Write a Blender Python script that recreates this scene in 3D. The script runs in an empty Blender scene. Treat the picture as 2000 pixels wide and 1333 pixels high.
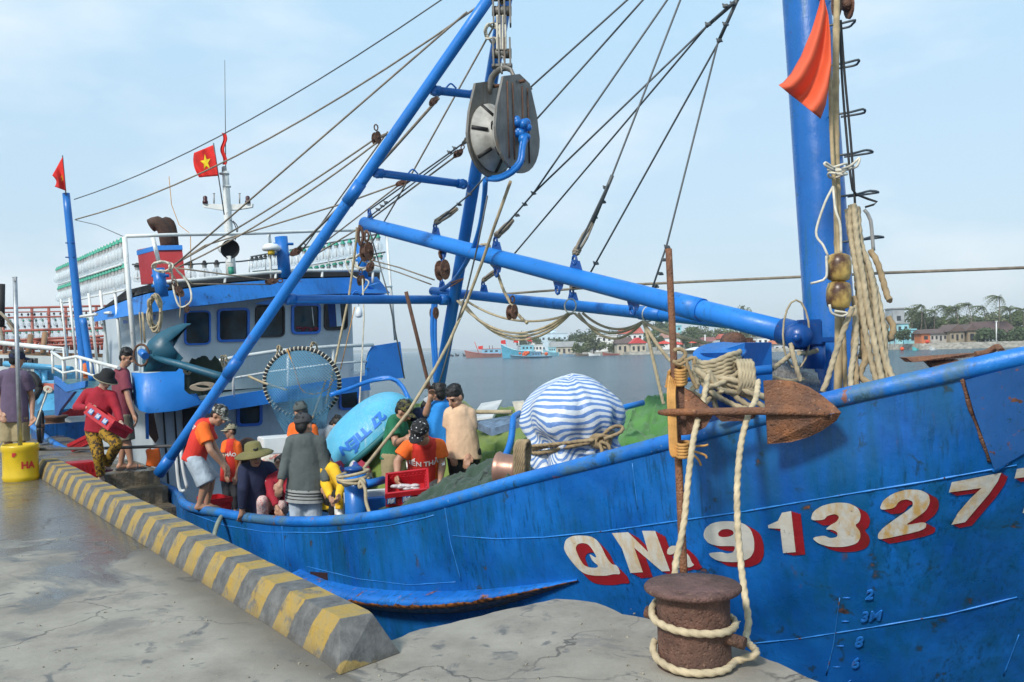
import bpy, bmesh, math, random
import numpy as np
from mathutils import Vector, Matrix
from mathutils.geometry import intersect_line_plane
from mathutils.bvhtree import BVHTree
S = bpy.context.scene
RAD = math.radians
random.seed(7)
# ------------------------------------------------------------ camera
FPX = 1800.0
CAMZ = 1.55
PITCH = math.atan(13.9/FPX); ROLL = RAD(1.6)
CP = Vector((0, 0, CAMZ))
CF = Vector((0, math.cos(PITCH), math.sin(PITCH)))
U0 = Vector((0, -math.sin(PITCH), math.cos(PITCH)))
CR = Vector((1, 0, 0))*math.cos(ROLL) - U0*math.sin(ROLL)
CU = U0*math.cos(ROLL) + Vector((1, 0, 0))*math.sin(ROLL)
cam_d = bpy.data.cameras.new('camera'); cam = bpy.data.objects.new('camera', cam_d)
S.collection.objects.link(cam); S.camera = cam
cam_d.sensor_width = 36; cam_d.lens = 36*FPX/2000; cam_d.clip_start = .1; cam_d.clip_end = 9000
m = Matrix((CR, CU, -CF)).transposed().to_4x4(); m.translation = CP; cam.matrix_world = m
# ------------------------------------------------------------ sky and sun
SUN_EL, SUN_AZ = RAD(40), RAD(212)      # azimuth clockwise from +Y: behind the camera on the left
wd = bpy.data.worlds.new("World"); S.world = wd; wd.use_nodes = True
nt = wd.node_tree; nt.nodes.clear()
def wn(t, **k):
    n = nt.nodes.new(t)
    for a, b in k.items(): setattr(n, a, b)
    return n
sky = wn('ShaderNodeTexSky', sky_type='NISHITA'); sky.sun_disc = False
sky.sun_elevation = SUN_EL; sky.sun_rotation = SUN_AZ; sky.air_density = 1.0; sky.dust_density = 1.5; sky.ozone_density = 1.5
tc = wn('ShaderNodeTexCoord'); mp = wn('ShaderNodeMapping'); mp.inputs['Scale'].default_value = (1.2, 1.2, 3.2)
nz = wn('ShaderNodeTexNoise'); nz.inputs['Scale'].default_value = 2.3; nz.inputs['Detail'].default_value = 7; nz.inputs['Roughness'].default_value = .55
mr = wn('ShaderNodeMapRange'); mr.inputs[1].default_value = .47; mr.inputs[2].default_value = .74
mr.inputs[3].default_value = .0; mr.inputs[4].default_value = .6
sx = wn('ShaderNodeSeparateXYZ'); hz = wn('ShaderNodeMapRange'); hz.inputs[1].default_value = -0.02; hz.inputs[2].default_value = .42
hz.inputs[3].default_value = .0; hz.inputs[4].default_value = 1.
tint = wn('ShaderNodeMixRGB'); tint.inputs[1].default_value = (4.9, 5.9, 6.7, 1); tint.inputs[2].default_value = (4.2, 6.5, 8.3, 1)
mx0 = wn('ShaderNodeMixRGB'); mx0.inputs[0].default_value = .78
mx = wn('ShaderNodeMixRGB'); mx.inputs[2].default_value = (7.6, 7.9, 8.1, 1)
bg = wn('ShaderNodeBackground'); bg.inputs[1].default_value = .095
ow = wn('ShaderNodeOutputWorld'); L = nt.links.new
L(tc.outputs['Generated'], mp.inputs[0]); L(mp.outputs[0], nz.inputs['Vector']); L(nz.outputs['Fac'], mr.inputs[0])
L(tc.outputs['Generated'], sx.inputs[0]); L(sx.outputs[2], hz.inputs[0]); L(hz.outputs[0], tint.inputs[0]); L(tint.outputs[0], mx0.inputs[2]); L(sky.outputs[0], mx0.inputs[1])
L(mx0.outputs[0], mx.inputs[1]); L(mr.outputs[0], mx.inputs[0]); L(mx.outputs[0], bg.inputs[0]); L(bg.outputs[0], ow.inputs[0])
sd = bpy.data.lights.new('sun', 'SUN'); sd.energy = 2.5; sd.angle = RAD(9); sd.color = (1, .95, .87)
so = bpy.data.objects.new('sun', sd); S.collection.objects.link(so)
sdir = Vector((math.sin(SUN_AZ)*math.cos(SUN_EL), math.cos(SUN_AZ)*math.cos(SUN_EL), math.sin(SUN_EL)))
so.rotation_euler = sdir.to_track_quat('Z', 'Y').to_euler(); so.location = (0, 0, 30)
S.view_settings.view_transform = 'Standard'; S.view_settings.look = 'None'; S.view_settings.exposure = 0.55; S.view_settings.gamma = 1
S.cycles.max_bounces = 6; S.cycles.transparent_max_bounces = 12; S.cycles.use_denoising = True
# ------------------------------------------------------------ pixel <-> world (photograph pixels, 2000 x 1333)
def ray(px, py): return CF + CR*((px-1000)/FPX) + CU*((666.5-py)/FPX)
def W(px, py, Z): return CP + ray(px, py)*Z
def G(px, py, z=0.0):
    d = ray(px, py); return CP + d*((z-CAMZ)/d.z)
def PROJ(v):
    d = Vector(v)-CP; k = d.dot(CF); return (1000+FPX*d.dot(CR)/k, 666.5-FPX*d.dot(CU)/k, k)
def onplane(px, py, q, n):
    d = ray(px, py); return CP + d*((Vector(q)-CP).dot(n)/d.dot(n))
# boat frame: s forward, p to port
HD = Vector((.66, -.7513, 0)).normalized(); PT = Vector((-HD.y, HD.x, 0))
A3 = W(360, 985, 11.3); BO = Vector((A3.x, A3.y, 0)) + PT*2.4
def B(s, p, z): return BO + HD*s + PT*p + Vector((0, 0, z))
def BS(px, py, s): return onplane(px, py, B(s, 0, 0), HD)      # point on the cross plane s = const
def BP(px, py, p): return onplane(px, py, B(0, p, 0), PT)      # point on the fore-and-aft plane p = const
def SPZ(v):
    d = Vector(v)-BO; return (d.dot(HD), d.dot(PT), v[2])
# ------------------------------------------------------------ mesh builder
def frame(d):
    d = d.normalized(); a = Vector((0, 0, 1)) if abs(d.z) < .9 else Vector((1, 0, 0))
    u = d.cross(a).normalized(); return u, d.cross(u).normalized()
class MB:
    def __init__(s): s.v = []; s.f = []; s.m = []; s.sm = []
    def add(s, vs, fs, mi=0, smooth=False):
        b = len(s.v); s.v += [tuple(v) for v in vs]
        for f in fs: s.f.append(tuple(b+i for i in f)); s.m.append(mi); s.sm.append(smooth)
        return s
    def box(s, c, size, rot=None, mi=0, ax=None, bev=0.0):
        hx, hy, hz_ = [k/2 for k in size]
        if bev > 0:
            bm = bmesh.new(); bmesh.ops.create_cube(bm, size=1)
            for v in bm.verts: v.co = Vector((v.co.x*size[0], v.co.y*size[1], v.co.z*size[2]))
            bmesh.ops.bevel(bm, geom=bm.edges[:], offset=bev, segments=2, affect='EDGES')
            vs = [v.co.copy() for v in bm.verts]; fs = [[v.index for v in f.verts] for f in bm.faces]; bm.free()
        else:
            vs = [Vector((x, y, z)) for x in (-hx, hx) for y in (-hy, hy) for z in (-hz_, hz_)]
            fs = [(0, 1, 3, 2), (4, 6, 7, 5), (0, 4, 5, 1), (2, 3, 7, 6), (0, 2, 6, 4), (1, 5, 7, 3)]
        if ax: M = Matrix(ax).transposed()
        elif rot is not None: M = rot if isinstance(rot, Matrix) else Matrix.Rotation(rot, 3, 'Z')
        else: M = Matrix.Identity(3)
        c = Vector(c); return s.add([c + M @ v for v in vs], fs, mi)
    def hexa(s, q, e, mi=0):           # polygon q extruded by vector e (both as lists of points)
        q = [Vector(v) for v in q]; n = len(q); e = Vector(e)
        vs = q + [v+e for v in q]
        fs = [tuple(range(n)), tuple(range(2*n-1, n-1, -1))] + [(i, i+n, (i+1) % n+n, (i+1) % n) for i in range(n)]
        return s.add(vs, fs, mi)
    def tube(s, pts, r, sides=8, mi=0, caps=True, strands=0, pitch=0, smooth=True, flat=1.0):
        pts = [Vector(p) for p in pts]; n = len(pts)
        rs = r if isinstance(r, (list, tuple)) else [r]*n
        tang = [(pts[min(i+1, n-1)]-pts[max(i-1, 0)]) for i in range(n)]
        tang = [(t.normalized() if t.length > 1e-9 else Vector((0, 0, 1))) for t in tang]
        u, w = frame(tang[0]); vs = []; acc = 0
        for i in range(n):
            if i:
                ax = tang[i-1].cross(tang[i])
                if ax.length > 1e-6:
                    R_ = Matrix.Rotation(tang[i-1].angle(tang[i]), 3, ax.normalized()); u = (R_ @ u).normalized()
                u = (u - tang[i]*u.dot(tang[i])).normalized(); acc += (pts[i]-pts[i-1]).length
            w = tang[i].cross(u)
            for k in range(sides):
                a = 2*math.pi*k/sides; rr = rs[i]
                if strands: rr *= .78 + .32*abs(math.cos((strands*a - acc*pitch)/2))
                vs.append(pts[i] + u*(math.cos(a)*rr) + w*(math.sin(a)*rr*flat))
        fs = [(i*sides+k, i*sides+(k+1) % sides, (i+1)*sides+(k+1) % sides, (i+1)*sides+k) for i in range(n-1) for k in range(sides)]
        s.add(vs, fs, mi, smooth)
        if caps:
            b = len(s.v)-len(vs)
            s.f.append(tuple(b+k for k in range(sides-1, -1, -1))); s.m.append(mi); s.sm.append(False)
            s.f.append(tuple(b+(n-1)*sides+k for k in range(sides))); s.m.append(mi); s.sm.append(False)
        return s
    def rope(s, pts, r, mi=0, step=None, sides=9):
        fine = sides > 6; pts = smooth_path(pts, step or (max(r*.5, .007) if fine else max(r*.9, .014))); return s.tube(pts, r, 12 if fine else sides, mi, strands=3 if fine else 0, pitch=2*math.pi*3/(r*9.5))
    def lathe(s, prof, o, ax=(0, 0, 1), seg=16, mi=0, smooth=True, sx=1., u=None, a0=0, a1=2*math.pi):
        ax = Vector(ax).normalized(); o = Vector(o)
        if u is None: u, w = frame(ax)
        else: u = Vector(u).normalized(); w = ax.cross(u)
        full = abs(a1-a0-2*math.pi) < 1e-6; nn = seg if full else seg+1
        vs = [o + ax*h + (u*math.cos(a0+(a1-a0)*k/seg)*sx + w*math.sin(a0+(a1-a0)*k/seg))*r for (r, h) in prof for k in range(nn)]
        fs = [(i*nn+k, i*nn+(k+1) % nn, (i+1)*nn+(k+1) % nn, (i+1)*nn+k) for i in range(len(prof)-1) for k in range(seg)]
        return s.add(vs, fs, mi, smooth)
    def ball(s, c, r, mi=0, seg=12, ax=None):
        rx, ry, rz = r if isinstance(r, (tuple, list)) else (r, r, r)
        M = Matrix(ax).transposed() if ax else Matrix.Identity(3); c = Vector(c); vs = []; rg = max(6, seg*2//3)
        for i in range(rg+1):
            t = math.pi*i/rg
            for k in range(seg):
                a = 2*math.pi*k/seg; vs.append(c + M @ Vector((rx*math.sin(t)*math.cos(a), ry*math.sin(t)*math.sin(a), rz*math.cos(t))))
        fs = [(i*seg+k, (i+1)*seg+k, (i+1)*seg+(k+1) % seg, i*seg+(k+1) % seg) for i in range(rg) for k in range(seg)]
        return s.add(vs, fs, mi, True)
    def grid(s, fn, nu, nv, mi=0, smooth=True, closed=False):
        vs = [fn(i/nu, j/nv) for i in range(nu+1) for j in range(nv+1)]
        fs = [(i*(nv+1)+j, (i+1)*(nv+1)+j, (i+1)*(nv+1)+j+1, i*(nv+1)+j+1) for i in range(nu) for j in range(nv)]
        return s.add(vs, fs, mi, smooth)
    def obj(s, name, mats, parent=None, loc=None):
        me = bpy.data.meshes.new(name); base = Vector((0, 0, 0))
        if parent is not None: base = WL(parent)
        elif loc is not None: base = Vector(loc)
        elif s.v:
            a = np.array(s.v); base = Vector(((a[:, 0].min()+a[:, 0].max())/2, (a[:, 1].min()+a[:, 1].max())/2, a[:, 2].min()))
        me.from_pydata([(v[0]-base.x, v[1]-base.y, v[2]-base.z) for v in s.v], [], s.f)
        if not isinstance(mats, (list, tuple)): mats = [mats]
        for mt in mats: me.materials.append(mt)
        me.polygons.foreach_set('material_index', s.m); me.polygons.foreach_set('use_smooth', s.sm); me.update()
        bm = bmesh.new(); bm.from_mesh(me); bmesh.ops.remove_doubles(bm, verts=bm.verts, dist=1e-5); bmesh.ops.recalc_face_normals(bm, faces=bm.faces); bm.to_mesh(me); bm.free()
        o = bpy.data.objects.new(name, me); S.collection.objects.link(o)
        if parent is not None: o.parent = parent
        else: o.location = base
        LOCS[o.name] = Vector((0, 0, 0)) + base
        return o
LOCS = {}
def WL(o): return LOCS[o.name]
def smooth_path(pts, step):
    pts = [Vector(p) for p in pts]
    if len(pts) == 2:
        n = max(2, int((pts[1]-pts[0]).length/step)); return [pts[0].lerp(pts[1], i/n) for i in range(n+1)]
    out = []; P_ = [2*pts[0]-pts[1]] + pts + [2*pts[-1]-pts[-2]]
    for i in range(1, len(P_)-2):
        p0, p1, p2, p3 = P_[i-1:i+3]; n = max(2, int((p2-p1).length/step))
        for k in range(n):
            t = k/n; out.append(.5*((2*p1) + (p2-p0)*t + (2*p0-5*p1+4*p2-p3)*t*t + (3*p1-p0-3*p2+p3)*t**3))
    return out + [pts[-1]]
def tag(o, label, cat, group=None, kind=None):
    if label: o['label'] = label
    if cat: o['category'] = cat
    if group: o['group'] = group
    if kind: o['kind'] = kind
    return o
def thing(name, label, cat, loc, group=None):
    o = bpy.data.objects.new(name, None); S.collection.objects.link(o); o.location = loc; o.empty_display_size = .2
    LOCS[o.name] = Vector(loc); return tag(o, label, cat, group)
def copy_tree(o, loc=None, rot=None, parent=None, scale=None):
    c = o.copy(); S.collection.objects.link(c)
    if parent: c.parent = parent
    if loc is not None: c.location = loc
    if rot is not None: c.rotation_euler = rot
    if scale is not None: c.scale = scale
    for ch in list(o.children): copy_tree(ch, parent=c)
    return c
# ------------------------------------------------------------ materials
def rgb(r, g, b):            # picture 0..255 -> linear
    return tuple(((c/255)/12.92 if c/255 <= .04045 else ((c/255+.055)/1.055)**2.4) for c in (r, g, b)) + (1,)
MATS = {}
class N:
    def __init__(s, name):
        s.m = bpy.data.materials.new(name); s.m.use_nodes = True; s.t = s.m.node_tree; s.t.nodes.clear()
        s.out = s.t.nodes.new('ShaderNodeOutputMaterial'); s.b = s.t.nodes.new('ShaderNodeBsdfPrincipled'); s.t.links.new(s.b.outputs[0], s.out.inputs[0])
        s.tc = s.t.nodes.new('ShaderNodeTexCoord'); MATS[name] = s.m
    def lk(s, a, b): s.t.links.new(a, b)
    def map(s, scale, coord='Object', rot=(0, 0, 0), loc=(0, 0, 0)):
        n = s.t.nodes.new('ShaderNodeMapping'); n.inputs['Scale'].default_value = scale; n.inputs['Rotation'].default_value = rot; n.inputs['Location'].default_value = loc
        if coord == 'World': g = s.t.nodes.new('ShaderNodeNewGeometry'); s.lk(g.outputs['Position'], n.inputs[0])
        else: s.lk(s.tc.outputs[coord], n.inputs[0])
        return n.outputs[0]
    def noise(s, vec, scale=5, detail=5, rough=.55, dist=0.0):
        n = s.t.nodes.new('ShaderNodeTexNoise'); n.inputs['Scale'].default_value = scale; n.inputs['Detail'].default_value = detail
        n.inputs['Roughness'].default_value = rough; n.inputs['Distortion'].default_value = dist; s.lk(vec, n.inputs['Vector']); return n.outputs['Fac']
    def vor(s, vec, scale=5, feat='F1'):
        n = s.t.nodes.new('ShaderNodeTexVoronoi'); n.feature = feat; n.inputs['Scale'].default_value = scale; s.lk(vec, n.inputs['Vector']); return n.outputs['Distance']
    def wave(s, vec, scale=5, dist=2., det=2.):
        n = s.t.nodes.new('ShaderNodeTexWave'); n.inputs['Scale'].default_value = scale; n.inputs['Distortion'].default_value = dist; n.inputs['Detail'].default_value = det; s.lk(vec, n.inputs['Vector']); return n.outputs['Fac']
    def rng(s, v, a, b, c=0., d=1.):
        n = s.t.nodes.new('ShaderNodeMapRange'); n.inputs[1].default_value = a; n.inputs[2].default_value = b; n.inputs[3].default_value = c; n.inputs[4].default_value = d; s.lk(v, n.inputs[0]); return n.outputs[0]
    def math(s, op, a, b):
        n = s.t.nodes.new('ShaderNodeMath'); n.operation = op
        for i, x in enumerate((a, b)):
            if isinstance(x, (int, float)): n.inputs[i].default_value = x
            else: s.lk(x, n.inputs[i])
        return n.outputs[0]
    def mix(s, f, a, b):
        n = s.t.nodes.new('ShaderNodeMixRGB')
        for i, x in enumerate((f, a, b)):
            if isinstance(x, (int, float)): n.inputs[i].default_value = x
            elif isinstance(x, tuple): n.inputs[i].default_value = x
            else: s.lk(x, n.inputs[i])
        return n.outputs[0]
    def col(s, c):
        if isinstance(c, tuple): s.b.inputs['Base Color'].default_value = c
        else: s.lk(c, s.b.inputs['Base Color'])
    def rough(s, r):
        if isinstance(r, (int, float)): s.b.inputs['Roughness'].default_value = r
        else: s.lk(r, s.b.inputs['Roughness'])
    def bump(s, h, strength=.3, dist=.01):
        n = s.t.nodes.new('ShaderNodeBump'); n.inputs['Strength'].default_value = strength; n.inputs['Distance'].default_value = dist; s.lk(h, n.inputs['Height']); s.lk(n.outputs[0], s.b.inputs['Normal'])
def scol(c, k): return tuple(min(1, x*k) for x in c[:3])+(1,)
def mat_simple(name, c, rough=.6, var=.25, scale=8, bump=.15, metal=0., bscale=40, bdist=.004, coord='Object'):
    n = N(name); v = n.map((1, 1, 1), coord); f = n.noise(v, scale, 5)
    n.col(n.mix(n.rng(f, .3, .7), scol(c, 1-var), scol(c, 1+var))); n.rough(rough); n.b.inputs['Metallic'].default_value = metal
    if bump: n.bump(n.noise(v, bscale, 4), bump, bdist)
    return n.m
def mat_paint(name, c, rust=.5, streak=.5, rough=.38, grime=(.012, .05, .055, 1), scale=1.0):
    n = N(name); v = n.map((1, 1, 1), 'World'); vs = n.map((9*scale, 9*scale, .7*scale), 'World')
    base = n.mix(n.rng(n.noise(v, 1.3*scale, 4), .35, .7), scol(c, .86), scol(c, 1.12))
    st = n.rng(n.noise(vs, 2.2, 6, .62), .50, .74); big = n.rng(n.noise(v, .9*scale, 3), .42, .62)
    f = n.math('MULTIPLY', n.math('MULTIPLY', st, big), streak)
    base = n.mix(f, base, grime)
    r1 = n.noise(v, 5.5*scale, 8, .62, .3); rm = n.rng(r1, .66-.05*rust, .70-.05*rust)
    rc = n.mix(n.rng(n.noise(v, 30, 4), .35, .65), (.028, .013, .008, 1), (.21, .07, .022, 1))
    base = n.mix(n.math('MULTIPLY', rm, min(1, rust*1.6)), base, rc)
    ch = n.math('MULTIPLY', n.rng(n.noise(v, 13*scale, 7, .7, .4), .60, .64), n.rng(n.noise(v, 1.7*scale, 4), .44, .60)); base = n.mix(n.math('MULTIPLY', ch, min(.85, .25+streak)), base, scol(grime, .8))
    n.col(base); n.rough(n.math('ADD', n.rng(r1, .4, .7, rough-.08, rough+.1), n.math('MULTIPLY', rm, .3)))
    n.bump(n.math('ADD', n.noise(v, 7, 5), n.math('MULTIPLY', n.noise(vs, 6, 3), .25)), .35, .012); return n.m
BLUE = (.010, .155, .52, 1)
M_hull = None
M_blue = mat_paint('blue_paint', BLUE, .22, .35, scale=2.2)
M_bluetop = mat_paint('blue_paint_clean', (.014, .185, .60, 1), .25, .55, rough=.42)
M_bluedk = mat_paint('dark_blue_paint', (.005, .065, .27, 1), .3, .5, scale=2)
M_grey = mat_paint('grey_paint', (.44, .50, .54, 1), .05, .28, rough=.5, grime=(.2, .2, .19, 1))
M_white = mat_paint('white_pipe_paint', (.70, .72, .70, 1), .35, .3, rough=.5, grime=(.3, .22, .12, 1), scale=3)
def mat_rust(name, k=1.0, sat=1.0):
    n = N(name); v = n.map((1, 1, 1)); a = n.noise(v, 9, 8, .65); big = n.noise(v, 2.6, 5, .6); b = n.rng(n.vor(v, 60), .0, .5); fl = n.noise(v, 22, 8, .7, .5)
    lo_ = (.075*k, .03*k, .018*k, 1); hi_ = (.34*k, .13*k*(2-sat)**.5, .045*k*(2-sat)**2, 1)
    c = n.mix(n.rng(a, .3, .7), lo_, hi_); c = n.mix(n.rng(big, .42, .62, 0, .75), c, (.13*k, .075*k, .055*k, 1)); c = n.mix(n.rng(fl, .60, .66, 0, .8), c, (.035*k, .02*k, .016*k, 1)); c = n.mix(n.rng(n.noise(v, 55, 4), .62, .72, 0, .8), c, (.40*k, .24*k, .15*k, 1)); n.col(c); n.rough(n.rng(big, .4, .6, .62, .9))
    n.bump(n.math('ADD', n.math('ADD', a, fl), n.math('MULTIPLY', b, .5)), .8, .012); return n.m
M_rust = mat_rust('rusty_iron'); M_rustbr = mat_rust('brown_rusty_iron', .62, .6); M_soot = mat_rust('sooty_pipe_iron', .33, .5)
def mat_rope(name, c):
    n = N(name); v = n.map((1, 1, 1)); f = n.noise(v, 14, 5); n.col(n.mix(n.rng(f, .3, .7), scol(c, .7), scol(c, 1.2))); n.rough(.9)
    n.bump(n.noise(v, 260, 3), .5, .003); return n.m
M_rope = mat_rope('manila_rope', (.41, .335, .215, 1)); M_ropetan = mat_rope('tan_rope', (.31, .225, .125, 1)); M_ropedk = mat_rope('weathered_rope', (.25, .21, .16, 1))
M_ropeor = mat_rope('orange_rope', (.52, .27, .08, 1)); M_ropewh = mat_rope('white_rope', (.6, .56, .46, 1))
M_wire = mat_simple('steel_wire', (.085, .095, .10, 1), .5, .2, 30, .3)
M_black = mat_simple('black_rubber', (.012, .012, .013, 1), .6, .3)
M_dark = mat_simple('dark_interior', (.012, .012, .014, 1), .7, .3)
# ============================================================ SETTING: water, quay
def mat_water():
    n = N('harbour_water'); v = n.map((1, 1, 1), 'World'); vs = n.map((.55, 1.0, 1), 'World', rot=(0, 0, .5))
    n.col(n.mix(n.rng(n.noise(v, .06, 3), .35, .65), (.028, .078, .115, 1), (.045, .105, .145, 1))); n.rough(.16); n.b.inputs['IOR'].default_value = 1.33
    h = n.math('ADD', n.math('ADD', n.noise(vs, 1.6, 6, .65, .4), n.math('MULTIPLY', n.noise(vs, 4.5, 4, .6, .8), .45)), n.math('MULTIPLY', n.noise(vs, .35, 4), .9)); n.bump(h, 1.0, .75); return n.m
w = MB(); w.add([(-3500, -300, -1.5), (3500, -300, -1.5), (3500, 6000, -1.5), (-3500, 6000, -1.5)], [(0, 1, 2, 3)])
tag(w.obj('water', mat_water(), loc=(0, 0, -1.5)), None, None, kind='structure')
k_near = G(664, 1318); k_dir = (G(73, 932)-G(664, 1318)); k_dir.z = 0; k_dir.normalize(); k_out = Vector((k_dir.y, -k_dir.x, 0))
if k_out.x < 0: k_out = -k_out
def mat_quay():
    n = N('wet_concrete'); v = n.map((1, 1, 1), 'World')
    a = n.noise(v, .55, 8, .62, .6); fine = n.noise(v, 28, 6, .7); mid = n.noise(v, 3.2, 7, .65)
    c = n.mix(n.rng(mid, .3, .7), (.185, .162, .13, 1), (.345, .305, .25, 1)); c = n.mix(n.rng(fine, .35, .7, 0, .6), c, (.24, .215, .18, 1)); c = n.mix(n.rng(n.noise(v, 75, 3, .7), .60, .68, 0, .5), c, (.11, .10, .085, 1)); c = n.mix(n.rng(n.noise(v, 1.3, 6, .6), .45, .62, 0, .35), c, (.42, .385, .32, 1))
    # footprints and damp blotches
    blot = n.rng(n.noise(v, 4.5, 5, .55, .8), .60, .66, 0, .75); c = n.mix(blot, c, (.095, .095, .095, 1))
    # wetness: everywhere far away, broken up near the camera; grows with distance from the camera end of the quay
    sep = n.t.nodes.new('ShaderNodeSeparateXYZ'); n.lk(v, sep.inputs[0])
    g = n.rng(sep.outputs[1], 4.8, 9.5, -.24, .24)
    wet = n.rng(n.math('ADD', a, g), .50, .56); c = n.mix(n.math('MULTIPLY', wet, .72), c, (.055, .056, .056, 1))
    dp = n.t.nodes.new('ShaderNodeVectorMath'); dp.operation = 'DOT_PRODUCT'; n.lk(v, dp.inputs[0]); dp.inputs[1].default_value = tuple(k_out); kd_ = n.math('SUBTRACT', dp.outputs['Value'], k_near.dot(k_out))
    band = n.math('MULTIPLY', n.rng(n.math('ADD', kd_, n.math('MULTIPLY', mid, .35)), -.12, .12), n.rng(kd_, .02, .05, 1, 0)); c = n.mix(n.math('MULTIPLY', band, .6), c, (.075, .062, .045, 1))  # along the kerb foot: damp dirt plus the kerb's shadow, darkened into the colour
    c = n.mix(n.rng(n.noise(v, 2.4, 8, .7, .5), .56, .62, 0, .45), c, (.13, .125, .12, 1))
    # cracks
    d = n.t.nodes.new('ShaderNodeVectorMath'); d.operation = 'ADD'; nn = n.t.nodes.new('ShaderNodeTexNoise'); nn.inputs['Scale'].default_value = 1.7; nn.inputs['Detail'].default_value = 6; n.lk(v, nn.inputs['Vector'])
    sc = n.t.nodes.new('ShaderNodeVectorMath'); sc.operation = 'SCALE'; sc.inputs['Scale'].default_value = .9; n.lk(nn.outputs['Color'], sc.inputs[0]); n.lk(v, d.inputs[0]); n.lk(sc.outputs[0], d.inputs[1])
    cr = n.vor(d.outputs[0], .62, 'DISTANCE_TO_EDGE'); crm = n.math('MULTIPLY', n.rng(cr, .0, .009, 1, 0), n.rng(n.noise(v, .8, 3), .42, .55)); c = n.mix(n.math('MULTIPLY', crm, .8), c, (.05, .046, .042, 1))
    n.col(c); n.rough(n.math('SUBTRACT', .80, n.math('ADD', n.math('MULTIPLY', n.math('MULTIPLY', wet, n.rng(mid, .3, .7, .8, 1)), .60), n.math('MULTIPLY', blot, .15))))
    inv = n.rng(wet, 0, 1, 1, .04)
    n.bump(n.math('SUBTRACT', n.math('MULTIPLY', n.math('ADD', fine, mid), inv), crm), .28, .012); return n.m
M_quay = mat_quay()
# quay outline in world metres
e0 = k_near + k_dir*.25 + k_out*.315; e0.z = 0; jut = [G(800, 1236), G(900, 1212), G(1000, 1188), G(1085, 1170), G(1122, 1172), G(1165, 1178), G(1215, 1200), G(1262, 1208), G(1480, 1280), G(1580, 1325)]
edge_far = e0 + k_dir*34
last = jut[-1] + (jut[-1]-jut[-3]).normalized()*4
last2 = last + Vector((1.5, -2.5, 0))
def jag(pts):
    out = []; rr = random.Random(3)
    for a, b in zip(pts, pts[1:]):
        n = max(1, int((b-a).length/.07))
        for i in range(n):
            q = a.lerp(b, i/n)
            if i: q += Vector((rr.uniform(-1, 1), rr.uniform(-1, 1), 0))*.012
            out.append(q)
    return out+[pts[-1]]
edge = [edge_far] + jag([e0]+jut) + [last, last2, Vector((6, -8, 0)), Vector((-30, -8, 0)), Vector((-42, edge_far.y, 0))]
q = MB(); q.hexa([(v.x, v.y, 0) for v in edge], (0, 0, -4)); qo = q.obj('quay', M_quay, loc=(0, 0, 0)); tag(qo, None, None, kind='structure')
# the striped kerb
def mat_kerb():
    n = N('striped_concrete'); v = n.map((1, 1, 1), 'Object'); f = n.noise(v, 11, 7, .65); f2 = n.noise(v, 45, 4)
    sep = n.t.nodes.new('ShaderNodeSeparateXYZ'); n.lk(v, sep.inputs[0])
    x = n.math('ADD', n.math('ADD', sep.outputs[1], n.math('MULTIPLY', sep.outputs[2], .48)), n.math('MULTIPLY', n.math('SUBTRACT', n.noise(v, 22, 3), .5), .03))
    st = n.rng(n.math('PINGPONG', n.math('ADD', x, .06), .225), .108, .116)
    grey = n.mix(n.rng(f, .3, .7), (.062, .062, .064, 1), (.17, .168, .16, 1)); yel = n.mix(n.rng(f, .35, .72), (.42, .26, .035, 1), (.30, .23, .10, 1))
    wear = n.rng(n.noise(v, 6, 8, .7), .52, .64); c = n.mix(n.math('MULTIPLY', st, n.rng(wear, 0, 1, .9, .12)), grey, yel)
    dirt = n.rng(n.math('ADD', sep.outputs[2], n.math('MULTIPLY', f, .12)), .04, .12, .65, 0); c = n.mix(dirt, c, (.085, .075, .06, 1))
    c = n.mix(n.rng(f2, .66, .74, 0, .6), c, (.05, .048, .045, 1)); n.col(c); n.rough(.8); n.bump(n.math('ADD', f, f2), .4, .01); return n.m
M_kerb = mat_kerb()
def kerb(start, length, label, name='kerb', nose=True, wd_=.30, h=.215, ang=None):
    # local: y along kerb (away from the camera), x outwards
    prof = [(-wd_/2, 0), (-wd_/2+.035, h*.62), (-wd_/2+.075, h), (wd_/2-.05, h), (wd_/2-.03, h*.7), (wd_/2, 0)]
    o = MB(); n = 40; rr = random.Random(5); vs = []
    for i in range(n+1):
        y = length*i/n
        for (x, z) in prof: vs.append((x+rr.uniform(-.003, .003), y, z+(rr.uniform(-.003, .003) if z else 0)))
    k = len(prof); fs = [(i*k+j, (i+1)*k+j, (i+1)*k+j+1, i*k+j+1) for i in range(n) for j in range(k-1)]
    if nose:  # sloped nose at the near end
        b = len(vs); loc_ = lambda q: ((q-start).dot(k_out), (q-start).dot(k_dir), q.z); T1 = loc_(G(664, 1319, .001)); T2 = loc_(G(781, 1276, .001)); A1 = (-wd_/2+.072, -.06, h*.985); A2 = (wd_/2-.055, -.07, h*.97)
        vs += [T1, T2, A1, A2]; fs += [(0, 1, b), (1, 2, b+2, b), (2, 3, b+3, b+2), (3, 4, b+1, b+3), (4, 5, b+1), (b, b+2, b+3), (b, b+3, b+1)]
    else: fs.append(tuple(range(k)))
    fs.append(tuple(n*k+j for j in range(k)))
    o.add(vs, fs, 0); ob = o.obj(name, M_kerb, loc=(0, 0, 0)); ob.location = start
    a = math.atan2(k_dir.y, k_dir.x)-math.pi/2 if ang is None else ang
    ob.rotation_euler = (0, 0, a); return ob
ks = k_near + k_out*.16 + k_dir*.22; ks.z = 0.002
klen = (G(73, 932)-k_near).length
kb = kerb(ks, klen, ''); tag(kb, 'long low concrete kerb painted with yellow and grey stripes along the wet quay edge', 'kerb')
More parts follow.
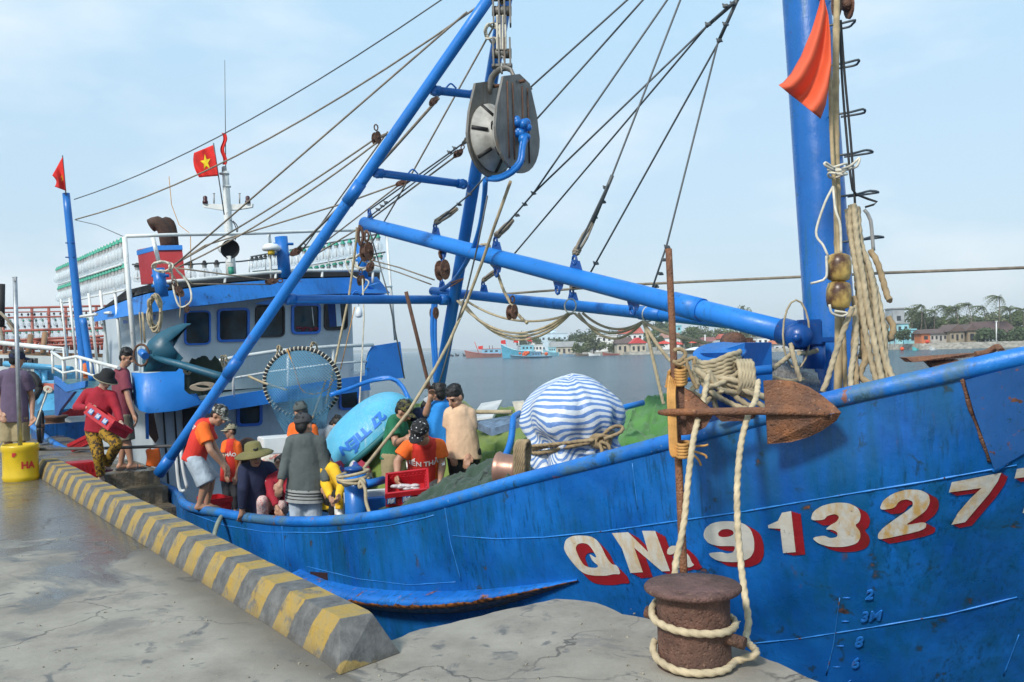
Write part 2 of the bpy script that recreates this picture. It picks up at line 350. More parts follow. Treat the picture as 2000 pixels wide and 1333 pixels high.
# ============================================================ THE BOAT: hull
boat = thing('fishing_boat', 'large blue steel fishing boat with QNa registration numbers on its bow, moored along the quay', 'fishing boat', (BO.x, BO.y, -1.5))
RS = [(360, 985, 11.3), (430, 1003, 10.6), (500, 1015, 9.95), (560, 1020, 9.45), (620, 1019, 9.0), (690, 1014, 8.55), (760, 1003, 8.15), (830, 990, 7.8), (900, 970, 7.45), (1000, 935, 7.0), (1075, 917, 6.7), (1150, 900, 6.42), (1235, 877, 6.15), (1320, 855, 5.9), (1410, 829, 5.68), (1500, 803, 5.5), (1570, 787, 5.37), (1640, 770, 5.27), (1695, 757, 5.19), (1750, 745, 5.12), (1815, 731, 5.05), (1880, 716, 4.99), (1940, 701, 4.94), (2000, 685, 4.9)]
KY = {900: .31, 1000: .455, 1150: .50, 1320: .53, 1500: .57, 1640: .577, 2000: .6}
rail = [W(*a) for a in RS]; kd = []
for a in RS:
    xs = sorted(KY)
    if a[0] <= 900: kd.append(.31 + (900-a[0])/540*.15)
    else: kd.append(float(np.interp(a[0], xs, [KY[k] for k in xs])))
sM, pM, zM = SPZ(rail[-1]); tM = (rail[-1]-rail[-3]).normalized()
stemS = sM+2.15
ext = []
for t in (.25, .5, .75, .9, 1.0):
    # quarter-curve from M to the stem head
    p_ = pM*(1-t**1.25); s_ = sM + (stemS-sM)*(1-(1-t)**1.05); ext.append(B(s_, p_, zM + .42*t))
aft = [B(sA, pA, zA) for sA, pA, zA in ((-9.5, -1.8, .25), (-7, -1.92, -.02), (-4.0, -1.95, -.18), (-1.6, -1.98, -.26))]
rail = aft + rail + ext; kd = [.46]*4 + kd + [.6]*5
# smooth the rail in boat coordinates
sp = [list(SPZ(v)) for v in rail]
for _ in range(2):
    for i in range(5, len(sp)-2):
        for c in (0, 1, 2): sp[i][c] = (sp[i-1][c]+2*sp[i][c]+sp[i+1][c])/4
rail = [B(*a) for a in sp]
NR = len(rail)
print('RAIL', [(round(a[0], 2), round(a[1], 2), round(a[2], 2)) for a in sp])
def section(i):
    """starboard hull section at station i, from the rail down; returns list of boat-frame (s,p,z)"""
    s_, p_, z_ = sp[i]; a = sp[max(i-1, 0)]; b = sp[min(i+1, NR-1)]
    tv = Vector((b[0]-a[0], b[1]-a[1])).normalized(); nx, ny = -(-tv.y), -tv.x     # inward (to port) normal
    inw = Vector((-tv.y, tv.x))
    if inw.y < 0: inw = -inw
    f = max(0., min(1., (s_-sp[9][0])/(sM-sp[9][0])))       # 0 aft .. 1 at the bow
    k = kd[i]; zw = -1.7; rows = []
    iw = .35*(1-f)+1.30*f
    for (d, off) in ((0, 0), (k*.5, .015+.03*f), (k, .03+.06*f)): rows.append((z_-d, off))
    z1 = z_-k; o1 = rows[-1][1]
    for t in (.12, .25, .4, .55, .7, .85, 1.0):
        q_ = t**(1.6-.65*f); rows.append((z1+(zw-z1)*t, o1+iw*q_))
    out = []
    for zz, off in rows:
        rk = (z_-zz)*.33*max(0, (s_-sM+.6)/(stemS-sM+.6)) if s_ > sM-.6 else 0     # raked stem
        pp = p_+inw.y*off; ss = s_+inw.x*off - rk
        out.append((ss, min(pp, -.0) if p_ < 0 else 0, zz))
    return out
secs = [section(i) for i in range(NR)]
def hull_mat():
    n = N('hull_paint'); v = n.map((1, 1, 1), 'World'); vs = n.map((11, 11, .55), 'World'); vd = n.map((26, 26, .5), 'World')
    big = n.noise(v, .62, 5, .6)
    base = n.mix(n.rng(n.noise(v, 1.5, 7, .6), .36, .62), (.004, .088, .36, 1), (.011, .165, .57, 1))
    sep = n.t.nodes.new('ShaderNodeSeparateXYZ'); n.lk(v, sep.inputs[0])
    teal = n.math('MULTIPLY', n.rng(big, .40, .52), n.rng(n.noise(vs, 1.0, 5, .6), .3, .62)); base = n.mix(n.math('MULTIPLY', teal, .65), base, (.004, .085, .155, 1))
    st = n.math('MULTIPLY', n.rng(n.noise(vd, 1.3, 6, .7), .52, .62), n.rng(n.noise(v, .9, 4), .44, .62)); base = n.mix(n.math('MULTIPLY', st, .55), base, (.003, .035, .055, 1))
    d1 = n.noise(v, 5.2, 8, .66, .35); grime = n.rng(d1, .60, .65); base = n.mix(n.math('MULTIPLY', grime, .72), base, (.012, .045, .045, 1))
    rm = n.rng(d1, .655, .70); rc = n.mix(n.rng(n.noise(v, 28, 5), .4, .65), (.035, .018, .012, 1), (.27, .085, .022, 1)); base = n.mix(n.math('MULTIPLY', rm, .85), base, rc)
    # rust run streaks
    v2 = n.map((6, 6, .8), 'World'); rr = n.math('MULTIPLY', n.rng(n.noise(v2, 1.1, 5, .6), .66, .74), n.rng(n.noise(v, 3.2, 4), .5, .6)); base = n.mix(n.math('MULTIPLY', rr, .6), base, (.13, .05, .02, 1))
    n.col(base); n.rough(n.rng(d1, .4, .68, .27, .5))
    n.b.inputs['Coat Weight'].default_value = .12; n.b.inputs['Coat Roughness'].default_value = .15
    n.bump(n.math('ADD', n.math('MULTIPLY', n.noise(v, 3.2, 5), 1.6), n.math('ADD', n.math('MULTIPLY', n.noise(vs, 5, 4), .2), n.math('MULTIPLY', n.noise(v, 34, 4), .18))), .45, .018); return n.m
M_hull = hull_mat()
h = MB(); nrow = len(secs[0])
for side in (-1, 1):
    vs = [B(a[0], a[1]*(1 if side < 0 else -1), a[2]) for sc_ in secs for a in sc_]
    h.add(vs, [(i*nrow+j, (i+1)*nrow+j, (i+1)*nrow+j+1, i*nrow+j+1) for i in range(NR-1) for j in range(nrow-1)], 0, True)
h.add([B(a[0], a[1], a[2]) for a in secs[0]] + [B(a[0], -a[1], a[2]) for a in reversed(secs[0])], [tuple(range(2*nrow))], 0)
HULL_V, HULL_F = list(h.v), list(h.f)
hull = h.obj('hull', M_hull, boat)
bvh = BVHTree.FromPolygons([Vector(v) for v in HULL_V], [f for f in HULL_F])
def HP(px, py, off=.004):
    d = ray(px, py); hit, nrm, idx, dist = bvh.ray_cast(CP, d)
    if hit is None: return None
    if nrm.dot(d) > 0: nrm = -nrm
    return hit + nrm*off
# inner bulwark and decks
inn = MB()
def deckz(i): return max(-.80, sp[i][2]-.82) if sp[i][0] < sp[13][0] else sp[i][2]-.72
def inside(i, z, off=.07):
    sc_ = secs[i]
    for a, b in zip(sc_, sc_[1:]):
        if a[2] >= z >= b[2]:
            t = (a[2]-z)/max(1e-6, a[2]-b[2]); s_ = a[0]+(b[0]-a[0])*t; p_ = a[1]+(b[1]-a[1])*t; break
    else: s_, p_ = sc_[0][:2]
    a = sp[max(i-1, 0)]; b = sp[min(i+1, NR-1)]; tv = Vector((b[0]-a[0], b[1]-a[1])).normalized(); iv = Vector((-tv.y, tv.x))
    if iv.y < 0: iv = -iv
    return (s_+iv.x*off, min(p_+iv.y*off, 0))
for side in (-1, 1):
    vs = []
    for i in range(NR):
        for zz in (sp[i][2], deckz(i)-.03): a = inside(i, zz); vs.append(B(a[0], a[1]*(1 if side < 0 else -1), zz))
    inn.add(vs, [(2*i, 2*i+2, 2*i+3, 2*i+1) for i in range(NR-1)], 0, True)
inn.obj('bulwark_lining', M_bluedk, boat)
dk = MB(); vs = []
for i in range(NR):
    a = inside(i, deckz(i))
    for p_ in (a[1], a[1]*.5, 0, -a[1]*.5, -a[1]): vs.append(B(a[0], p_, deckz(i)))
dk.add(vs, [(i*5+j, (i+1)*5+j, (i+1)*5+j+1, i*5+j+1) for i in range(NR-1) for j in range(4)], 0, True)
dk.obj('deck', mat_paint('deck_paint', (.012, .10, .26, 1), .5, .6, rough=.5, scale=1.5), boat)
cr_ = MB()
for side in (-1, 1):
    pts = smooth_path([B(a[0], (a[1]+.03)*(1 if side < 0 else -1), a[2]-.02) for a in sp], .12)
    cr_.tube(pts, .055, 10)
def rail_mat():
    n = N('worn_rail_paint'); v = n.map((1, 1, 1), 'World'); a = n.noise(v, 2.6, 8, .68, .3); b = n.noise(v, 7, 8, .7, .4)
    c = n.mix(n.rng(n.noise(v, 3, 4), .35, .65), (.008, .125, .46, 1), (.016, .20, .62, 1)); c = n.mix(n.rng(a, .50, .60, 0, .72), c, (.075, .15, .165, 1)); c = n.mix(n.rng(b, .60, .66, 0, .8), c, (.02, .06, .07, 1)); c = n.mix(n.rng(n.noise(v, 5, 8, .66, .2), .635, .665, 0, .9), c, (.26, .09, .035, 1)); c = n.mix(n.rng(n.noise(v, 24, 5, .7), .66, .70, 0, .6), c, (.5, .52, .5, 1))
    n.col(c); n.rough(n.rng(a, .4, .65, .28, .6)); n.bump(n.math('ADD', a, n.math('MULTIPLY', b, .6)), .6, .02); return n.m
M_rail = rail_mat()
cr_.obj('cap_rail', M_rail, boat)
# weld seams drawn as raised beads on the plating
M_seam = mat_paint('weld_bead_paint', (.03, .22, .62, 1), .7, .4, scale=3)
def seam(px, r=.006, name='weld_seam', mat=None):
    pts = []
    for a, b in zip(px, px[1:]):
        n = max(2, int(math.hypot(b[0]-a[0], b[1]-a[1])/14))
        for i in range(n):
            t = i/n; q = HP(a[0]+(b[0]-a[0])*t, a[1]+(b[1]-a[1])*t, .001)
            if q is not None: pts.append(q)
    if len(pts) < 2: return
    m_ = MB(); m_.tube(pts, [r*random.uniform(.45, 1.0) for _ in pts], 5); return m_.obj(name, mat or M_seam, hull)
seam([(375, 1004), (440, 1027), (520, 1040), (640, 1041), (760, 1027), (830, 1012), (865, 1001)], .008)
seam([(885, 1047), (970, 1053), (1060, 1050), (1180, 1038), (1300, 1021), (1450, 1000), (1640, 968), (1800, 942), (2000, 906)], .007)
seam([(868, 985), (880, 1060), (905, 1150)], .006)
seam([(600, 1107), (700, 1131), (800, 1143), (905, 1136)], .006)
seam([(1460, 1258), (1560, 1248), (1700, 1226), (1850, 1200), (2000, 1163)], .006)
seam([(1640, 1168), (1628, 1260), (1610, 1333)], .005); seam([(1990, 1240), (1955, 1333)], .005)
seam([(550, 1022), (560, 1120)], .005); seam([(1235, 905), (1248, 1010)], .004)
seam([(1878, 738), (1895, 800), (1922, 870), (1938, 918)], .016, mat=M_rustbr)
# wear plate at the bow
pl = MB(); qq = [HP(*a, .02) for a in ((1884, 742), (1940, 727), (1999, 712), (2060, 700), (2060, 860), (1999, 884), (1940, 915), (1924, 868), (1900, 800))]
if all(v is not None for v in qq): pl.hexa(qq, (HP(1940, 800)-HP(1940, 800, .02))); pl.obj('wear_plate', mat_paint('scratched_dark_paint', (.014, .085, .27, 1), .85, .8, scale=2.5), hull)
seam([(1940, 920), (1970, 900), (2000, 880), (2040, 858)], .02, 'rubbing_strip', M_bluetop)
# rubbing fender along the side, rusty underneath
def fender_mat():
    n = N('fender_paint'); v = n.map((1, 1, 1), 'World'); a = n.noise(v, 6, 8, .68, .3); g = n.t.nodes.new('ShaderNodeNewGeometry'); sep = n.t.nodes.new('ShaderNodeSeparateXYZ'); n.lk(g.outputs['Normal'], sep.inputs[0])
    low = n.rng(sep.outputs[2], -.6, .25, .34, 0.); f = n.rng(n.math('ADD', a, low), .58, .64); vd = n.map((16, 16, .6), 'World'); dk_ = n.math('MULTIPLY', n.rng(n.noise(vd, 1.3, 6, .7), .50, .64), .6)
    rc = n.mix(n.rng(n.noise(v, 24, 5), .4, .62), (.05, .022, .012, 1), (.42, .15, .03, 1)); n.col(n.mix(f, n.mix(dk_, n.mix(n.rng(n.noise(v, 2, 4), .35, .65), (.006, .115, .45, 1), (.013, .175, .60, 1)), (.006, .05, .10, 1)), rc)); n.rough(.38); n.bump(a, .5, .012); return n.m
fd = MB(); top = [(585, 1112), (640, 1134), (700, 1147), (760, 1153), (830, 1155), (900, 1154), (960, 1150), (1020, 1144), (1080, 1137), (1128, 1131)]
bot = [(585, 1145), (640, 1168), (700, 1186), (760, 1195), (830, 1200), (900, 1197), (960, 1188), (1020, 1172), (1080, 1152), (1132, 1136)]
vs = []
for a, b in zip(top, bot):
    A_, Bq = HP(*a, 0), HP(*b, 0)
    d = Bq-A_; nrm = (HP(a[0], (a[1]+b[1])/2, .1)-HP(a[0], (a[1]+b[1])/2, 0)).normalized(); nrm.z = 0; nrm.normalize()
    for k in range(9):
        t = k/8; o_ = math.sin(math.pi*t**.8); vs.append(A_ + d*t + nrm*(o_*min(.20, d.length*.8)))
fd.add(vs, [(i*9+j, (i+1)*9+j, (i+1)*9+j+1, i*9+j+1) for i in range(len(top)-1) for j in range(8)], 0, True)
fd.obj('rubbing_fender', fender_mat(), hull)
sc = MB(); sc.hexa([HP(*a, .004) for a in ((606, 1117), (640, 1119), (641, 1138), (607, 1134))], HP(620, 1125, .0)-HP(620, 1125, .003)); sc.obj('scupper', mat_simple('scupper_shade', (.03, .008, .006, 1), .8), hull)
# ============================================================ mast, booms, gantry
def shaft(a, b, r0, r1=None, n=12, sides=20): 
    a = Vector(a); b = Vector(b); return [a.lerp(b, i/n) for i in range(n+1)], [r0+(((r1 if r1 is not None else r0))-r0)*i/n for i in range(n+1)]
mast_lo = W(1636, 860, 7.5); mast_hi = W(1562, -60, 7.9); mast_top = W(1545, -420, 8.05)
mast = MB(); p_, r_ = shaft(mast_lo-(mast_hi-mast_lo)*.08, mast_top, .203, .195, 20); mast.tube(p_, r_, 28); mast_o = mast.obj('mast', mat_paint('mast_paint', (.010, .125, .43, 1), .3, .95, rough=.33, grime=(.02, .11, .15, 1), scale=1.3), boat)
def mast_at(py): 
    # axis point of the mast at picture height py
    t = (py-860)/(-60-860); return mast_lo.lerp(mast_hi, t)
# rungs
ru = [(250, .30), (155, .27), (78, .25), (328, .34), (405, .36), (490, .37), (20, .2)]
for py, ln in ru:
    c = mast_at(py); ln *= .78; rg = MB(); f = Vector((.80, -.2, .06)).normalized(); sd_ = Vector((.1, -.95, -.05)).normalized()
    a = c + sd_*.17 + f*.06; pts = [a + sd_*.0, a + sd_*.09, a + sd_*.10 + f*.12, a + sd_*.06+f*.24+Vector((0, 0, .015)), a+f*(ln+.05)+Vector((0, 0, .0)), a+f*(ln+.06)-sd_*.09, a + f*.14 - sd_*.1]
    rg.tube(smooth_path(pts, .03), .010, 6); rg.obj('mast_rung', M_wire, mast_o)
def pipe(name, a, b, r0, r1=None, mat=None, parent=boat, collar=()):
    m_ = MB(); p, r = shaft(a, b, r0, r1, 10); m_.tube(p, r, 20)
    for t in collar:
        c = Vector(a).lerp(Vector(b), t); d = (Vector(b)-Vector(a)).normalized(); rr = (r0+((r1 or r0)-r0)*t)
        m_.tube([c-d*.16, c+d*.16], rr*1.13, 20)
    return m_.obj(name, mat or M_blue, parent)
b1a, b1b = W(1566, 657, 7.15), W(712, 437, 12.3)
boom1 = pipe('cargo_boom', b1a, b1b, .092, .09, M_bluetop, collar=(.17,))
b2a, b2b = W(1588, 646, 7.35), W(845, 569, 12.7)
boom2 = pipe('net_boom', b2a, b2b, .062, .06, M_bluetop, collar=(.30,))
hg = MB(); d1 = (b1b-b1a).normalized()
hg.tube([b1a+d1*.18, b1a-d1*.02], .108, 20); side = CR.cross(CF)
hg.lathe([(.0, -.13), (.085, -.13), (.085, -.03), (.10, -.03), (.10, .03), (0, .03)], W(1556, 658, 7.0), ax=CF, seg=18)
hg.box(W(1580, 650, 7.15), (.18, .1, .2), bev=.01); hg.lathe([(0, -.02), (.03, -.02), (.03, .02), (0, .02)], W(1556, 660, 6.86), ax=CF, seg=10)
hg.tube([W(1590, 668, 7.2), W(1590, 720, 7.2)], .085, 16); hg.box(W(1590, 665, 7.2), (.26, .2, .04), bev=.006)
hg.obj('boom_hinge', M_bluedk, boat)
gf1 = W(316, 918, 11.35); gtop = W(984, -45, 9.7); gf2 = W(832, 905, 13.2)
leg1 = pipe('gantry_leg', gf1, gtop, .063, .063, M_bluetop); leg2 = pipe('gantry_leg', gf2, gtop+Vector((.05, .1, 0)), .075, .075, M_blue)
for t in (.60, .235, .01): cl_ = MB(); c = gf1.lerp(gtop, t); d = (gtop-gf1).normalized(); cl_.tube([c-d*.14, c+d*.14], .072, 16); cl_.obj('leg_sleeve', M_blue, leg1)
def leg_at(a, b, py):
    lo, hi = 0., 1.
    for _ in range(30):
        mid = (lo+hi)/2
        if PROJ(a.lerp(b, mid))[1] > py: lo = mid
        else: hi = mid
    return a.lerp(b, lo)
for y1, y2, r in ((336, 362, .045), (175, 188, .045), (585, 586, .055)):
    A_ = leg_at(gf1, gtop, y1); Bq = leg_at(gf2, gtop, y2); m_ = MB(); d = (Bq-A_).normalized(); m_.tube([A_+d*.06, A_.lerp(Bq, .5), Bq-d*.06], r, 14)
    for e, dd in ((A_, d), (Bq, -d)): m_.tube([e+dd*.07, e+dd*.17], r*1.25, 12); m_.box(e+dd*.1, (.05, .10, .11), bev=.008)
    c = A_.lerp(Bq, .42); m_.tube(smooth_path([c+Vector((-.06, 0, r*.9)), c+Vector((0, 0, r+.05)), c+Vector((.06, 0, r*.9))], .02), .01, 6)
    m_.obj('gantry_crossbar', M_blue, boat)
# lugs with shackles on the booms
def lug(boom, a, b, px, up=1, s=1.0):
    best = min((abs(PROJ(a.lerp(b, t/200))[0]-px), t/200) for t in range(201))[1]
    c = a.lerp(b, best); m_ = MB(); d = (b-a).normalized(); z = Vector((0, 0, 1.))*up; r = .085 if boom is boom1 else .058
    m_.hexa([c-d*.085*s+z*r*.85, c+d*.085*s+z*r*.85, c+d*.045*s+z*(r+.085*s), c-d*.045*s+z*(r+.085*s)], Vector((.02, -.03, 0)))
    pts = [c+z*(r+.06*s)+d*.03*math.cos(q)+z*(.03+.045*math.sin(q)) for q in [k*math.pi/4 for k in range(9)]]
    m_.tube(pts, .013, 6); m_.obj('lug', M_bluedk, boom); return c+z*(r+.14*s)
L1 = {px: lug(boom1, b1a, b1b, px) for px in (850, 968, 1122)}
L1[718] = lug(boom1, b1a, b1b, 722, s=.8)
for px in (862, 968, 1090, 1232): lug(boom1, b1a, b1b, px, -1, .9)
L2 = {px: lug(boom2, b2a, b2b, px) for px in (945, 1118, 1272)}; lug(boom2, b2a, b2b, 862)
# ============================================================ deckhouse
SF = -2.3
def bsq(px, s=SF): return [BS(x, y, s) for x, y in px]
def plate(name, px, s, th, mat, parent=boat, bevel=0):
    m_ = MB(); m_.hexa(bsq(px, s), -HD*th); return m_.obj(name, mat, parent)
def rrect(x0, y0, x1, y1, r=7, k=4, sk=0):
    out = []
    for cx, cy, a0 in ((x1-r, y0+r, -90), (x1-r, y1-r, 0), (x0+r, y1-r, 90), (x0+r, y0+r, 180)):
        for i in range(k+1):
            a = RAD(a0+90*i/k); x = cx+r*math.cos(a); out.append((x, cy+r*math.sin(a)+sk*(x-(x0+x1)/2)))
    return out
M_glass = None
def glass_mat():
    n = N('dark_window_glass'); v = n.map((1, 1, 1), 'World'); n.col(n.mix(n.rng(n.noise(v, 2.5, 4), .4, .65), (.008, .014, .018, 1), (.02, .05, .07, 1))); n.rough(.08); n.b.inputs['Specular IOR Level'].default_value = .18; return n.m
M_glass = glass_mat()
# upper wheelhouse shell: front wall with rounded corners, sides running aft
def wall_pt(x, y): return BS(x, y, SF)
house = MB(); TL, TR, BL, BR = wall_pt(332, 590), wall_pt(694, 552), wall_pt(322, 770), wall_pt(700, 745)
prof_t, prof_b = [], []
def rounded(TLp, TRp, dep, r=.18):
    u = (TRp-TLp); Lw = u.length; u.normalize(); pts = []
    for a in range(5): q = RAD(90*a/4); pts.append(TLp + u*(r-r*math.cos(q)) - HD*(r-r*math.sin(q)))
    for a in range(5): q = RAD(90*a/4); pts.append(TRp - u*(r-r*math.sin(q)) - HD*(r-r*math.cos(q)))
    return [TLp-HD*dep] + pts + [TRp-HD*dep]
pt_, pb_ = rounded(TL, TR, 2.9), rounded(BL, BR, 2.9); n_ = len(pt_)
house.add(pt_+pb_, [(i, i+1, n_+i+1, n_+i) for i in range(n_-1)] + [(n_-1, 0, n_, 2*n_-1), tuple(range(n_))], 0, False)
wheelhouse = house.obj('wheelhouse', M_grey, boat)
def window(x0, y0, x1, y1, frame_mat, s=SF, sk=0, parent=None, fr=4.5, glass=True, r=9, open_=False, name='window'):
    parent = parent or wheelhouse; out = rrect(x0, y0, x1, y1, r, 4, sk); inn_ = rrect(x0+fr, y0+fr, x1-fr, y1-fr, max(2, r-fr*.6), 4, sk); k = len(out); m_ = MB()
    o1, i1 = [BS(x, y, s+.035) for x, y in out], [BS(x, y, s+.035) for x, y in inn_]; o0 = [q_-HD*.03 for q_ in o1]; i0 = [q_-HD*.03 for q_ in i1]
    m_.add(o1+i1+o0+i0, [(a, (a+1) % k, k+(a+1) % k, k+a) for a in range(k)] + [(a, 2*k+a, 2*k+(a+1) % k, (a+1) % k) for a in range(k)] + [(k+a, k+(a+1) % k, 3*k+(a+1) % k, 3*k+a) for a in range(k)])
    wo = m_.obj(name, frame_mat, parent); g_ = MB(); g_.hexa([BS(x, y, s+.012) for x, y in inn_], -HD*.008); g_.obj('pane', M_glass, wo); return wo
M_frameb = mat_paint('window_frame_paint', (.006, .13, .56, 1), .3, .5, scale=4); M_framed = mat_simple('dark_window_frame', (.03, .022, .022, 1), .6)
w1 = window(361, 607, 412, 674, M_frameb, sk=-.03, fr=3); w2 = window(425, 602, 488, 668, M_frameb, sk=-.03); w3 = window(500, 596, 557, 659, M_framed, sk=-.03, fr=3); w4 = window(570, 593, 627, 653, M_frameb, sk=-.02); w5 = window(634, 590, 680, 645, M_framed, sk=-.02, fr=3)
# what is seen through the last two panes
m_ = MB(); m_.hexa(bsq([(655, 592), (664, 592), (668, 637), (658, 638)], SF+.016), -HD*.003); m_.obj('curtain_gap', mat_simple('pale_view', (.55, .68, .78, 1), .5, .05), w5)
m_ = MB(); m_.hexa(bsq([(640, 594), (654, 594), (657, 638), (644, 639)], SF+.015), -HD*.002); m_.obj('curtain', mat_simple('blue_curtain', (.006, .04, .18, 1), .8), w5)
m_ = MB(); m_.tube([BS(609, 600, SF+.02), BS(613, 637, SF+.02)], .008, 6); m_.obj('wiper', M_white, w4)
m_ = MB(); rr = random.Random(4)
for i in range(9): m_.ball(BS(580+i*5, 642+rr.uniform(-2, 2), SF+.01), (rr.uniform(.03, .06), .02, rr.uniform(.015, .04)), 0, 8)
m_.obj('cloth_bundle', mat_simple('crimson_cloth', (.12, .012, .03, 1), .8, .5, 20), w4)
# awning flap over the open third window
plate('window_flap', [(498, 594), (520, 587), (556, 583), (560, 590), (540, 596)], SF+.30, .02, M_blue, wheelhouse)
# lower house
lo = MB(); TL2, TR2, BL2, BR2 = BS(300, 786, SF-.02), BS(726, 726, SF-.02), BS(312, 1010, SF-.02), BS(732, 960, SF-.02)
pt2, pb2 = rounded(TL2, TR2, 2.4, .12), rounded(BL2, BR2, 2.4, .12)
lo.add(pt2+pb2, [(i, i+1, n_+i+1, n_+i) for i in range(n_-1)] + [(n_-1, 0, n_, 2*n_-1), tuple(range(n_))], 0, False)
lower = lo.obj('deckhouse', M_grey, boat)
window(463, 773, 513, 833, M_frameb, SF-.02, sk=-.04, parent=lower, fr=5.5); window(663, 745, 703, 801, M_frameb, SF-.02, sk=-.04, parent=lower, fr=4)
plate('doorway', [(357, 800), (398, 795), (403, 905), (362, 910)], SF+.01, .02, M_dark, lower)
for x in (318, 340): plate('wall_panel_joint', [(x, 802), (x+2.5, 802), (x+14, 960), (x+10, 960)], SF+.0, .015, M_dark, lower)
plate('door_leaf', [(287, 806), (300, 806), (310, 856), (304, 866), (292, 850)], SF+.12, .03, M_rustbr, lower)
plate('door_post', [(284, 808), (290, 808), (291, 858), (286, 858)], SF+.25, .03, M_bluetop, lower)
# side wall details (door and slit window on the starboard side of the wheelhouse)
sp_side = SPZ(TL)[1]-.02
def sideplate(name, px, th, mat, parent=wheelhouse, p=None):
    m_ = MB(); m_.hexa([BP(x, y, p if p is not None else sp_side) for x, y in px], PT*th); return m_.obj(name, mat, parent)
sideplate('side_window', [(240, 625), (249, 627), (254, 674), (246, 673)], .03, M_frameb)
sideplate('side_door', [(271, 622), (290, 619), (295, 700), (276, 700)], .03, mat_paint('pale_door_paint', (.45, .5, .5, 1), .1, .3))
sideplate('door_frame', [(291, 616), (303, 615), (308, 700), (296, 700)], .03, M_blue)
# roof and its curved blue visor
top_px = [(182, 612), (230, 593), (262, 581), (293, 573), (365, 564), (455, 553), (545, 546), (650, 543), (736, 541)]
bot_px = [(184, 629), (230, 621), (262, 615), (293, 611), (365, 600), (455, 590), (545, 578), (700, 573), (762, 573)]
def visor_s(x): 
    if x < 293: return -1.85-(293-x)*.021
    return -1.85-.25*((x-470)/270)**2*(1 if x > 470 else .5)
vt = [BS(x, y, visor_s(x)-.10) for x, y in top_px]; vb = [BS(x, y, visor_s(x)) for x, y in bot_px]
m_ = MB(); k = len(vt); back = [v-HD*1.2-Vector((0, 0, .02)) + PT*(.0) for v in vb]
m_.add(vt+vb+back, [(i, i+1, k+i+1, k+i) for i in range(k-1)] + [(k+i, k+i+1, 2*k+i+1, 2*k+i) for i in range(k-1)], 0, False)
visor = m_.obj('roof_visor', M_bluetop, boat)
m_ = MB(); bk = [v-HD*(.6 if i < 4 else 3.4)+(PT*1.6 if i < 3 else Vector((0, 0, 0))) for i, v in enumerate(vt)]
m_.add([v+Vector((0, 0, .02)) for v in vt]+[v+Vector((0, 0, .05)) for v in bk], [(i, i+1, k+i+1, k+i) for i in range(k-1)], 0, False); m_.obj('roof', mat_simple('dark_roof', (.035, .038, .042, 1), .8), boat)
m_ = MB(); m_.hexa([BS(690, 573, -1.6), BS(752, 575, -1.6), BS(760, 578, -1.5), BS(700, 580, -1.7)], -HD*1.5); m_.hexa([BS(711, 560, -1.8), BS(733, 553, -1.8), BS(733, 560, -1.8), BS(722, 566, -1.8)], HD*.15); m_.obj('roof_bracket', M_bluetop, visor)
# dark cloth awning behind the visor with its white pipe frame
rp = [(205, 600), (245, 570), (300, 556), (365, 549), (440, 541), (520, 534), (600, 532), (690, 531), (742, 531)]
m_ = MB(); a_ = [BS(x, y-2, -2.35 - (max(0, 300-x)*.02)) for x, y in rp]; b_ = [BS(x, y+16, -2.3-(max(0, 300-x)*.02)) for x, y in rp]; k = len(a_)
m_.add(a_+b_, [(i, i+1, k+i+1, k+i) for i in range(k-1)], 0); m_.obj('awning_edge', M_dark, boat)
def wpipe(name, pts, r=.022, mat=None, parent=boat, sides=8, sm=False):
    m_ = MB(); m_.tube(smooth_path(pts, .1) if sm else pts, r, sides); return m_.obj(name, mat or M_white, parent)
rf = [(300, 553), (365, 548), (440, 541), (520, 533), (600, 529), (690, 528), (742, 530)]
frame_top = wpipe('roof_rail', [BS(x, y, -2.1) for x, y in rf], .028)
for x, y in ((439, 541), (629, 531), (538, 533), (728, 531)): wpipe('rail_post', [BS(x, y, -2.1), BS(x, y+22, -2.1)], .022, parent=frame_top)
wpipe('rail_post', [BS(527, 490, -2.2), BS(530, 545, -2.2)], .02, parent=frame_top)
# upper deck: front band, corner plates, floor, railing
SD = -1.5
m_ = MB(); fb_t = [(392, 792), (450, 782), (520, 770), (600, 758), (660, 750), (719, 741)]; fb_b = [(395, 810), (450, 801), (520, 790), (600, 779), (660, 771), (724, 762)]
fb_t = [(390, 784), (455, 772), (520, 762), (600, 750), (660, 741), (719, 733)]
m_.hexa(bsq(fb_t+fb_b[::-1], SD), -HD*.05); m_.obj('deck_edge_band', M_bluetop, boat)
dkf = MB(); dkf.hexa([BS(330, 792, SD-.10), BS(720, 755, SD-.06), BS(720, 755, SD-.03)-HD*1.2, BS(330, 792, SD-.10)-HD*1.2], Vector((0, 0, -.05))); dkf.obj('upper_deck', mat_paint('deck_green_paint', (.05, .16, .15, 1), .6, .6, scale=2), boat)
# starboard corner plate: curved around
m_ = MB(); ct = [(256, 728), (268, 729), (285, 730), (320, 726), (355, 720)]; cb = [(262, 790), (272, 802), (290, 808), (345, 803), (393, 790)]
cs = [SD-.55, SD-.2, SD-.03, SD, SD]
t_ = [BS(x, y, s_) for (x, y), s_ in zip(ct, cs)]; b_ = [BS(x, y, s_) for (x, y), s_ in zip(cb, cs)]; k = len(t_)
m_.add(t_+b_+[v-HD*.03+PT*.03 for v in t_]+[v-HD*.03+PT*.03 for v in b_], [(i, i+1, k+i+1, k+i) for i in range(k-1)] + [(2*k+i, 3*k+i, 3*k+i+1, 2*k+i+1) for i in range(k-1)] + [(i, 2*k+i, 2*k+i+1, i+1) for i in range(k-1)], 0, True)
m_.obj('corner_plate', M_bluetop, boat)
plate('corner_plate', [(730, 676), (782, 668), (790, 738), (716, 747), (717, 712), (722, 690)], SD, .06, M_bluetop)
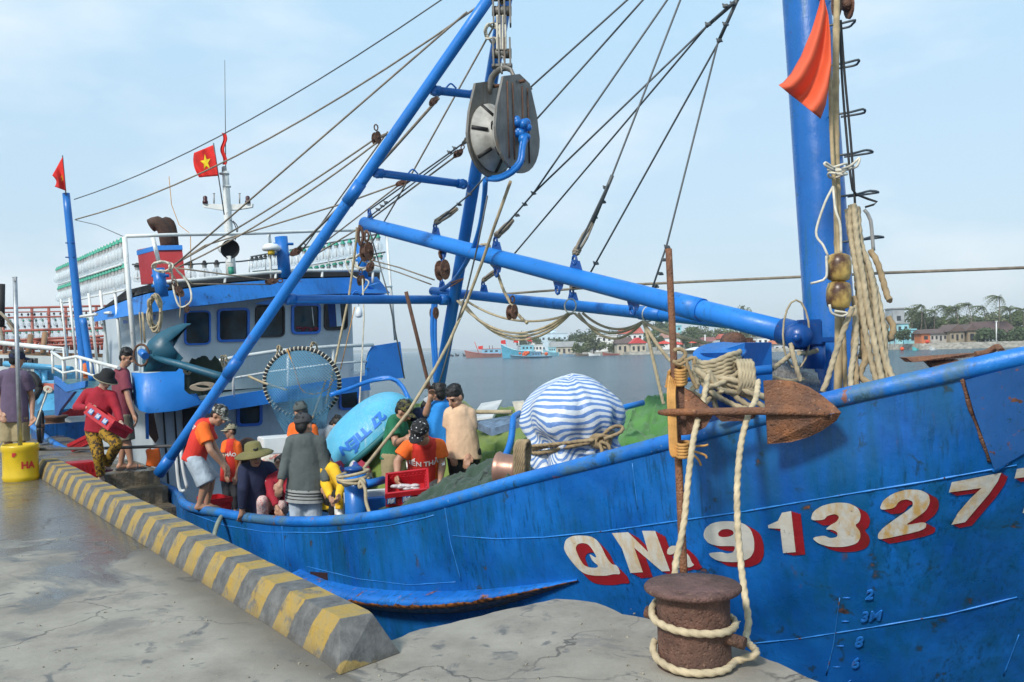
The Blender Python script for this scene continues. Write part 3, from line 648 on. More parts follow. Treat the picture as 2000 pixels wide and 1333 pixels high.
# railings
def rail_px(name, px, s, r, parent=boat): return wpipe(name, [BS(x, y, s) for x, y in px], r, parent=parent)
fr_ = rail_px('front_railing', [(360, 721), (455, 699), (540, 686), (650, 677), (729, 674)], SD, .028)
rail_px('lower_rail', [(380, 754), (440, 742), (520, 728), (650, 711), (716, 706)], SD-.02, .018, fr_)
for x, y0, y1 in ((650, 677, 742), (455, 699, 775), (562, 685, 760)): rail_px('railing_post', [(x, y0), (x+1, y1)], SD-.02, .022, fr_)
# starboard side of the upper deck: walkway bracket, railing, going aft
pz = SPZ(t_[0])[1]
PS = -2.5
side_floor = MB(); side_floor.hexa([BP(105, 742, PS), BP(168, 756, PS), BP(228, 768, PS), BP(228, 768, PS)+PT*1.2, BP(105, 742, PS)+PT*1.4], Vector((0, 0, -.06))); side_floor.obj('side_walkway', MATS['deck_green_paint'], boat)
m_ = MB(); m_.hexa([BP(105, 735, PS-.02), BP(130, 752, PS-.02), BP(167, 744, PS-.02), BP(166, 757, PS-.02), BP(129, 766, PS-.02), BP(106, 748, PS-.02)], PT*.04); m_.obj('walkway_edge', M_blue, boat)
m_ = MB(); m_.hexa([BP(105, 750, PS), BP(129, 766, PS), BP(145, 765, PS), BP(118, 800, PS), BP(113, 812, PS), BP(107, 812, PS)], PT*.05); m_.obj('walkway_bracket', M_bluedk, boat)
sr = MB
def side_rail(name, px, r=.02, parent=boat, p=PS): return wpipe(name, [BP(x, y, p) for x, y in px], r, parent=parent)
srl = side_rail('side_railing', [(101, 688), (122, 702), (150, 697), (205, 712), (232, 719)], .026)
side_rail('lower_rail', [(105, 719), (123, 729), (150, 724), (190, 736)], .018, srl)
for x, y0, y1 in ((102, 688, 730), (123, 702, 745), (149, 697, 742), (158, 699, 746), (177, 705, 730), (191, 709, 740)): side_rail('railing_post', [(x, y0), (x+2, y1)], .022, srl)
side_rail('railing_arm', [(101, 688), (108, 680), (124, 680), (128, 740)], .02, srl, PS+.3)
# tall blue columns by the starboard side
pipe('flag_pole_mast', W(168, 760, 15.8), W(129, 378, 15.8), .075, .06, M_blue); pipe('deck_column', W(181, 748, 15.0), W(162, 622, 15.0), .055, None, M_bluetop)
for y in (475, 503): m_ = MB(); m_.tube([W(128, y, 15.75), W(146, y, 15.75)], .012, 6); m_.obj('mast_step', M_bluedk, boat)
# ---------------- white light frame with squid lamps along the starboard side
def lamp_mesh():
    m_ = MB(); m_.lathe([(0, .0), (.055, .012), (.092, .055), (.10, .10), (.085, .155), (.05, .205), (.037, .235)], (0, 0, -.34), seg=10, mi=0)
    m_.lathe([(.040, .222), (.043, .29)], (0, 0, -.34), seg=8, mi=1)
    m_.lathe([(.055, .275), (.052, .30), (.036, .315), (.028, .345), (.0, .355)], (0, 0, -.34), seg=8, mi=2)
    m_.lathe([(.012, .05), (.014, .14), (.004, .20)], (0, 0, -.34), seg=6, mi=1); return m_
n = N('lamp_glass'); n.col((.82, .88, .90, 1)); n.rough(.04); n.b.inputs['IOR'].default_value = 1.25; n.b.inputs['Alpha'].default_value = .30; n.b.inputs['Specular IOR Level'].default_value = .9; M_bulb = n.m
M_sock = mat_simple('lamp_socket_metal', (.30, .30, .29, 1), .45); M_green = mat_simple('green_plastic', (.03, .28, .19, 1), .5)
bulb0 = None
def put_lamp(p, parent, sc_=1.0, tilt=0.0, dark=False):
    global bulb0, bulb1
    k = 'd' if dark else 'g'
    if k not in BUL: o = lamp_mesh().obj('squid_lamp', [M_bulb, M_sock, M_green if not dark else M_dark], loc=(0, 0, 0)); o.data.name = 'squid_lamp_mesh'; BUL[k] = o.data; bpy.data.objects.remove(o)
    o = bpy.data.objects.new('squid_lamp', BUL[k]); S.collection.objects.link(o); o.parent = parent; o.location = Vector(p)-WL(parent); o.scale = (sc_,)*3; o.rotation_euler = (tilt, tilt*.6, random.random()*3); return o
BUL = {}
PA0, PA1 = W(238, 466, 13.2), W(113, 523, 19.6); PB0, PB1 = W(244, 516, 13.2), W(116, 560, 19.6)
rack = MB(); rack.tube([W(243, 463, 13.1), W(252, 570, 13.1), W(266, 725, 13.1)], .035, 10); rack1 = rack.obj('lamp_frame', M_white, boat)
def bar(a, b, r=.018, nm='frame_bar', par=None, mat=None): m_ = MB(); m_.tube([a, b], r, 8); return m_.obj(nm, mat or M_white, par or rack1)
for (a, b) in ((PA0, PA1), (PB0, PB1)):
    dn = Vector((0, 0, -.37)); bar(a+Vector((0, 0, .0)), b, .014); bar(a+dn, b+dn, .014)
    for i in range(27):
        t = i/26; put_lamp(a.lerp(b, t)+Vector((0, 0, .0)), rack1, 1.0, random.uniform(-.05, .05))
for x0, y0, x1, y1, Z in ((119, 584, 132, 700, 19), (136, 582, 150, 715, 17.6), (153, 578, 168, 706, 16.4), (173, 573, 190, 712, 15.6), (196, 568, 212, 712, 14.8), (224, 562, 238, 715, 14.0), (208, 500, 210, 515, 14.4)): bar(W(x0, y0, Z), W(x1, y1, Z), .024, 'frame_post')
# stub arms to the visor
for x0, y0, x1, y1 in ((157, 619, 190, 614), (205, 612, 216, 611), (228, 606, 246, 603), (262, 603, 286, 598)): bar(W(x0, y0, 14.2), W(x1, y1, 14.0), .022, 'frame_arm')
bar(W(120, 590, 18.9), W(150, 589, 17.6), .016)
# top crossbar of the frame over the wheelhouse and the far corner post
tb = wpipe('lamp_frame', [W(245, 462, 13.1), W(340, 459, 13.6), W(470, 457, 14.5), W(640, 451, 15.6), W(756, 449, 16.6)], .026)
for p in ([(298, 462, 13.5), (311, 516, 13.5)], [(525, 456, 14.9), (530, 490, 14.9)], [(754, 449, 16.6), (772, 665, 16.6)]): wpipe('frame_post', [W(*a) for a in p], .032 if p[0][0] < 300 else .024, parent=tb)
wpipe('frame_arm', [W(752, 560, 16.3), W(765, 560, 16.6)], .02, parent=tb)
# string of single lamps behind the funnel
ln_ = [W(258, 517, 15.5), W(350, 518, 16), W(470, 511, 16.8), W(520, 505, 17)]
wpipe('lamp_wire', ln_, .014, M_wire, tb)
for x in (268, 372, 399, 423, 300, 350): put_lamp(W(x, 515-(x-268)*.035, 16.2), tb, 1.0, 0, True)
bar(W(262, 543, 15.5), W(300, 543, 15.8), .01, par=tb)
# rear rack on the port side
for (xa, ya, xb, yb, nn, dk_) in ((490, 503, 560, 490, 8, True), (566, 490, 748, 457, 14, False), (494, 532, 560, 526, 7, False), (592, 523, 752, 494, 13, False)):
    a = W(xa, ya, 19.5 if xa < 560 else 18.6); b = W(xb, yb, 18.6 if xb < 562 else 16.9); bar(a+Vector((0, 0, .01)), b+Vector((0, 0, .01)), .016, par=tb, mat=M_wire)
    if ya < 510: bar(a+Vector((0, 0, -.38)), b+Vector((0, 0, -.38)), .01, par=tb)
    for i in range(nn): put_lamp(a.lerp(b, (i+.3)/nn), tb, .95 if xb > 562 else .8, 0, dk_)
for x, y0, y1, Z in ((486, 504, 540, 19.5), (518, 500, 530, 19.3), (641, 470, 530, 17.9)): bar(W(x, y0, Z), W(x+1, y1, Z), .014, par=tb)
# ---------------- funnel with exhausts
fz = 14.6
fn = MB(); fn.hexa([W(303, 481, fz), W(355, 480, fz), W(363, 552, fz), W(311, 552, fz)], -HD*.8+Vector((0, 0, .02))); funnel = fn.obj('funnel', [mat_paint('red_paint', (.40, .022, .03, 1), .05, .12, rough=.5, grime=(.12, .02, .02, 1))], boat)
m_ = MB(); m_.hexa([W(304, 480, fz-.03), W(356, 479, fz-.03), W(357, 488, fz-.03), W(305, 489, fz-.03)], -HD*.86); m_.obj('funnel_band', M_bluetop, funnel)
fn2 = MB(); e1 = [W(328, 482, 15), W(323, 455, 15), W(318, 444, 15), W(307, 436, 15), W(295, 441, 15)]; fn2.tube(smooth_path(e1, .05), [.13]*2+[.12]*0 if False else .115, 12); fn2.obj('exhaust_pipe', M_soot, funnel)
fn2 = MB(); e1 = [W(341, 482, 15.4), W(338, 455, 15.4), W(333, 437, 15.4), W(324, 432, 15.4), W(319, 436, 15.4)]; fn2.tube(smooth_path(e1, .05), .072, 12); fn2.obj('exhaust_pipe', M_soot, funnel)
# ---------------- white signal mast
mz = 15.2
sm = MB(); p, r = shaft(W(452, 545, mz), W(440, 335, mz), .085, .05, 8); sm.tube(p, r, 14); sm.lathe([(.0, 0), (.085, 0), (.085, .02), (0, .02)], W(438, 341, mz), seg=12); sm.lathe([(.0, 0), (.07, 0), (.07, .02), (0, .02)], W(443, 366, mz), seg=12)
smo = sm.obj('signal_mast', M_white, boat)
m_ = MB(); m_.hexa([W(396, 398, mz), W(443, 400, mz), W(443, 411, mz), W(428, 410, mz), W(397, 405, mz)], CF*.08); m_.obj('crosstree', M_white, smo)
m_ = MB(); m_.hexa([W(446, 400, mz), W(493, 398, mz), W(492, 405, mz), W(462, 410, mz), W(446, 411, mz)], CF*.08); m_.obj('crosstree', M_white, smo)
for x in (401, 484): m_ = MB(); m_.lathe([(.0, 0), (.045, 0), (.045, .04), (.035, .05), (.035, .11), (.02, .125), (0, .13)], W(x, 398, mz), seg=10); m_.obj('signal_lamp', mat_simple('dark_red_lens', (.05, .008, .012, 1), .3), smo)
for x in (418, 468): m_ = MB(); m_.tube([W(x, 398, mz), W(x, 380, mz)], .012, 6); m_.lathe([(0, 0), (.02, 0), (.02, .01), (0, .01)], W(x, 379, mz), seg=6); m_.obj('sensor_stalk', M_sock, smo)
m_ = MB(); m_.lathe([(.0, 0), (.04, 0), (.04, .09), (.02, .11), (0, .11)], W(438, 338, mz), seg=10); m_.obj('mast_lamp', M_sock, smo)
m_ = MB(); m_.tube([W(441, 335, mz), W(439, 118, mz)], [.008, .004], 6); m_.obj('whip_antenna', M_wire, smo)
m_ = MB(); c = W(447, 486, 14.7); ax = (-CF*.62+CR*.45+Vector((0, 0, -.18))).normalized(); m_.lathe([(0, -.26), (.09, -.25), (.12, -.20), (.13, -.05), (.155, .06)], c, ax=ax, seg=20, mi=0); m_.lathe([(.155, .06), (.15, .065), (.135, .03), (.07, -.05), (0, -.06)], c, ax=ax, seg=20, mi=1); m_.box(c-Vector((0, 0, .17)), (.07, .07, .1), mi=0); m_.obj('loudspeaker', [mat_simple('white_plastic', (.75, .77, .76, 1), .4, .05), M_dark], smo)
m_ = MB(); m_.tube([W(452, 540, 14.8), W(451, 522, 14.8)], .045, 10); m_.obj('green_canister', M_green, smo)
m_ = MB(); m_.tube(smooth_path([W(450, 430, 15), W(458, 438, 15), W(463, 455, 15), W(459, 470, 15), W(465, 445, 15), W(455, 432, 15)], .05), .008, 5); m_.obj('mast_cable', M_black, smo)
# bollard-like blue derrick posts on the roof
for (x, y0, y1, Z, r) in ((552, 463, 545, 14.6, .10), (312, 525, 580, 12.9, .085), (706, 475, 545, 15.2, .075)):
    m_ = MB(); m_.tube([W(x-3, y0, Z), W(x+5, y1, Z)], r, 16)
    for yy, e in ((y0+14, .30), (y0+34, .26)): m_.tube([W(x-18*r/.1, yy, Z), W(x+21*r/.1, yy, Z)], .022, 8)
    m_.obj('derrick_post', M_blue, boat)
m_ = MB(); m_.lathe([(0, 0), (.13, 0), (.15, .04), (.10, .10), (0, .12)], W(530, 490, 14.4), seg=14); m_.obj('radar_dome', MATS['white_plastic'], frame_top)
m_ = MB(); m_.lathe([(0, 0), (.055, .0), (.055, .07), (0, .07)], W(530, 498, 14.35), seg=12); m_.obj('beacon', mat_simple('yellow_plastic', (.55, .36, .02, 1), .5), frame_top)
# hanging bulb by the wheelhouse corner
m_ = MB(); m_.tube([W(698, 580, 14.6), W(701, 598, 14.6)], .006, 5, 1); m_.lathe([(0, 0), (.03, .0), (.06, .03), (.055, .10), (.03, .16), (0, .17)], W(701, 621, 14.6), seg=12, mi=0); m_.obj('hanging_lamp', [mat_simple('lamp_white', (.8, .84, .9, 1), .3, .03), M_ropewh], leg1)
# ============================================================ standing rigging (parts of the boat)
def mt(py, dx=-.19): c = mast_at(py); return c+CR*dx
def wire(name, pts, r=.010, mat=None, parent=boat, sag=0, sides=6):
    pts = [Vector(p) for p in pts]
    if len(pts) == 2 and sag:
        a, b = pts; pts = [a.lerp(b, i/12)-Vector((0, 0, sag*4*(i/12)*(1-i/12))) for i in range(13)]
    m_ = MB(); m_.tube(pts if len(pts) > 3 or not sag else pts, r, sides); return m_.obj(name, mat or M_wire, parent)
def clips(par, pts, r=.022):
    for p in pts:
        m_ = MB(); m_.box(p, (.05, .035, .03), rot=random.random()*3, bev=.006); m_.tube([p+Vector((-.03, 0, .02)), p+Vector((.03, 0, -.01))], .008, 5); m_.obj('wire_clip', M_wire, par)
def lashing(par, a, b, r=.028, mat=None, n=5):
    a = Vector(a); b = Vector(b); u, w = frame(b-a); m_ = MB()
    for k in range(n):
        q = 2*math.pi*k/n; o1 = (u*math.cos(q)+w*math.sin(q))*r
        m_.tube([a+o1*.5, a.lerp(b, .3)+o1, a.lerp(b, .6)+o1*1.1, b+o1*.4], .012, 6)
    for t in (.08, .13, .18): 
        c = a.lerp(b, t); m_.tube([c+(u*math.cos(q)+w*math.sin(q))*r*1.1 for q in [j*math.pi/4 for j in range(9)]], .012, 6)
    return m_.obj('lashing', mat or M_ropedk, par)
Zb = lambda px: 7.15+(1566-px)/(1566-712)*5.15
s1 = wire('stay_wire', [L1[718], W(905, 280, 10.6), W(1035, 172, 9.6), mt(-264)]); lashing(s1, W(905, 280, 10.6), W(1000, 202, 9.9), .025, M_ropedk); clips(s1, [W(x, y, z) for x, y, z in ((738, 410, 11.6), (746, 403, 11.6), (754, 396, 11.5), (878, 298, 10.8), (888, 290, 10.7), (1008, 196, 9.8), (1034, 173, 9.6))])
s2 = wire('stay_wire', [L1[850], W(917, 380, 10.5), mt(-290)]); lashing(s2, L1[850], W(893, 408, 10.8)); clips(s2, [W(897, 400, 10.7), W(917, 380, 10.5)])
s3 = wire('stay_wire', [L1[968], W(1042, 378, 9.9), mt(-301)]); lashing(s3, L1[968], W(1002, 430, 10.2)); clips(s3, [W(1010, 421, 10.1), W(1025, 400, 10), W(1042, 378, 9.9)])
s4 = wire('stay_wire', [L1[1122], W(1195, 345, 9.3), mt(-444)]); lashing(s4, L1[1122], W(1157, 437, 9.5)); clips(s4, [W(1162, 425, 9.5), W(1178, 395, 9.4), W(1183, 367, 9.4)]); wire('stay_tail', [W(1157, 437, 9.5), W(1196, 343, 9.25)], .02, parent=s4)
KN = W(1440, 0, 8.3)
s5 = wire('stay_wire', [L2[945], W(975, 525, 10.9), W(1003, 498, 10.7), W(1382, 50, 8.7), KN]); lashing(s5, L2[945], W(975, 525, 10.9), .02)
s5b = wire('stay_wire', [W(1042, 378, 9.9), W(1380, 52, 8.7)])
s6 = wire('stay_wire', [L2[1118], W(1142, 553, 9.6), W(1404, 82, 8.6), KN]); lashing(s6, L2[1118], W(1142, 555, 9.6), .025); clips(s6, [W(1164, 515, 9.5)])
s7 = wire('stay_wire', [L2[1272], W(1302, 480, 8.9), W(1402, 84, 8.5)]); clips(s7, [W(1281, 560, 9), W(1290, 535, 9), W(1298, 508, 8.9), W(1303, 483, 8.9)])
wire('stay_bridle', [W(1380, 52, 8.68), KN, mt(-110)], .018); wire('stay_bridle', [W(1404, 80, 8.55), KN], .018); clips(s6, [W(1383, 48, 8.6), W(1417, 12, 8.4), W(1405, 80, 8.5), W(1417, 48, 8.4), W(1432, 8, 8.3)], .03)
# ============================================================ running ropes aft: lines of the boat
def ln(pts, r=.011, mat=None, sag=0): return wire('rigging_rope', pts, r, mat or M_ropedk, boat, sag)
ln([W(868, -4, 10), W(145, 390, 15.7)], .008, M_wire, .22); ln([W(948, 3, 9.9), W(148, 429, 15.7)], .011, M_ropedk, .30); wire('halyard', [W(146, 430, 15.7), W(190, 440, 15.3), W(240, 462, 13.5)], .006, M_wire)
ln([W(912, 24, 9.95), W(330, 528, 13.1)], .012); ln([W(330, 345, 14.6), W(335, 400, 14.6), W(350, 440, 14.4), W(372, 457, 14), W(373, 530, 14)], .006, M_ropeor)
BK1 = W(735, 270, 11.2); ln([W(757, 262, 11.2), W(742, 268, 11.2)], .02); ln([BK1, W(338, 518, 13.1)], .011, None, .05); ln([BK1+Vector((0, 0, -.06)), W(345, 524, 13.1)], .011, None, .1)
ln([W(857, 192, 10.8), W(770, 290, 11.4), W(690, 378, 12.2), W(577, 490, 14.4)], .018); ln([W(968, 45, 9.9), W(803, 342, 11.4), W(700, 520, 12.5)], .011); ln([W(757, 258, 11.3), W(590, 490, 14.4)], .011)
ln([W(785, 357, 11.4), W(677, 396, 12), W(400, 480, 13), W(345, 515, 13.1)], .011, None); ln([W(783, 359, 11.4), W(600, 500, 14.3)], .010); ln([W(896, 301, 10.8), W(698, 448, 12.5), W(580, 520, 14.4)], .011); ln([W(890, 295, 10.8), W(720, 425, 12.2)], .009, M_wire)
ln([W(345, 524, 13.0), W(530, 548, 13.4)], .012); ln([W(338, 520, 13.0), W(375, 555, 13.0), W(530, 556, 13.4)], .010)
ln([W(712, 505, 14.9), W(780, 523, 13.8), W(848, 547, 12.8)], .011); ln([W(706, 510, 14.9), W(780, 533, 13.8), W(842, 556, 12.8)], .010)
ln([W(697, 445, 12.2), W(696, 470, 12.3), W(682, 577, 12.3), W(652, 720, 12.2), W(637, 790, 12)], .016, M_rope); ln([W(693, 600, 13), W(665, 722, 13)], .007, M_ropeor); ln([W(722, 452, 12.2), W(758, 575, 12), W(790, 740, 12)], .010, M_wire)
ln([W(708, 545, 14), W(711, 620, 14), W(706, 720, 14), W(702, 790, 13)], .012, M_ropewh); ln([W(997, 355, 9.3), W(963, 450, 9.8), W(941, 514, 10), W(911, 592, 10.2), W(877, 669, 10), W(850, 720, 9.9), W(798, 805, 9.7), W(710, 916, 9.4)], .019, M_rope); ln([W(952, 383, 9.5), W(933, 480, 9.8), W(911, 572, 10.1), W(889, 641, 10.1), W(866, 722, 10.2), W(850, 775, 10.3)], .010, M_wire)
# swags of rope under the second boom
def swag(a, b, dip, r=.014, mat=None, n=16):
    a = Vector(a); b = Vector(b); return wire('rope_swag', [a.lerp(b, i/n)-Vector((0, 0, dip*4*(i/n)*(1-i/n))) for i in range(n+1)], r, mat or M_rope)
for dx, dip in ((0, .30), (10, .38), (18, .16), (4, .34)): swag(W(893+dx, 588, 11.4), W(1110+dx*.5, 612, 9.9), dip)
for dx, dip in ((0, .16), (8, .22), (16, .12)): swag(W(1122+dx, 612, 9.8), W(1256, 628, 9.3), dip, .014)
for pts in ([(1256, 628), (1275, 660), (1300, 695), (1318, 712)], [(1258, 630), (1268, 670), (1282, 730), (1296, 790)], [(1262, 632), (1300, 650), (1370, 668), (1420, 680)], [(1256, 630), (1285, 675), (1310, 706)]):
    m_ = MB(); m_.rope([W(x, y, 8.7-(x-1256)*.004) for x, y in pts], .016); m_.obj('hanging_line', M_rope, boat)
m_ = MB(); m_.rope([W(940, 500, 10.55), W(935, 482, 10.5), W(955, 480, 10.45), W(955, 508, 10.5), W(970, 530, 10.4), W(985, 570, 10.3), W(1010, 612, 10.2), W(1030, 632, 10.1)], .017); m_.obj('hanging_line', M_rope, boat)
swag(W(735, 600, 12.4), W(860, 590, 12.4), -.02, .01) if False else None
for x, y, Z in ((1270, 606, 9.0), (1118, 590, 9.7)):
    m_ = MB(); c = b2a.lerp(b2b, (1588-x)/(1588-845)); c = W(x-4, y+8, Z); dd = (b2b-b2a).normalized(); u, w_ = frame(dd); m_.tube([c+(u*math.cos(q)+w_*math.sin(q))*.075 for q in [k*math.pi/8 for k in range(17)]], .008, 6); m_.obj('lashing', M_ropewh, boom2)
# the long horizontal rope to another mooring
tag(wire('long_rope', [W(2060, 521, 9), W(1740, 533, 9.5), W(1240, 556, 11), W(950, 577, 13), W(860, 588, 13)], .017, M_ropedk, None), 'long taut horizontal rope stretched across the water behind the tall blue mast', 'rope')
# pulley blocks
def block(c, s=1.0, name='pulley_block', parent=boat, ax=None, mat=None, hang=True, roll=0.0):
    m_ = MB(); c = Vector(c); ax = Vector(ax or (.6, -.8, 0)).normalized(); up = Vector((math.sin(roll), 0, math.cos(roll))); u = ax.cross(up).normalized(); up = u.cross(ax)
    for sd_ in (-1, 1):
        q = [c+ax*(.045*s*sd_)+(u*math.cos(a)*.058+up*math.sin(a)*.105)*s for a in [k*math.pi/6 for k in range(12)]]; m_.hexa(q, ax*(.018*s*sd_))
    m_.lathe([(.0, -.04*s), (.052*s, -.04*s), (.036*s, 0), (.052*s, .04*s), (0, .04*s)], c, ax=ax, seg=14); m_.lathe([(0, -.075*s), (.022*s, -.075*s), (.022*s, .075*s), (0, .075*s)], c, ax=ax, seg=8)
    if hang: m_.tube([c+up*(.12+.05*math.sin(a)+.05)*s+u*(.035*math.cos(a)*s) for a in [k*math.pi/4 for k in range(9)]], .012*s, 6)
    return m_.obj(name, mat or M_rustbr, parent)
block(W(864, 528, 10.9), 1.15); block(W(716, 492, 12.2), 1.2); block(BK1, .75); block(W(847, 198, 10.8), .6, roll=.7); block(W(783, 358, 11.4), .6, roll=1.2); block(W(895, 300, 10.8), .6, roll=.8)
block(W(530, 550, 13.4), .8, roll=1.5); block(W(578, 492, 14.3), .9, roll=1.); block(W(723, 522, 14.5), .8, roll=.4); block(W(705, 548, 14.2), .8); block(W(1000, 610, 10.0), .8, mat=M_rustbr, roll=.1); block(W(848, 612, 12.5), .8); block(W(350, 570, 12.7), .8, roll=-.6); block(W(365, 604, 12.7), .5)
for pts, r in (([(864, 488), (860, 496), (864, 505), (868, 497), (864, 488)], .012), ([(716, 450), (712, 462), (716, 474), (721, 462), (716, 450)], .014), ([(703, 440), (700, 460), (704, 480), (709, 462), (705, 443)], .02), ([(880, 560), (905, 545), (880, 553)], .01)):
    m_ = MB(); m_.tube(smooth_path([W(x, y, 11.9 if x < 800 else 10.9) for x, y in pts], .03), r, 6); m_.obj('chain_link', M_rustbr, boat)
def hose(pts, r, name='hydraulic_hose', parent=boat, mat=None): m_ = MB(); m_.tube(smooth_path([W(*p) for p in pts], .08), r, 10); return m_.obj(name, mat or M_blue, parent)
hose([(948, 352, 9.5), (946, 385, 9.7), (938, 440, 10), (922, 490, 10.4), (897, 535, 11), (878, 556, 11.8), (862, 566, 12.4)], .028); hose([(848, 575, 12.5), (844, 640, 12.5), (848, 700, 12.5), (852, 760, 12.5)], .03); hose([(852, 575, 12.5), (850, 660, 12.5), (856, 760, 12.5)], .026)
hose([(645, 772, 11), (690, 757, 11.2), (720, 745, 11.3), (760, 738, 11.3), (785, 755, 11.2), (800, 785, 11)], .026); hose([(660, 770, 11.1), (700, 752, 11.2), (745, 742, 11.3), (778, 745, 11.2), (806, 790, 11)], .02)
# ============================================================ tangles of rope on the derrick posts
def tangle(name, c, rx, rz, n, r, mat, label, seed, elong=1.0, Z=13, mess=.35, thing_=True, parent=None):
    rr = random.Random(seed); m_ = MB(); pts = []; c = Vector(c)
    for i in range(n*8):
        a = 2*math.pi*i/8; k = i//8; pts.append(c+CR*(rx*math.cos(a)*rr.uniform(1-mess, 1))+Vector((0, 0, rz*math.sin(a)*rr.uniform(1-mess, 1)*elong))+CF*(rr.uniform(-.08, .08)))
    m_.rope(pts, r, sides=6); o = m_.obj(name, mat, parent)
    if parent is None: tag(o, label, 'rope')
    return o
tangle('rope_tangle', W(318, 522, 12.7), .16, .08, 4, .013, M_ropewh, 'pale rope looped in a tangle round the blue post left of the red funnel', 1)
tangle('rope_coil', W(303, 612, 12.6), .10, .27, 5, .015, M_rope, 'brown rope coil hanging lengthways below the visor, over the raised teal anchor', 2)
tangle('rope_tangle', W(708, 512, 14.6), .16, .14, 4, .012, M_ropewh, 'pale rope knotted in loops on the blue post by the upper end of the boom', 3)
for pts, r, mt_ in (([(335, 528, 12.8), (340, 570, 12.7), (352, 600, 12.7), (373, 588, 12.7), (368, 555, 12.8), (345, 528, 12.8)], .014, M_ropewh), ([(330, 530, 12.9), (345, 550, 12.8), (352, 590, 12.7), (351, 622, 12.7)], .008, M_rope), ([(697, 500, 14.7), (675, 510, 14.5), (690, 540, 14.5), (720, 550, 14.5), (707, 575, 14.4)], .012, M_ropewh)):
    m_ = MB(); m_.tube(smooth_path([W(*p) for p in pts], .04), r, 6); m_.obj('rigging_rope', mt_, boat)
for x in (276, 281, 283): wire('rigging_rope', [W(x-4, 610, 12.9), W(x+1, 670, 12.9)], .008, M_rope)
# ============================================================ power block with its tackle
PBc = W(983, 262, 9.3); n_ax = Vector((.80, -.60, 0)).normalized(); eh = Vector((.60, .80, 0))
def steel_mat():
    n = N('worn_steel'); v = n.map((1, 1, 1)); a = n.noise(v, 5, 7, .6); vs = n.map((20, 20, 1.2)); s_ = n.noise(vs, 2, 5)
    c = n.mix(n.rng(a, .3, .7), (.13, .125, .115, 1), (.26, .245, .22, 1)); c = n.mix(n.rng(s_, .56, .68, 0, .6), c, (.18, .10, .05, 1)); n.col(c); n.b.inputs['Metallic'].default_value = .45; n.rough(.55); n.bump(a, .3, .006); return n.m
M_steel = steel_mat()
pb = thing('power_block', 'big grey steel net hauling block with a white drum hanging under the blue gantry', 'power block', PBc)
def pbplate(off, flip=1):
    out = []
    for k in range(15): a = RAD(-180+180*k/14+0); out.append((.37*math.cos(a), -.02+.40*math.sin(a)))
    out += [(.33, .22), (.22, .52), (.05, .58), (-.22, .50), (-.33, .20)]
    q = [PBc+n_ax*off+eh*x*flip+Vector((0, 0, z)) for x, z in out]; m_ = MB(); m_.hexa(q, n_ax*.03); return m_
p_ = pbplate(.16); p1 = p_.obj('side_plate', M_steel, pb); p2 = pbplate(-.19).obj('side_plate', M_steel, pb)
for x in (-.17, -.08, .08, .17): m_ = MB(); m_.tube([PBc+n_ax*.195+eh*x+Vector((0, 0, .46)), PBc+n_ax*.195+eh*x+Vector((0, 0, -.30))], .008, 6); m_.obj('rib', M_rustbr, p1)
m_ = MB(); m_.lathe([(.10, -.155), (.345, -.15), (.345, -.13), (.20, -.02), (.20, .02), (.345, .13), (.345, .15), (.10, .155)], PBc+Vector((0, 0, -.02)), ax=n_ax, seg=32); drum = m_.obj('drum', mat_simple('pale_drum', (.36, .35, .32, 1), .6, .3, 10, .3), pb)
for k in range(7):
    a = 2*math.pi*k/7+.3; d = eh*math.cos(a)+Vector((0, 0, math.sin(a)))
    for sg in (-1, 1): m_ = MB(); A_ = PBc+Vector((0, 0, -.02))+d*.215+n_ax*.035*sg; Bq = PBc+Vector((0, 0, -.02))+d*.345+n_ax*.135*sg; m_.tube([A_, Bq], .022, 6); m_.obj('rubber_cleat', M_black, drum)
m_ = MB(); cc = PBc+n_ax*.22+Vector((0, 0, .0)); rr = random.Random(3)
for i in range(16): m_.ball(cc+Vector((rr.uniform(-.08, .08), rr.uniform(-.03, .03), rr.uniform(-.1, .1))), rr.uniform(.03, .06), 0, 7)
m_.obj('hydraulic_motor', M_blue, pb)
hb = MB(); hb.tube(smooth_path([cc+Vector((.05, -.03, -.05)), W(1022, 290, 9.05), W(1018, 318, 9.0), W(1000, 338, 9.05), W(975, 350, 9.2), W(952, 350, 9.4)], .05), .026, 10); hb.obj('hose', M_blue, pb)
hb = MB(); hb.tube(smooth_path([cc+Vector((.02, -.03, -.05)), W(1017, 290, 9.1), W(1013, 316, 9.05), W(997, 333, 9.1), W(975, 345, 9.25), W(950, 347, 9.45)], .05), .02, 10); hb.obj('hose', M_blue, pb)
yk = MB(); ytop = PBc+Vector((0, 0, .66)); yk.tube(smooth_path([PBc+n_ax*.17+Vector((0, 0, .48)), PBc+n_ax*.12+Vector((0, 0, .62)), ytop, PBc-n_ax*.12+Vector((0, 0, .60)), PBc-n_ax*.17+Vector((0, 0, .44))], .05), .035, 8, flat=.6); yk.obj('yoke', M_steel, pb)
m_ = MB(); m_.tube([PBc+n_ax*-.2+Vector((0, 0, .52))+eh*.05, PBc+n_ax*.25+Vector((0, 0, .50))+eh*.05], .018, 8); m_.obj('pin', M_rustbr, pb)
tk = thing('rope_tackle', 'pair of grey pulley blocks joined by pale rope falls above the steel net block', 'pulley tackle', ytop)
for (py, up) in ((22, 1), (105, -1)):
    c = W(980, py, 9.35); m_ = MB(); 
    for o_ in (-.085, -.028, .028, .085): m_.box(c+CR*o_, (.018, .14, .30), bev=.005)
    m_.box(c+Vector((0, 0, .13*up)), (.21, .10, .03), bev=.005); m_.lathe([(0, -.10), (.05, -.10), (.05, .10), (0, .10)], c, ax=CR, seg=12); m_.obj('block_shell', M_steel, tk)
fl = MB()
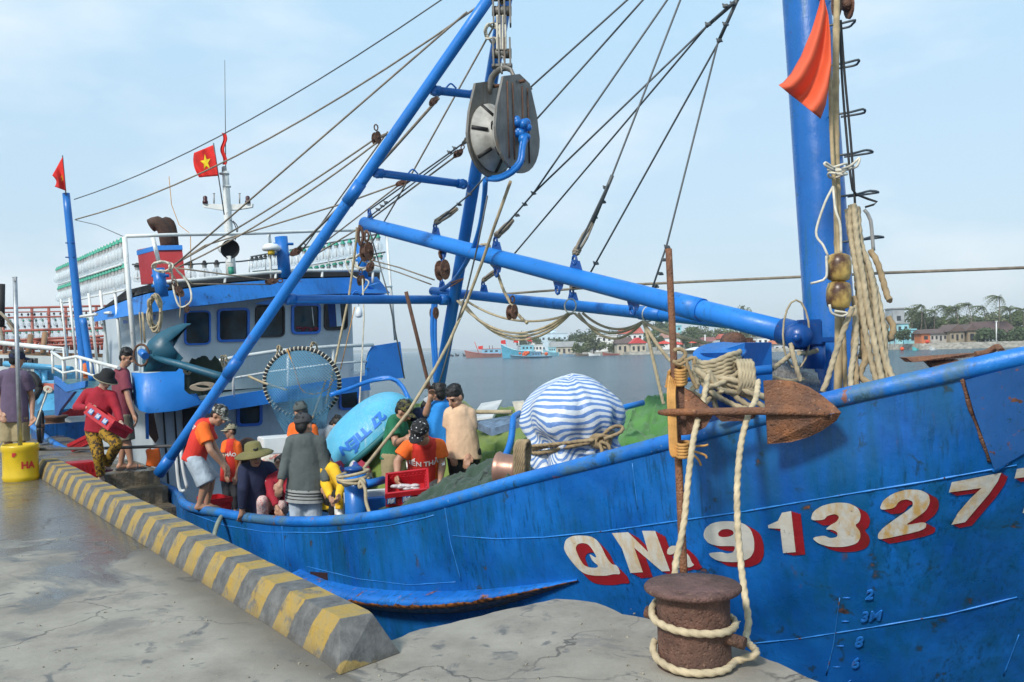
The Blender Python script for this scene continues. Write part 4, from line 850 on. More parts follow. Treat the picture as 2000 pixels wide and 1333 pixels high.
for x in (972, 977, 983, 988): fl.rope([W(x-1, 30, 9.3), W(x+random.uniform(-2, 2), 98, 9.3)], .012, sides=6)
fl.obj('rope_falls', M_ropewh, tk); m_ = MB(); m_.tube([W(980, 120, 9.32)+Vector((.03*math.cos(a), 0, .05*math.sin(a))) for a in [k*math.pi/4 for k in range(9)]], .012, 6); m_.tube([W(980, 134, 9.31)+Vector((0, .03*math.cos(a), .05*math.sin(a))) for a in [k*math.pi/4 for k in range(9)]], .012, 6); m_.obj('shackle', M_sock, tk)
m_ = MB(); m_.rope([W(980, 8, 9.4), W(983, -30, 9.5)], .02); m_.obj('hanger_rope', M_ropewh, tk)
tangle('rope_knot', W(962, 65, 9.7), .09, .10, 3, .012, M_ropewh, 'pale rope knot wound round the blue gantry leg beside the tackle', 5)
# ============================================================ letters and draft marks on the bow
def glyph(name, polys, mat, off, label=None):
    """polys: list of outlines (first outer, rest holes or further pieces) in photograph pixels, laid on the plating"""
    cu = bpy.data.curves.new(name, 'CURVE'); cu.dimensions = '2D'; cu.fill_mode = 'BOTH'
    for pl in polys:
        sp_ = cu.splines.new('POLY'); sp_.points.add(len(pl)-1); sp_.use_cyclic_u = True
        for i, (x, y) in enumerate(pl): sp_.points[i].co = (x, -y, 0, 1)
    ob = bpy.data.objects.new(name, cu); S.collection.objects.link(ob); dg = bpy.context.evaluated_depsgraph_get(); me = bpy.data.meshes.new_from_object(ob.evaluated_get(dg)); bpy.data.objects.remove(ob)
    bm = bmesh.new(); bm.from_mesh(me); bpy.data.meshes.remove(me)
    xs = [v.co.x for v in bm.verts]; ys = [v.co.y for v in bm.verts]
    for k in range(int(min(xs)//14), int(max(xs)//14)+2): bmesh.ops.bisect_plane(bm, geom=bm.verts[:]+bm.edges[:]+bm.faces[:], plane_co=(k*14, 0, 0), plane_no=(1, 0, 0))
    for k in range(int(min(ys)//14), int(max(ys)//14)+2): bmesh.ops.bisect_plane(bm, geom=bm.verts[:]+bm.edges[:]+bm.faces[:], plane_co=(0, k*14, 0), plane_no=(0, 1, 0))
    vs = [HP(v.co.x, -v.co.y, off) for v in bm.verts]; bm.verts.index_update()
    m_ = MB(); m_.add(vs, [[v.index for v in f.verts] for f in bm.faces], 0, False); bm.free(); return m_.obj(name, mat, hull)
def arc(cx, cy, rx, ry, a0, a1, n=14, sk=0): return [(cx+rx*math.cos(RAD(a)), cy+ry*math.sin(RAD(a))+sk*rx*math.cos(RAD(a))) for a in [a0+(a1-a0)*i/n for i in range(n+1)]]
def letter_mat(name, c1, c2):
    n = N(name); v = n.map((1, 1, 1), 'World'); vs = n.map((9, 9, 1), 'World'); f = n.math('MULTIPLY', n.rng(n.noise(vs, 2.0, 5, .6), .42, .62), n.rng(n.noise(v, 1.1, 3), .38, .6)); c = n.mix(f, c1, c2)
    c = n.mix(n.rng(n.noise(v, 16, 6, .7), .64, .70, 0, .7), c, (.10, .06, .03, 1)); n.col(c); n.rough(.5); n.bump(n.noise(v, 14, 5), .4, .012); return n.m
M_let = letter_mat('cream_letter_paint', (.62, .60, .54, 1), (.58, .36, .12, 1)); M_lred = letter_mat('red_letter_paint', (.32, .012, .02, 1), (.22, .015, .015, 1))
E = lambda x, y, ox=1050, oy=880, k=2.942: (ox+x/k, oy+y/k)           # from an enlarged view
F = lambda x, y: E(x, y, 1450, 800, 2.5018)
GL = {}
GL['Q'] = [[E(*p) for p in [(155, 560), (165, 510), (205, 488), (255, 485), (310, 490), (345, 510), (370, 545), (400, 610), (430, 650), (462, 655), (484, 708), (440, 706), (400, 716), (330, 716), (275, 705), (240, 680), (205, 640), (175, 600)]],
           [E(*p) for p in [(222, 560), (235, 535), (262, 528), (295, 535), (320, 565), (345, 610), (335, 612), (300, 588), (320, 632), (357, 660), (340, 672), (300, 668), (270, 655), (245, 615)]]]
GL['N'] = [[E(*p) for p in [(432, 472), (525, 466), (640, 580), (605, 458), (680, 458), (765, 688), (718, 690), (560, 555), (610, 695), (538, 700), (490, 560)]]]
GL['a'] = [[E(*p) for p in [(747, 590), (752, 560), (775, 542), (815, 545), (840, 565), (875, 600), (890, 640), (905, 652), (880, 668), (850, 664), (825, 672), (790, 670), (772, 650), (785, 618), (830, 606), (818, 580), (795, 572), (785, 590), (765, 596)]]]
GL['9'] = [[E(*p) for p in [(955, 490), (965, 445), (1000, 415), (1060, 402), (1130, 402), (1190, 415), (1230, 450), (1248, 510), (1248, 570), (1225, 612), (1170, 635), (1110, 637), (1040, 630), (1000, 608), (984, 585), (1060, 578), (1090, 588), (1130, 580), (1140, 545), (1100, 545), (1040, 545), (985, 530)]],
           [E(*p) for p in [(1040, 470), (1060, 450), (1095, 446), (1125, 455), (1132, 475), (1110, 490), (1070, 495), (1045, 488)]]]
GL['1'] = [[F(*p) for p in [(127, 562), (175, 540), (195, 500), (240, 492), (262, 692), (200, 697), (188, 590), (188, 578), (130, 576)]]]
GL['3'] = [[F(*p) for p in [(334, 538), (345, 495), (390, 465), (455, 450), (520, 452), (565, 475), (580, 510), (572, 545), (550, 560), (575, 590), (578, 620), (560, 650), (500, 667), (430, 667), (370, 650), (340, 622), (400, 610), (430, 625), (465, 618), (465, 595), (440, 582), (405, 582), (430, 560), (460, 545), (475, 520), (455, 505), (415, 515), (400, 535)]]]
GL['2'] = [[F(*p) for p in [(668, 487), (685, 440), (735, 405), (800, 385), (870, 388), (910, 410), (915, 450), (895, 490), (840, 530), (790, 562), (898, 541), (893, 583), (680, 630), (660, 625), (663, 600), (690, 570), (760, 520), (830, 470), (832, 445), (800, 432), (765, 442), (742, 478)]]]
GL['7'] = [[F(*p) for p in [(1006, 400), (1020, 350), (1100, 335), (1262, 303), (1245, 345), (1200, 410), (1140, 480), (1085, 545), (1018, 558), (1050, 500), (1110, 430), (1165, 378)]]]
GL['7b'] = [[F(*p) for p in [(1326, 332), (1338, 285), (1420, 270), (1560, 255), (1530, 330), (1470, 400), (1420, 500), (1365, 500), (1385, 440), (1450, 350), (1470, 310)]]]
def chaikin(pl):
    out = []
    for a_, b_ in zip(pl, pl[1:]+pl[:1]):
        out += [(a_[0]*.8+b_[0]*.2, a_[1]*.8+b_[1]*.2), (a_[0]*.2+b_[0]*.8, a_[1]*.2+b_[1]*.8)]
    return out
for k, polys in GL.items():
    if k in ('Q', '9', '3', '2', 'a'): polys = [chaikin(chaikin(pl)) for pl in polys]
    nm = 'letter' if k in 'QNa' else 'digit'
    s_ = {'Q': (17, 19), 'N': (18, 11), 'a': (15, 6), '9': (18, 11), '1': (18, 6), '3': (18, 11), '2': (18, 10), '7': (14, 8), '7b': (12, 8)}[k]
    for j, t in enumerate((1.0, .75, .5, .25)): 
        if j == 0: parts_ = []
    # shadow: union of shifted copies as separate layered sheets a millimetre apart
    sh = None
    for j, t in enumerate((1.0, .72, .45, .2)):
        pp = [[(x+s_[0]*t, y+s_[1]*t) for x, y in pl] for pl in polys]
        g = glyph(nm+'_shadow', pp, M_lred, .0045+.0012*j)
        if sh is None: sh = g
        else:
            bm = bmesh.new(); bm.from_mesh(sh.data); bm.from_mesh(g.data); bm.to_mesh(sh.data); bm.free(); bpy.data.objects.remove(g)
    glyph(nm, polys, M_let, .0115)
M_mark = mat_paint('raised_mark_paint', (.02, .17, .55, 1), .3, .2, scale=3)
def textmarks(txt, x, y, h):
    cu = bpy.data.curves.new('draft_mark', 'FONT'); cu.body = txt; cu.size = h/.7; cu.offset = .6; cu.shear = .2
    ob = bpy.data.objects.new('t', cu); S.collection.objects.link(ob); me = bpy.data.meshes.new_from_object(ob.evaluated_get(bpy.context.evaluated_depsgraph_get())); bpy.data.objects.remove(ob)
    m_ = MB(); a_ = [HP(x+v.co.x*1.25, y-v.co.y-v.co.x*.12, .004) for v in me.vertices]; b_ = [HP(x+v.co.x*1.25, y-v.co.y-v.co.x*.12, .014) for v in me.vertices]; k = len(a_); fs = [tuple(p.vertices) for p in me.polygons]
    from collections import Counter
    ec = Counter(tuple(sorted(e)) for f in fs for e in zip(f, f[1:]+f[:1])); side_ = [(e[0], e[1], k+e[1], k+e[0]) for e, c in ec.items() if c == 1]
    m_.add(a_+b_, [tuple(k+i for i in f) for f in fs]+side_, 0); m_.obj('draft_mark', M_mark, hull)
for t, x, y, h in (('2', 1689, 1169, 17), ('3M', 1679, 1213, 18), ('8', 1668, 1262, 18), ('6', 1661, 1303, 18)): textmarks(t, x, y, h)
for x, y in ((1646, 1168), (1644, 1214), (1634, 1262), (1627, 1303)): seam([(x, y), (x+28, y)], .006, 'draft_tick', M_mark)
seam([(1655, 1333), (1668, 1325)], .006, 'draft_tick', M_mark)

def pat(name, c1, c2, sc, lo=.5, hi=.54, c3=None, vor=False):
    n = N(name); v = n.map((1, 1, 1)); f = n.vor(v, sc) if vor else n.noise(v, sc, 3, .6); c = n.mix(n.rng(f, lo, hi), c1, c2)
    if c3: c = n.mix(n.rng(n.noise(v, sc*1.3, 3, .6, .5), .56, .58), c, c3)
    n.col(c); n.rough(.85); n.bump(n.noise(v, 9, 4, .5, 1.), .5, .02); return n.m
# ============================================================ nets, tarps and gear on deck
def fbm(x, y, z=0, o=4, sc=1.0):
    from mathutils import noise as nn
    return nn.fractal(Vector((x*sc, y*sc, z*sc)), 1.0, 2.0, o)
def mat_net(name, c, c2):
    n = N(name); v = n.map((1, 1, 1), 'World'); a = n.noise(v, 1.6, 6, .6, 1.2); w_ = n.wave(n.map((1, 1, .6), 'World', rot=(.2, .3, .6)), 2.2, 7, 3); n.col(n.mix(n.rng(a, .38, .66), c, c2)); n.rough(.92)
    n.b.inputs['Sheen Weight'].default_value = .15
    n.bump(n.math('ADD', n.math('ADD', n.noise(v, 95, 2, .5), n.math('MULTIPLY', w_, 1.6)), n.math('MULTIPLY', a, 2)), .32, .02); return n.m
M_net = mat_net('green_net', (.11, .18, .032, 1), (.19, .25, .05, 1)); M_net2 = mat_net('bright_green_net', (.06, .19, .045, 1), (.10, .26, .06, 1)); M_tarp = mat_net('dark_green_shade_net', (.022, .045, .030, 1), (.04, .07, .045, 1))
def drape(name, cols, mat, label, cat, nz=.05, nsc=2.2, rows=26, label_=None, seed=0.0):
    """cols: list of pixel-space columns [(x,y,Z)...] from the front foot over the crest to the back foot"""
    pts = [[W(*p) for p in c] for c in cols]; nu = 150
    def at(u, v):
        f = u*(len(pts)-1); i = min(int(f), len(pts)-2); t = f-i; t = t*t*(3-2*t)
        def col(c):
            g = v*(len(c)-1); j = min(int(g), len(c)-2); k = g-j
            p0 = c[max(j-1, 0)]; p1 = c[j]; p2 = c[j+1]; p3 = c[min(j+2, len(c)-1)]
            return .5*((2*p1)+(p2-p0)*k+(2*p0-5*p1+4*p2-p3)*k*k+(3*p1-p0-3*p2+p3)*k**3)
        q = col(pts[i]).lerp(col(pts[i+1]), t); e = min(1, 6*min(v, 1-v)+.3); q = q+CR*(.03*math.sin(v*9+u*5))+Vector((0, -.5, 1))*(abs(math.sin(u*31+2.2*math.sin(v*5+u*9)))*-.055*e*min(.8, nz*4.2))
        n1 = fbm(q.x+seed, q.y, q.z, 3, nsc)*nz*e*.8; n2 = (abs(fbm(q.x*1.0+seed, q.y*1.0, q.z*.35+9, 3, nsc*1.6)))*nz*.9*e
        return q+Vector((0, -.35, 1))*(n1-n2)
    m_ = MB(); m_.grid(at, nu, rows); o = m_.obj(name, mat); return tag(o, label, cat)
drape('fishing_net', [[(620, 960, 10.6), (640, 905, 11), (652, 880, 11.4), (660, 870, 12)], [(660, 955, 10.2), (680, 890, 10.7), (700, 850, 11.3), (720, 840, 12)], [(720, 975, 9.9), (735, 880, 10.4), (762, 800, 11.2), (790, 815, 12)], [(790, 960, 9.7), (810, 860, 10.4), (835, 772, 11.4), (850, 800, 12.4)], [(850, 945, 9.5), (868, 850, 10.4), (872, 765, 11.6), (885, 800, 12.8)], [(905, 930, 9.3), (915, 860, 10.2), (925, 800, 11.8), (935, 820, 13)], [(965, 930, 9.1), (965, 860, 10), (975, 793, 11.6), (980, 820, 13)], [(1010, 925, 9), (1010, 850, 10), (1035, 782, 11.5), (1040, 810, 13)], [(1060, 925, 9), (1065, 850, 10), (1085, 800, 11.5), (1090, 815, 13)]],
      M_net, 'olive green fishing net heaped amidships behind the men and the cyan round boat', 'fishing net', .14, 1.9, rows=60)
drape('fishing_net', [[(1150, 900, 8.4), (1160, 850, 9.3), (1180, 812, 10.6), (1190, 830, 12)], [(1215, 900, 8.2), (1225, 850, 9.0), (1240, 797, 10.4), (1250, 810, 12)], [(1262, 890, 8.0), (1268, 840, 9.0), (1285, 772, 10.6), (1290, 790, 12.2)], [(1310, 880, 7.8), (1320, 830, 8.8), (1335, 778, 10.2), (1340, 800, 12)], [(1370, 870, 7.6), (1380, 830, 8.6), (1385, 800, 9.8), (1395, 815, 11.5)], [(1440, 860, 7.5), (1445, 830, 8.2), (1450, 815, 9.4), (1455, 830, 11)], [(1560, 850, 7.3), (1560, 835, 8.0), (1560, 825, 9), (1565, 830, 10)]],
      M_net2, 'bright green fishing net heaped between the striped bundle and the rusty anchor pole', 'fishing net', .14, 2.0, rows=60, seed=4.)
drape('shade_net', [[(735, 1003, 8.35), (742, 998, 8.7), (748, 992, 9.1), (752, 1000, 9.4)], [(780, 1000, 8.15), (790, 980, 8.5), (800, 968, 9.0), (803, 985, 9.4)], [(830, 992, 7.95), (840, 960, 8.4), (850, 935, 8.9), (852, 960, 9.4)], [(880, 978, 7.75), (890, 945, 8.2), (905, 914, 8.8), (912, 935, 9.3)], [(935, 962, 7.55), (945, 925, 8.0), (958, 897, 8.6), (962, 915, 9.2)], [(985, 948, 7.4), (995, 915, 7.8), (1005, 890, 8.4), (1010, 905, 9.0)], [(1025, 935, 7.3), (1030, 912, 7.6), (1035, 900, 8.2), (1040, 910, 8.8)]],
      M_tarp, 'dark green shade cloth spread along the gunwale by the man with the red crate', 'shade cloth', .09, 2.8, rows=50, seed=7.)
# striped tarpaulin bundle
def mat_stripes():
    n = N('striped_tarpaulin'); v = n.map((1, 1, 1)); g = n.t.nodes.new('ShaderNodeAttribute'); g.attribute_name = 'stripe'
    x = n.math('ADD', g.outputs['Fac'], n.math('MULTIPLY', n.math('SUBTRACT', n.noise(v, 5, 3), .5), .035))
    f = n.rng(n.math('PINGPONG', x, .0265), .011, .0135); c = n.mix(f, (.12, .23, .50, 1), (.62, .66, .69, 1)); c = n.mix(n.rng(n.noise(v, 4, 5), .62, .75, 0, .5), c, (.55, .48, .28, 1)); n.col(c); n.rough(.42)
    n.bump(n.math('ADD', n.noise(v, 7, 6, .6, .8), n.math('MULTIPLY', n.noise(v, 26, 3), .3)), .5, .03); return n.m
PC_ = [(-2.9, 1.02), (-2.15, .94), (-1.62, 1.05), (-1.05, .93), (-.35, 1.08), (.5, .95), (1.4, 1.02), (2.4, .97)]
def polyr(a):
    a = (a+math.pi) % (2*math.pi)-math.pi; P = PC_+[(PC_[0][0]+2*math.pi, PC_[0][1])]
    if a < P[0][0]: a += 2*math.pi
    for (a0, r0), (a1, r1) in zip(P, P[1:]):
        if a0 <= a <= a1:
            x0, y0, x1, y1 = r0*math.cos(a0), r0*math.sin(a0), r1*math.cos(a1), r1*math.sin(a1); dx, dy = x1-x0, y1-y0; c, s = math.cos(a), math.sin(a); return (x0*dy-y0*dx)/(c*dy-s*dx)
    return 1.0
def bundle():
    C0 = W(1118, 860, 7.9); rows = [(-.60, .50), (-.45, .48), (-.32, .44), (-.20, .41), (-.10, .375), (-.03, .35), (.02, .355), (.07, .385), (.13, .415), (.20, .435), (.28, .43), (.35, .40), (.42, .345), (.48, .275), (.52, .205), (.548, .13), (.562, .065), (.566, .0)]
    m_ = MB(); seg = 72; vs = []; st = []
    for j, (z, r) in enumerate(rows):
        for k in range(seg):
            a = 2*math.pi*k/seg; fold = max(0., (.34-z)/.5) if z < .4 else 0
            pleat = ((1-2*abs(math.sin(a*4.5+math.sin(a*2.3)+z*1.5)))*.030+(1-2*abs(math.sin(a*9+1+z*3)))*.014)*min(1, .25+fold*1.3) ; sq = 1.06*polyr(a+z*.45); sq = 1+(sq-1)*min(1, max(.45, 1-max(0, z-.2)/.5)); crs = abs(fbm(math.cos(a)*2, math.sin(a)*2, z*2, 2, 1.6)); rr_ = r*sq*1.02-crs*.06*(r/.4)+pleat+fbm(math.cos(a)*1.5, math.sin(a)*1.5, z*2.2, 4, 1.4)*.045*(r/.4)
            if z < 0: rr_ *= 1+.30*max(0, math.cos(a-.35))*(-z/.4)
            p = C0+Vector((math.cos(a)*rr_*1.02, math.sin(a)*rr_*.95, z*.98+(.02*math.cos(a-1.0))*(1 if z > .1 else 0))); vs.append(p)
            amp = .012+.075*max(0, min(1, (.34-z)/.4)); yr = math.sin(a)*rr_*.95-.20; zz0 = .16; s0 = (.50*math.atan2(z-zz0, -yr) if z > zz0 else (z-zz0)*.95*(1 if yr < 0 else 1)); st.append(s0+rr_*.10*math.cos(a+.9)+amp*(math.sin(a*4.3+1)+.6*math.sin(a*7.7+z*6))+fbm(a, z*2, 3, 2, 1)*.03+3)
    m_.add(vs, [(j*seg+k, j*seg+(k+1) % seg, (j+1)*seg+(k+1) % seg, (j+1)*seg+k) for j in range(len(rows)-1) for k in range(seg)], 0, True)
    me_pts = {tuple(round(c, 5) for c in v): s_ for v, s_ in zip(vs, st)}
    base = W(1118, 955, 7.9); o = m_.obj('tarpaulin_bundle', mat_stripes(), loc=base); at = o.data.attributes.new('stripe', 'FLOAT', 'POINT')
    for i, v in enumerate(o.data.vertices): at.data[i].value = me_pts.get(tuple(round(c, 5) for c in (v.co+base)), 3.0)
    sub = o.modifiers.new('sub', 'SUBSURF'); sub.levels = 1; sub.render_levels = 1
    return tag(o, 'tall machine wrapped in blue and white striped tarpaulin tied round with rope on the foredeck', 'tarpaulin bundle')
bundle()
m_ = MB(); C0 = W(1118, 860, 7.9)
for k, dz in ((0, 0), (1, .035)): m_.rope([C0+Vector((math.cos(a)*.375, math.sin(a)*.36, .0+dz+.07*math.cos(a-.3)+.012*math.sin(3*a+k))) for a in [j*2*math.pi/20 for j in range(21)]], .017)
kx = W(1168, 862, 7.5)
for i in range(3): m_.rope([kx+CR*(.06*math.cos(a)+.02*i)+Vector((0, -.02*i, .05*math.sin(a))) for a in [j*math.pi/4 for j in range(9)]], .015)
m_.rope([kx, W(1188, 840, 7.45), W(1205, 833, 7.5), W(1216, 836, 7.5), W(1210, 846, 7.45), W(1180, 858, 7.4)], .015); m_.rope([kx, W(1175, 878, 7.4), W(1176, 893, 7.4)], .014); m_.rope([kx, W(1186, 868, 7.4), W(1194, 884, 7.4)], .014)
m_.rope([W(1035, 872, 7.7), W(1080, 868, 7.5), W(1120, 864, 7.45), W(1160, 860, 7.45)], .014)
tag(m_.obj('tie_rope', M_ropetan), 'tan rope knotted around the waist of the striped tarpaulin bundle', 'rope')
# rope hank and brass drum left of the bundle
m_ = MB(); rr = random.Random(8)
for i in range(5):
    x0 = 1008+i*4.2; m_.rope([W(x0, 944, 7.35), W(x0-2, 905, 7.3), W(x0-1, 872, 7.3), W(x0+7, 862, 7.35), W(x0+10, 880, 7.4), W(x0+6, 915, 7.4), W(x0+4, 945, 7.45)], .016)
tag(m_.obj('rope_hank', M_ropetan), 'thick tan rope hank hanging beside the copper coloured drum, left of the striped bundle', 'rope')
m_ = MB(); dc = W(992, 918, 7.7); dax = (CR*.9-CF*.35).normalized(); m_.lathe([(0, -.09), (.145, -.09), (.15, -.08), (.135, -.05), (.125, .06), (.13, .12), (0, .12)], dc, ax=dax, seg=32); tag(m_.obj('winch_drum', mat_simple('copper_drum', (.36, .20, .15, 1), .38, .2, 6, .15, .5)), 'round copper coloured winch drum lying beside the dark green shade cloth', 'winch drum')
m_ = MB(); m_.tube(smooth_path([W(984, 896, 7.9), W(992, 880, 8), W(999, 855, 8.1), (W(1002, 825, 8.2)), W(1004, 815, 8.3), W(1015, 808, 8.5)], .03), .03, 10); tag(m_.obj('bent_pipe', MATS['blue_paint']), 'bent blue pipe rising from the copper drum towards the hatch board', 'pipe')
m_ = MB(); m_.hexa([W(925, 823, 9.6), W(960, 838, 8.9), W(1019, 820, 8.9), W(1022, 808, 9.6)], Vector((0, .0, -.07))); tag(m_.obj('hatch_board', mat_simple('worn_blue_board', (.12, .18, .26, 1), .7, .5, 12)), 'worn blue grey board lying on the olive net behind the man in the cream shirt', 'board')
m_ = MB(); m_.hexa([W(918, 818, 10.4), W(962, 815, 10.2), W(981, 781, 11.3), W(940, 788, 11.6)], Vector((0, .0, -.04))); tag(m_.obj('foam_board', mat_simple('white_foam', (.55, .56, .55, 1), .7, .12, 6)), 'white foam board tilted on the net behind the man in the cream shirt', 'board')
m_ = MB(); m_.hexa([W(1001, 787, 10.5), W(1024, 785, 10.5), W(1019, 804, 10.4), W(1007, 805, 10.4)], Vector((.0, .25, 0))); tag(m_.obj('metal_hopper', mat_simple('stained_white_metal', (.5, .46, .38, 1), .6, .3)), 'small stained white metal bin beyond the left edge of the striped bundle', 'bin')
m_ = MB(); m_.tube([W(925, 805, 9.6), W(1000, 805, 9.4)], .022, 8); tag(m_.obj('bamboo_stick', M_rope), 'short bamboo stick lying level behind the man in the cream shirt', 'stick')
m_ = MB(); m_.tube([W(1195, 802, 8.6), W(1256, 787, 8.8)], .028, 10); tag(m_.obj('blue_pipe', MATS['blue_paint_clean']), 'straight blue pipe end sticking out right of the striped bundle over the green net', 'pipe')
# basket boat
def basket():
    cx = W(721, 852, 10.7); a_ = (CR*-.60+Vector((0, 0, .72))-CF*.16).normalized(); e1 = (CR*.80+Vector((0, 0, .60))); e1 = (e1-a_*e1.dot(a_)).normalized(); e2 = a_.cross(e1)
    R_, D_ = .62, .36
    def P(u, v):  # u angle 0..2pi, v 0 rim..1 pole
        t = v*math.pi/2; r = R_*(math.cos(t))**.75 if t < math.pi/2-1e-4 else 0; return cx+(e1*math.cos(u)+e2*math.sin(u))*r+a_*(D_*math.sin(t))
    return cx, P, a_, e1, e2, R_
cx, BP_, a_b, e1_b, e2_b, RB = basket()
bk = thing('basket_boat', 'round cyan basket boat tipped on its side against the olive net heap', 'basket boat', cx-Vector((0, 0, .6)))
m_ = MB(); m_.grid(lambda i, j: BP_(i*2*math.pi, j), 56, 14); m_.obj('shell', mat_paint('cyan_paint', (.10, .44, .64, 1), .0, .8, rough=.55, grime=(.42, .60, .66, 1), scale=2.5), bk)
m_ = MB(); m_.tube([cx+(e1_b*math.cos(a)+e2_b*math.sin(a))*(RB+.0)-a_b*.02 for a in [k*2*math.pi/48 for k in range(49)]], .035, 8); m_.obj('rim', mat_simple('teal_rim', (.01, .12, .13, 1), .6), bk)
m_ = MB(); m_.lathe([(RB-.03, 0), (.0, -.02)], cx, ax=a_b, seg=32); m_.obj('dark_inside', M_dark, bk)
def shelltext(txt, u0, v0, size, name='lettering'):
    cu = bpy.data.curves.new('t', 'FONT'); cu.body = txt; cu.size = size; cu.offset = .012
    ob = bpy.data.objects.new('t', cu); S.collection.objects.link(ob); me = bpy.data.meshes.new_from_object(ob.evaluated_get(bpy.context.evaluated_depsgraph_get())); bpy.data.objects.remove(ob)
    bm = bmesh.new(); bm.from_mesh(me); bmesh.ops.subdivide_edges(bm, edges=bm.edges[:], cuts=1); bmesh.ops.triangulate(bm, faces=bm.faces[:]); bm.verts.index_update(); vs = []
    for v in bm.verts:
        u = u0-v.co.x/RB; vv = v0-v.co.y/.85; q = BP_(u, vv); vs.append(q+(q-(cx-a_b*.3)).normalized()*.008)
    MBx = MB(); MBx.add(vs, [[v.index for v in f.verts] for f in bm.faces]); bm.free(); MBx.obj(name, mat_simple('faded_blue_lettering', (.02, .17, .60, 1), .6, .3), bk)
TXT_U = math.atan2((-CF+Vector((0, 0, -.1))).dot(e2_b), (-CF+Vector((0, 0, -.1))).dot(e1_b))
try: shelltext('27 TIẾN', TXT_U + .74, .34, .20)
except Exception as ex: print('TEXT', ex)
# round dip net hanging on the rail
rc = W(590, 749, 11.9); rx_, rz_ = 73*11.9/1800, 68*11.9/1800
dn = thing('dip_net', 'round dip net with black and white ring and blue mesh bag on the rail', 'dip net', rc-Vector((0, 0, rz_)))
def ringp(a, k=1.0): return rc+CR*(math.cos(a)*rx_*k)+CU*(math.sin(a)*rz_*k)-CF*(.05*math.sin(a))
m_ = MB(); m_.tube([ringp(2*math.pi*k/64) for k in range(65)], .028, 8); m_.obj('ring', M_black, dn)
w_ = MB()
for k in range(58):
    a = 2*math.pi*k/58; p = [ringp(a+2*math.pi*j/58*.28) for j in (0, 1)]; w_.tube(p, .033, 8)
w_.obj('binding', M_ropewh, dn)
def mat_mesh(name, c, alpha=.45, sc=70, rot=.78):
    n = N(name); v = n.map((1, 1, 1), 'Object', rot=(0, rot, 0)); s_ = n.t.nodes.new('ShaderNodeSeparateXYZ'); n.lk(v, s_.inputs[0])
    k = math.pi*2*sc/10; f1 = n.math('ABSOLUTE', n.math('SINE', n.math('MULTIPLY', s_.outputs[0], k), 0), 0); f2 = n.math('ABSOLUTE', n.math('SINE', n.math('MULTIPLY', s_.outputs[2], k), 0), 0)
    g = n.math('MINIMUM', f1, f2); al = n.rng(g, .30, .5, 1.0, alpha); n.lk(al, n.b.inputs['Alpha']); n.col(n.mix(n.noise(n.map((1, 1, 1)), 4, 3), scol(c, .7), scol(c, 1.3))); n.rough(.7); return n.m
M_bmesh = mat_mesh('blue_mesh', (.06, .20, .32, 1), .10, 190)
def bag(i, j):
    a = i*2*math.pi; b = j; p = ringp(a, .98); low = W(604, 835, 11.6); q = p.lerp(low+(p-rc)*(.35), b); q += CF*(-.22*math.sin(math.pi*b)); q += Vector((0, 0, -.25*b*b)); q += CR*(.03*math.sin(a*8+b*4)*b); return q
m_ = MB(); m_.grid(bag, 96, 16); m_.obj('mesh_bag', M_bmesh, dn)
m_ = MB(); m_.grid(lambda i, j: W(560+60*i+(2*i-1)*-8*j, 760+140*j, 11.7)+CF*(.06*math.sin(i*25+j*3)), 60, 10); m_.obj('net_tail', M_bmesh, dn)
m_ = MB(); m_.rope([W(561, 683, 11.8), W(575, 720, 11.7), W(588, 760, 11.7), W(612, 770, 11.7), W(640, 760, 11.7), W(652, 740, 11.8)], .010, sides=6); m_.obj('handling_rope', M_ropeor, dn)
m_ = MB(); m_.rope([W(485, 735, 11.9), W(515, 748, 11.8), W(560, 762, 11.7)], .016, sides=6); m_.obj('handling_rope', M_rope, dn)
m_ = MB(); m_.tube([W(610, 818, 11.5), W(637, 742, 11.7)], .014, 6); m_.obj('stick', M_rope, dn)
for x, y in ((366, 720), (438, 705), (545, 687), (613, 680)): tangle('lashing_knot', W(x, y, 12.6), .04, .09, 3, .010, M_rope, 'small rope lashing tied on the railing %s' % {366: 'at the blue corner plate', 438: 'left of the slanting blue leg', 545: 'left of the dip net ring', 613: 'at the top of the dip net ring'}[x], int(x))
# teal anchor stowed on the wheelhouse corner
an = thing('stowed_anchor', 'teal painted plough anchor lashed up beside the wheelhouse windows with brown rope', 'anchor', W(330, 730, 12.4))
M_teal = mat_paint('teal_anchor_paint', (.008, .085, .14, 1), .35, .8, rough=.5, grime=(.02, .06, .05, 1), scale=2)
def apl(px, th, nm='fluke', bulge=0.0):
    m_ = MB(); m_.hexa([W(*p) for p in px], CF*th); return m_.obj(nm, M_teal, an)
m_ = MB(); edge_ = [(277, 708), (279, 690), (290, 667), (307, 652), (330, 640), (355, 632), (371, 632)]; mid_ = [(285, 726), (292, 704), (305, 688), (318, 676), (330, 667), (345, 655), (368, 634)]; inner = [(300, 725), (320, 715), (340, 706), (352, 694), (340, 680), (338, 664), (366, 637)]
vs = [W(x, y, 12.2) for x, y in edge_]+[W(x, y, 11.95) for x, y in mid_]+[W(x, y, 12.15) for x, y in inner]; m_.add(vs+[v+CF*.05 for v in vs], [(i, i+1, 7+i+1, 7+i) for i in range(6)]+[(7+i, 8+i, 15+i, 14+i) for i in range(6)]+[(21+i, 22+i, 28+i, 27+i) for i in range(6)], 0, True); m_.obj('fluke', M_teal, an)
apl([(280, 693, 12.2), (350, 706, 12.1), (356, 700, 12.1), (345, 688, 12.1), (352, 715, 12.2), (342, 726, 12.2), (280, 727, 12.25)], .04)
m_ = MB(); m_.tube([W(278, 693, 12.0), W(350, 712, 11.95), W(420, 733, 11.9), W(452, 741, 11.9)], [.03, .05, .055, .05], 10); m_.obj('shank', M_teal, an)
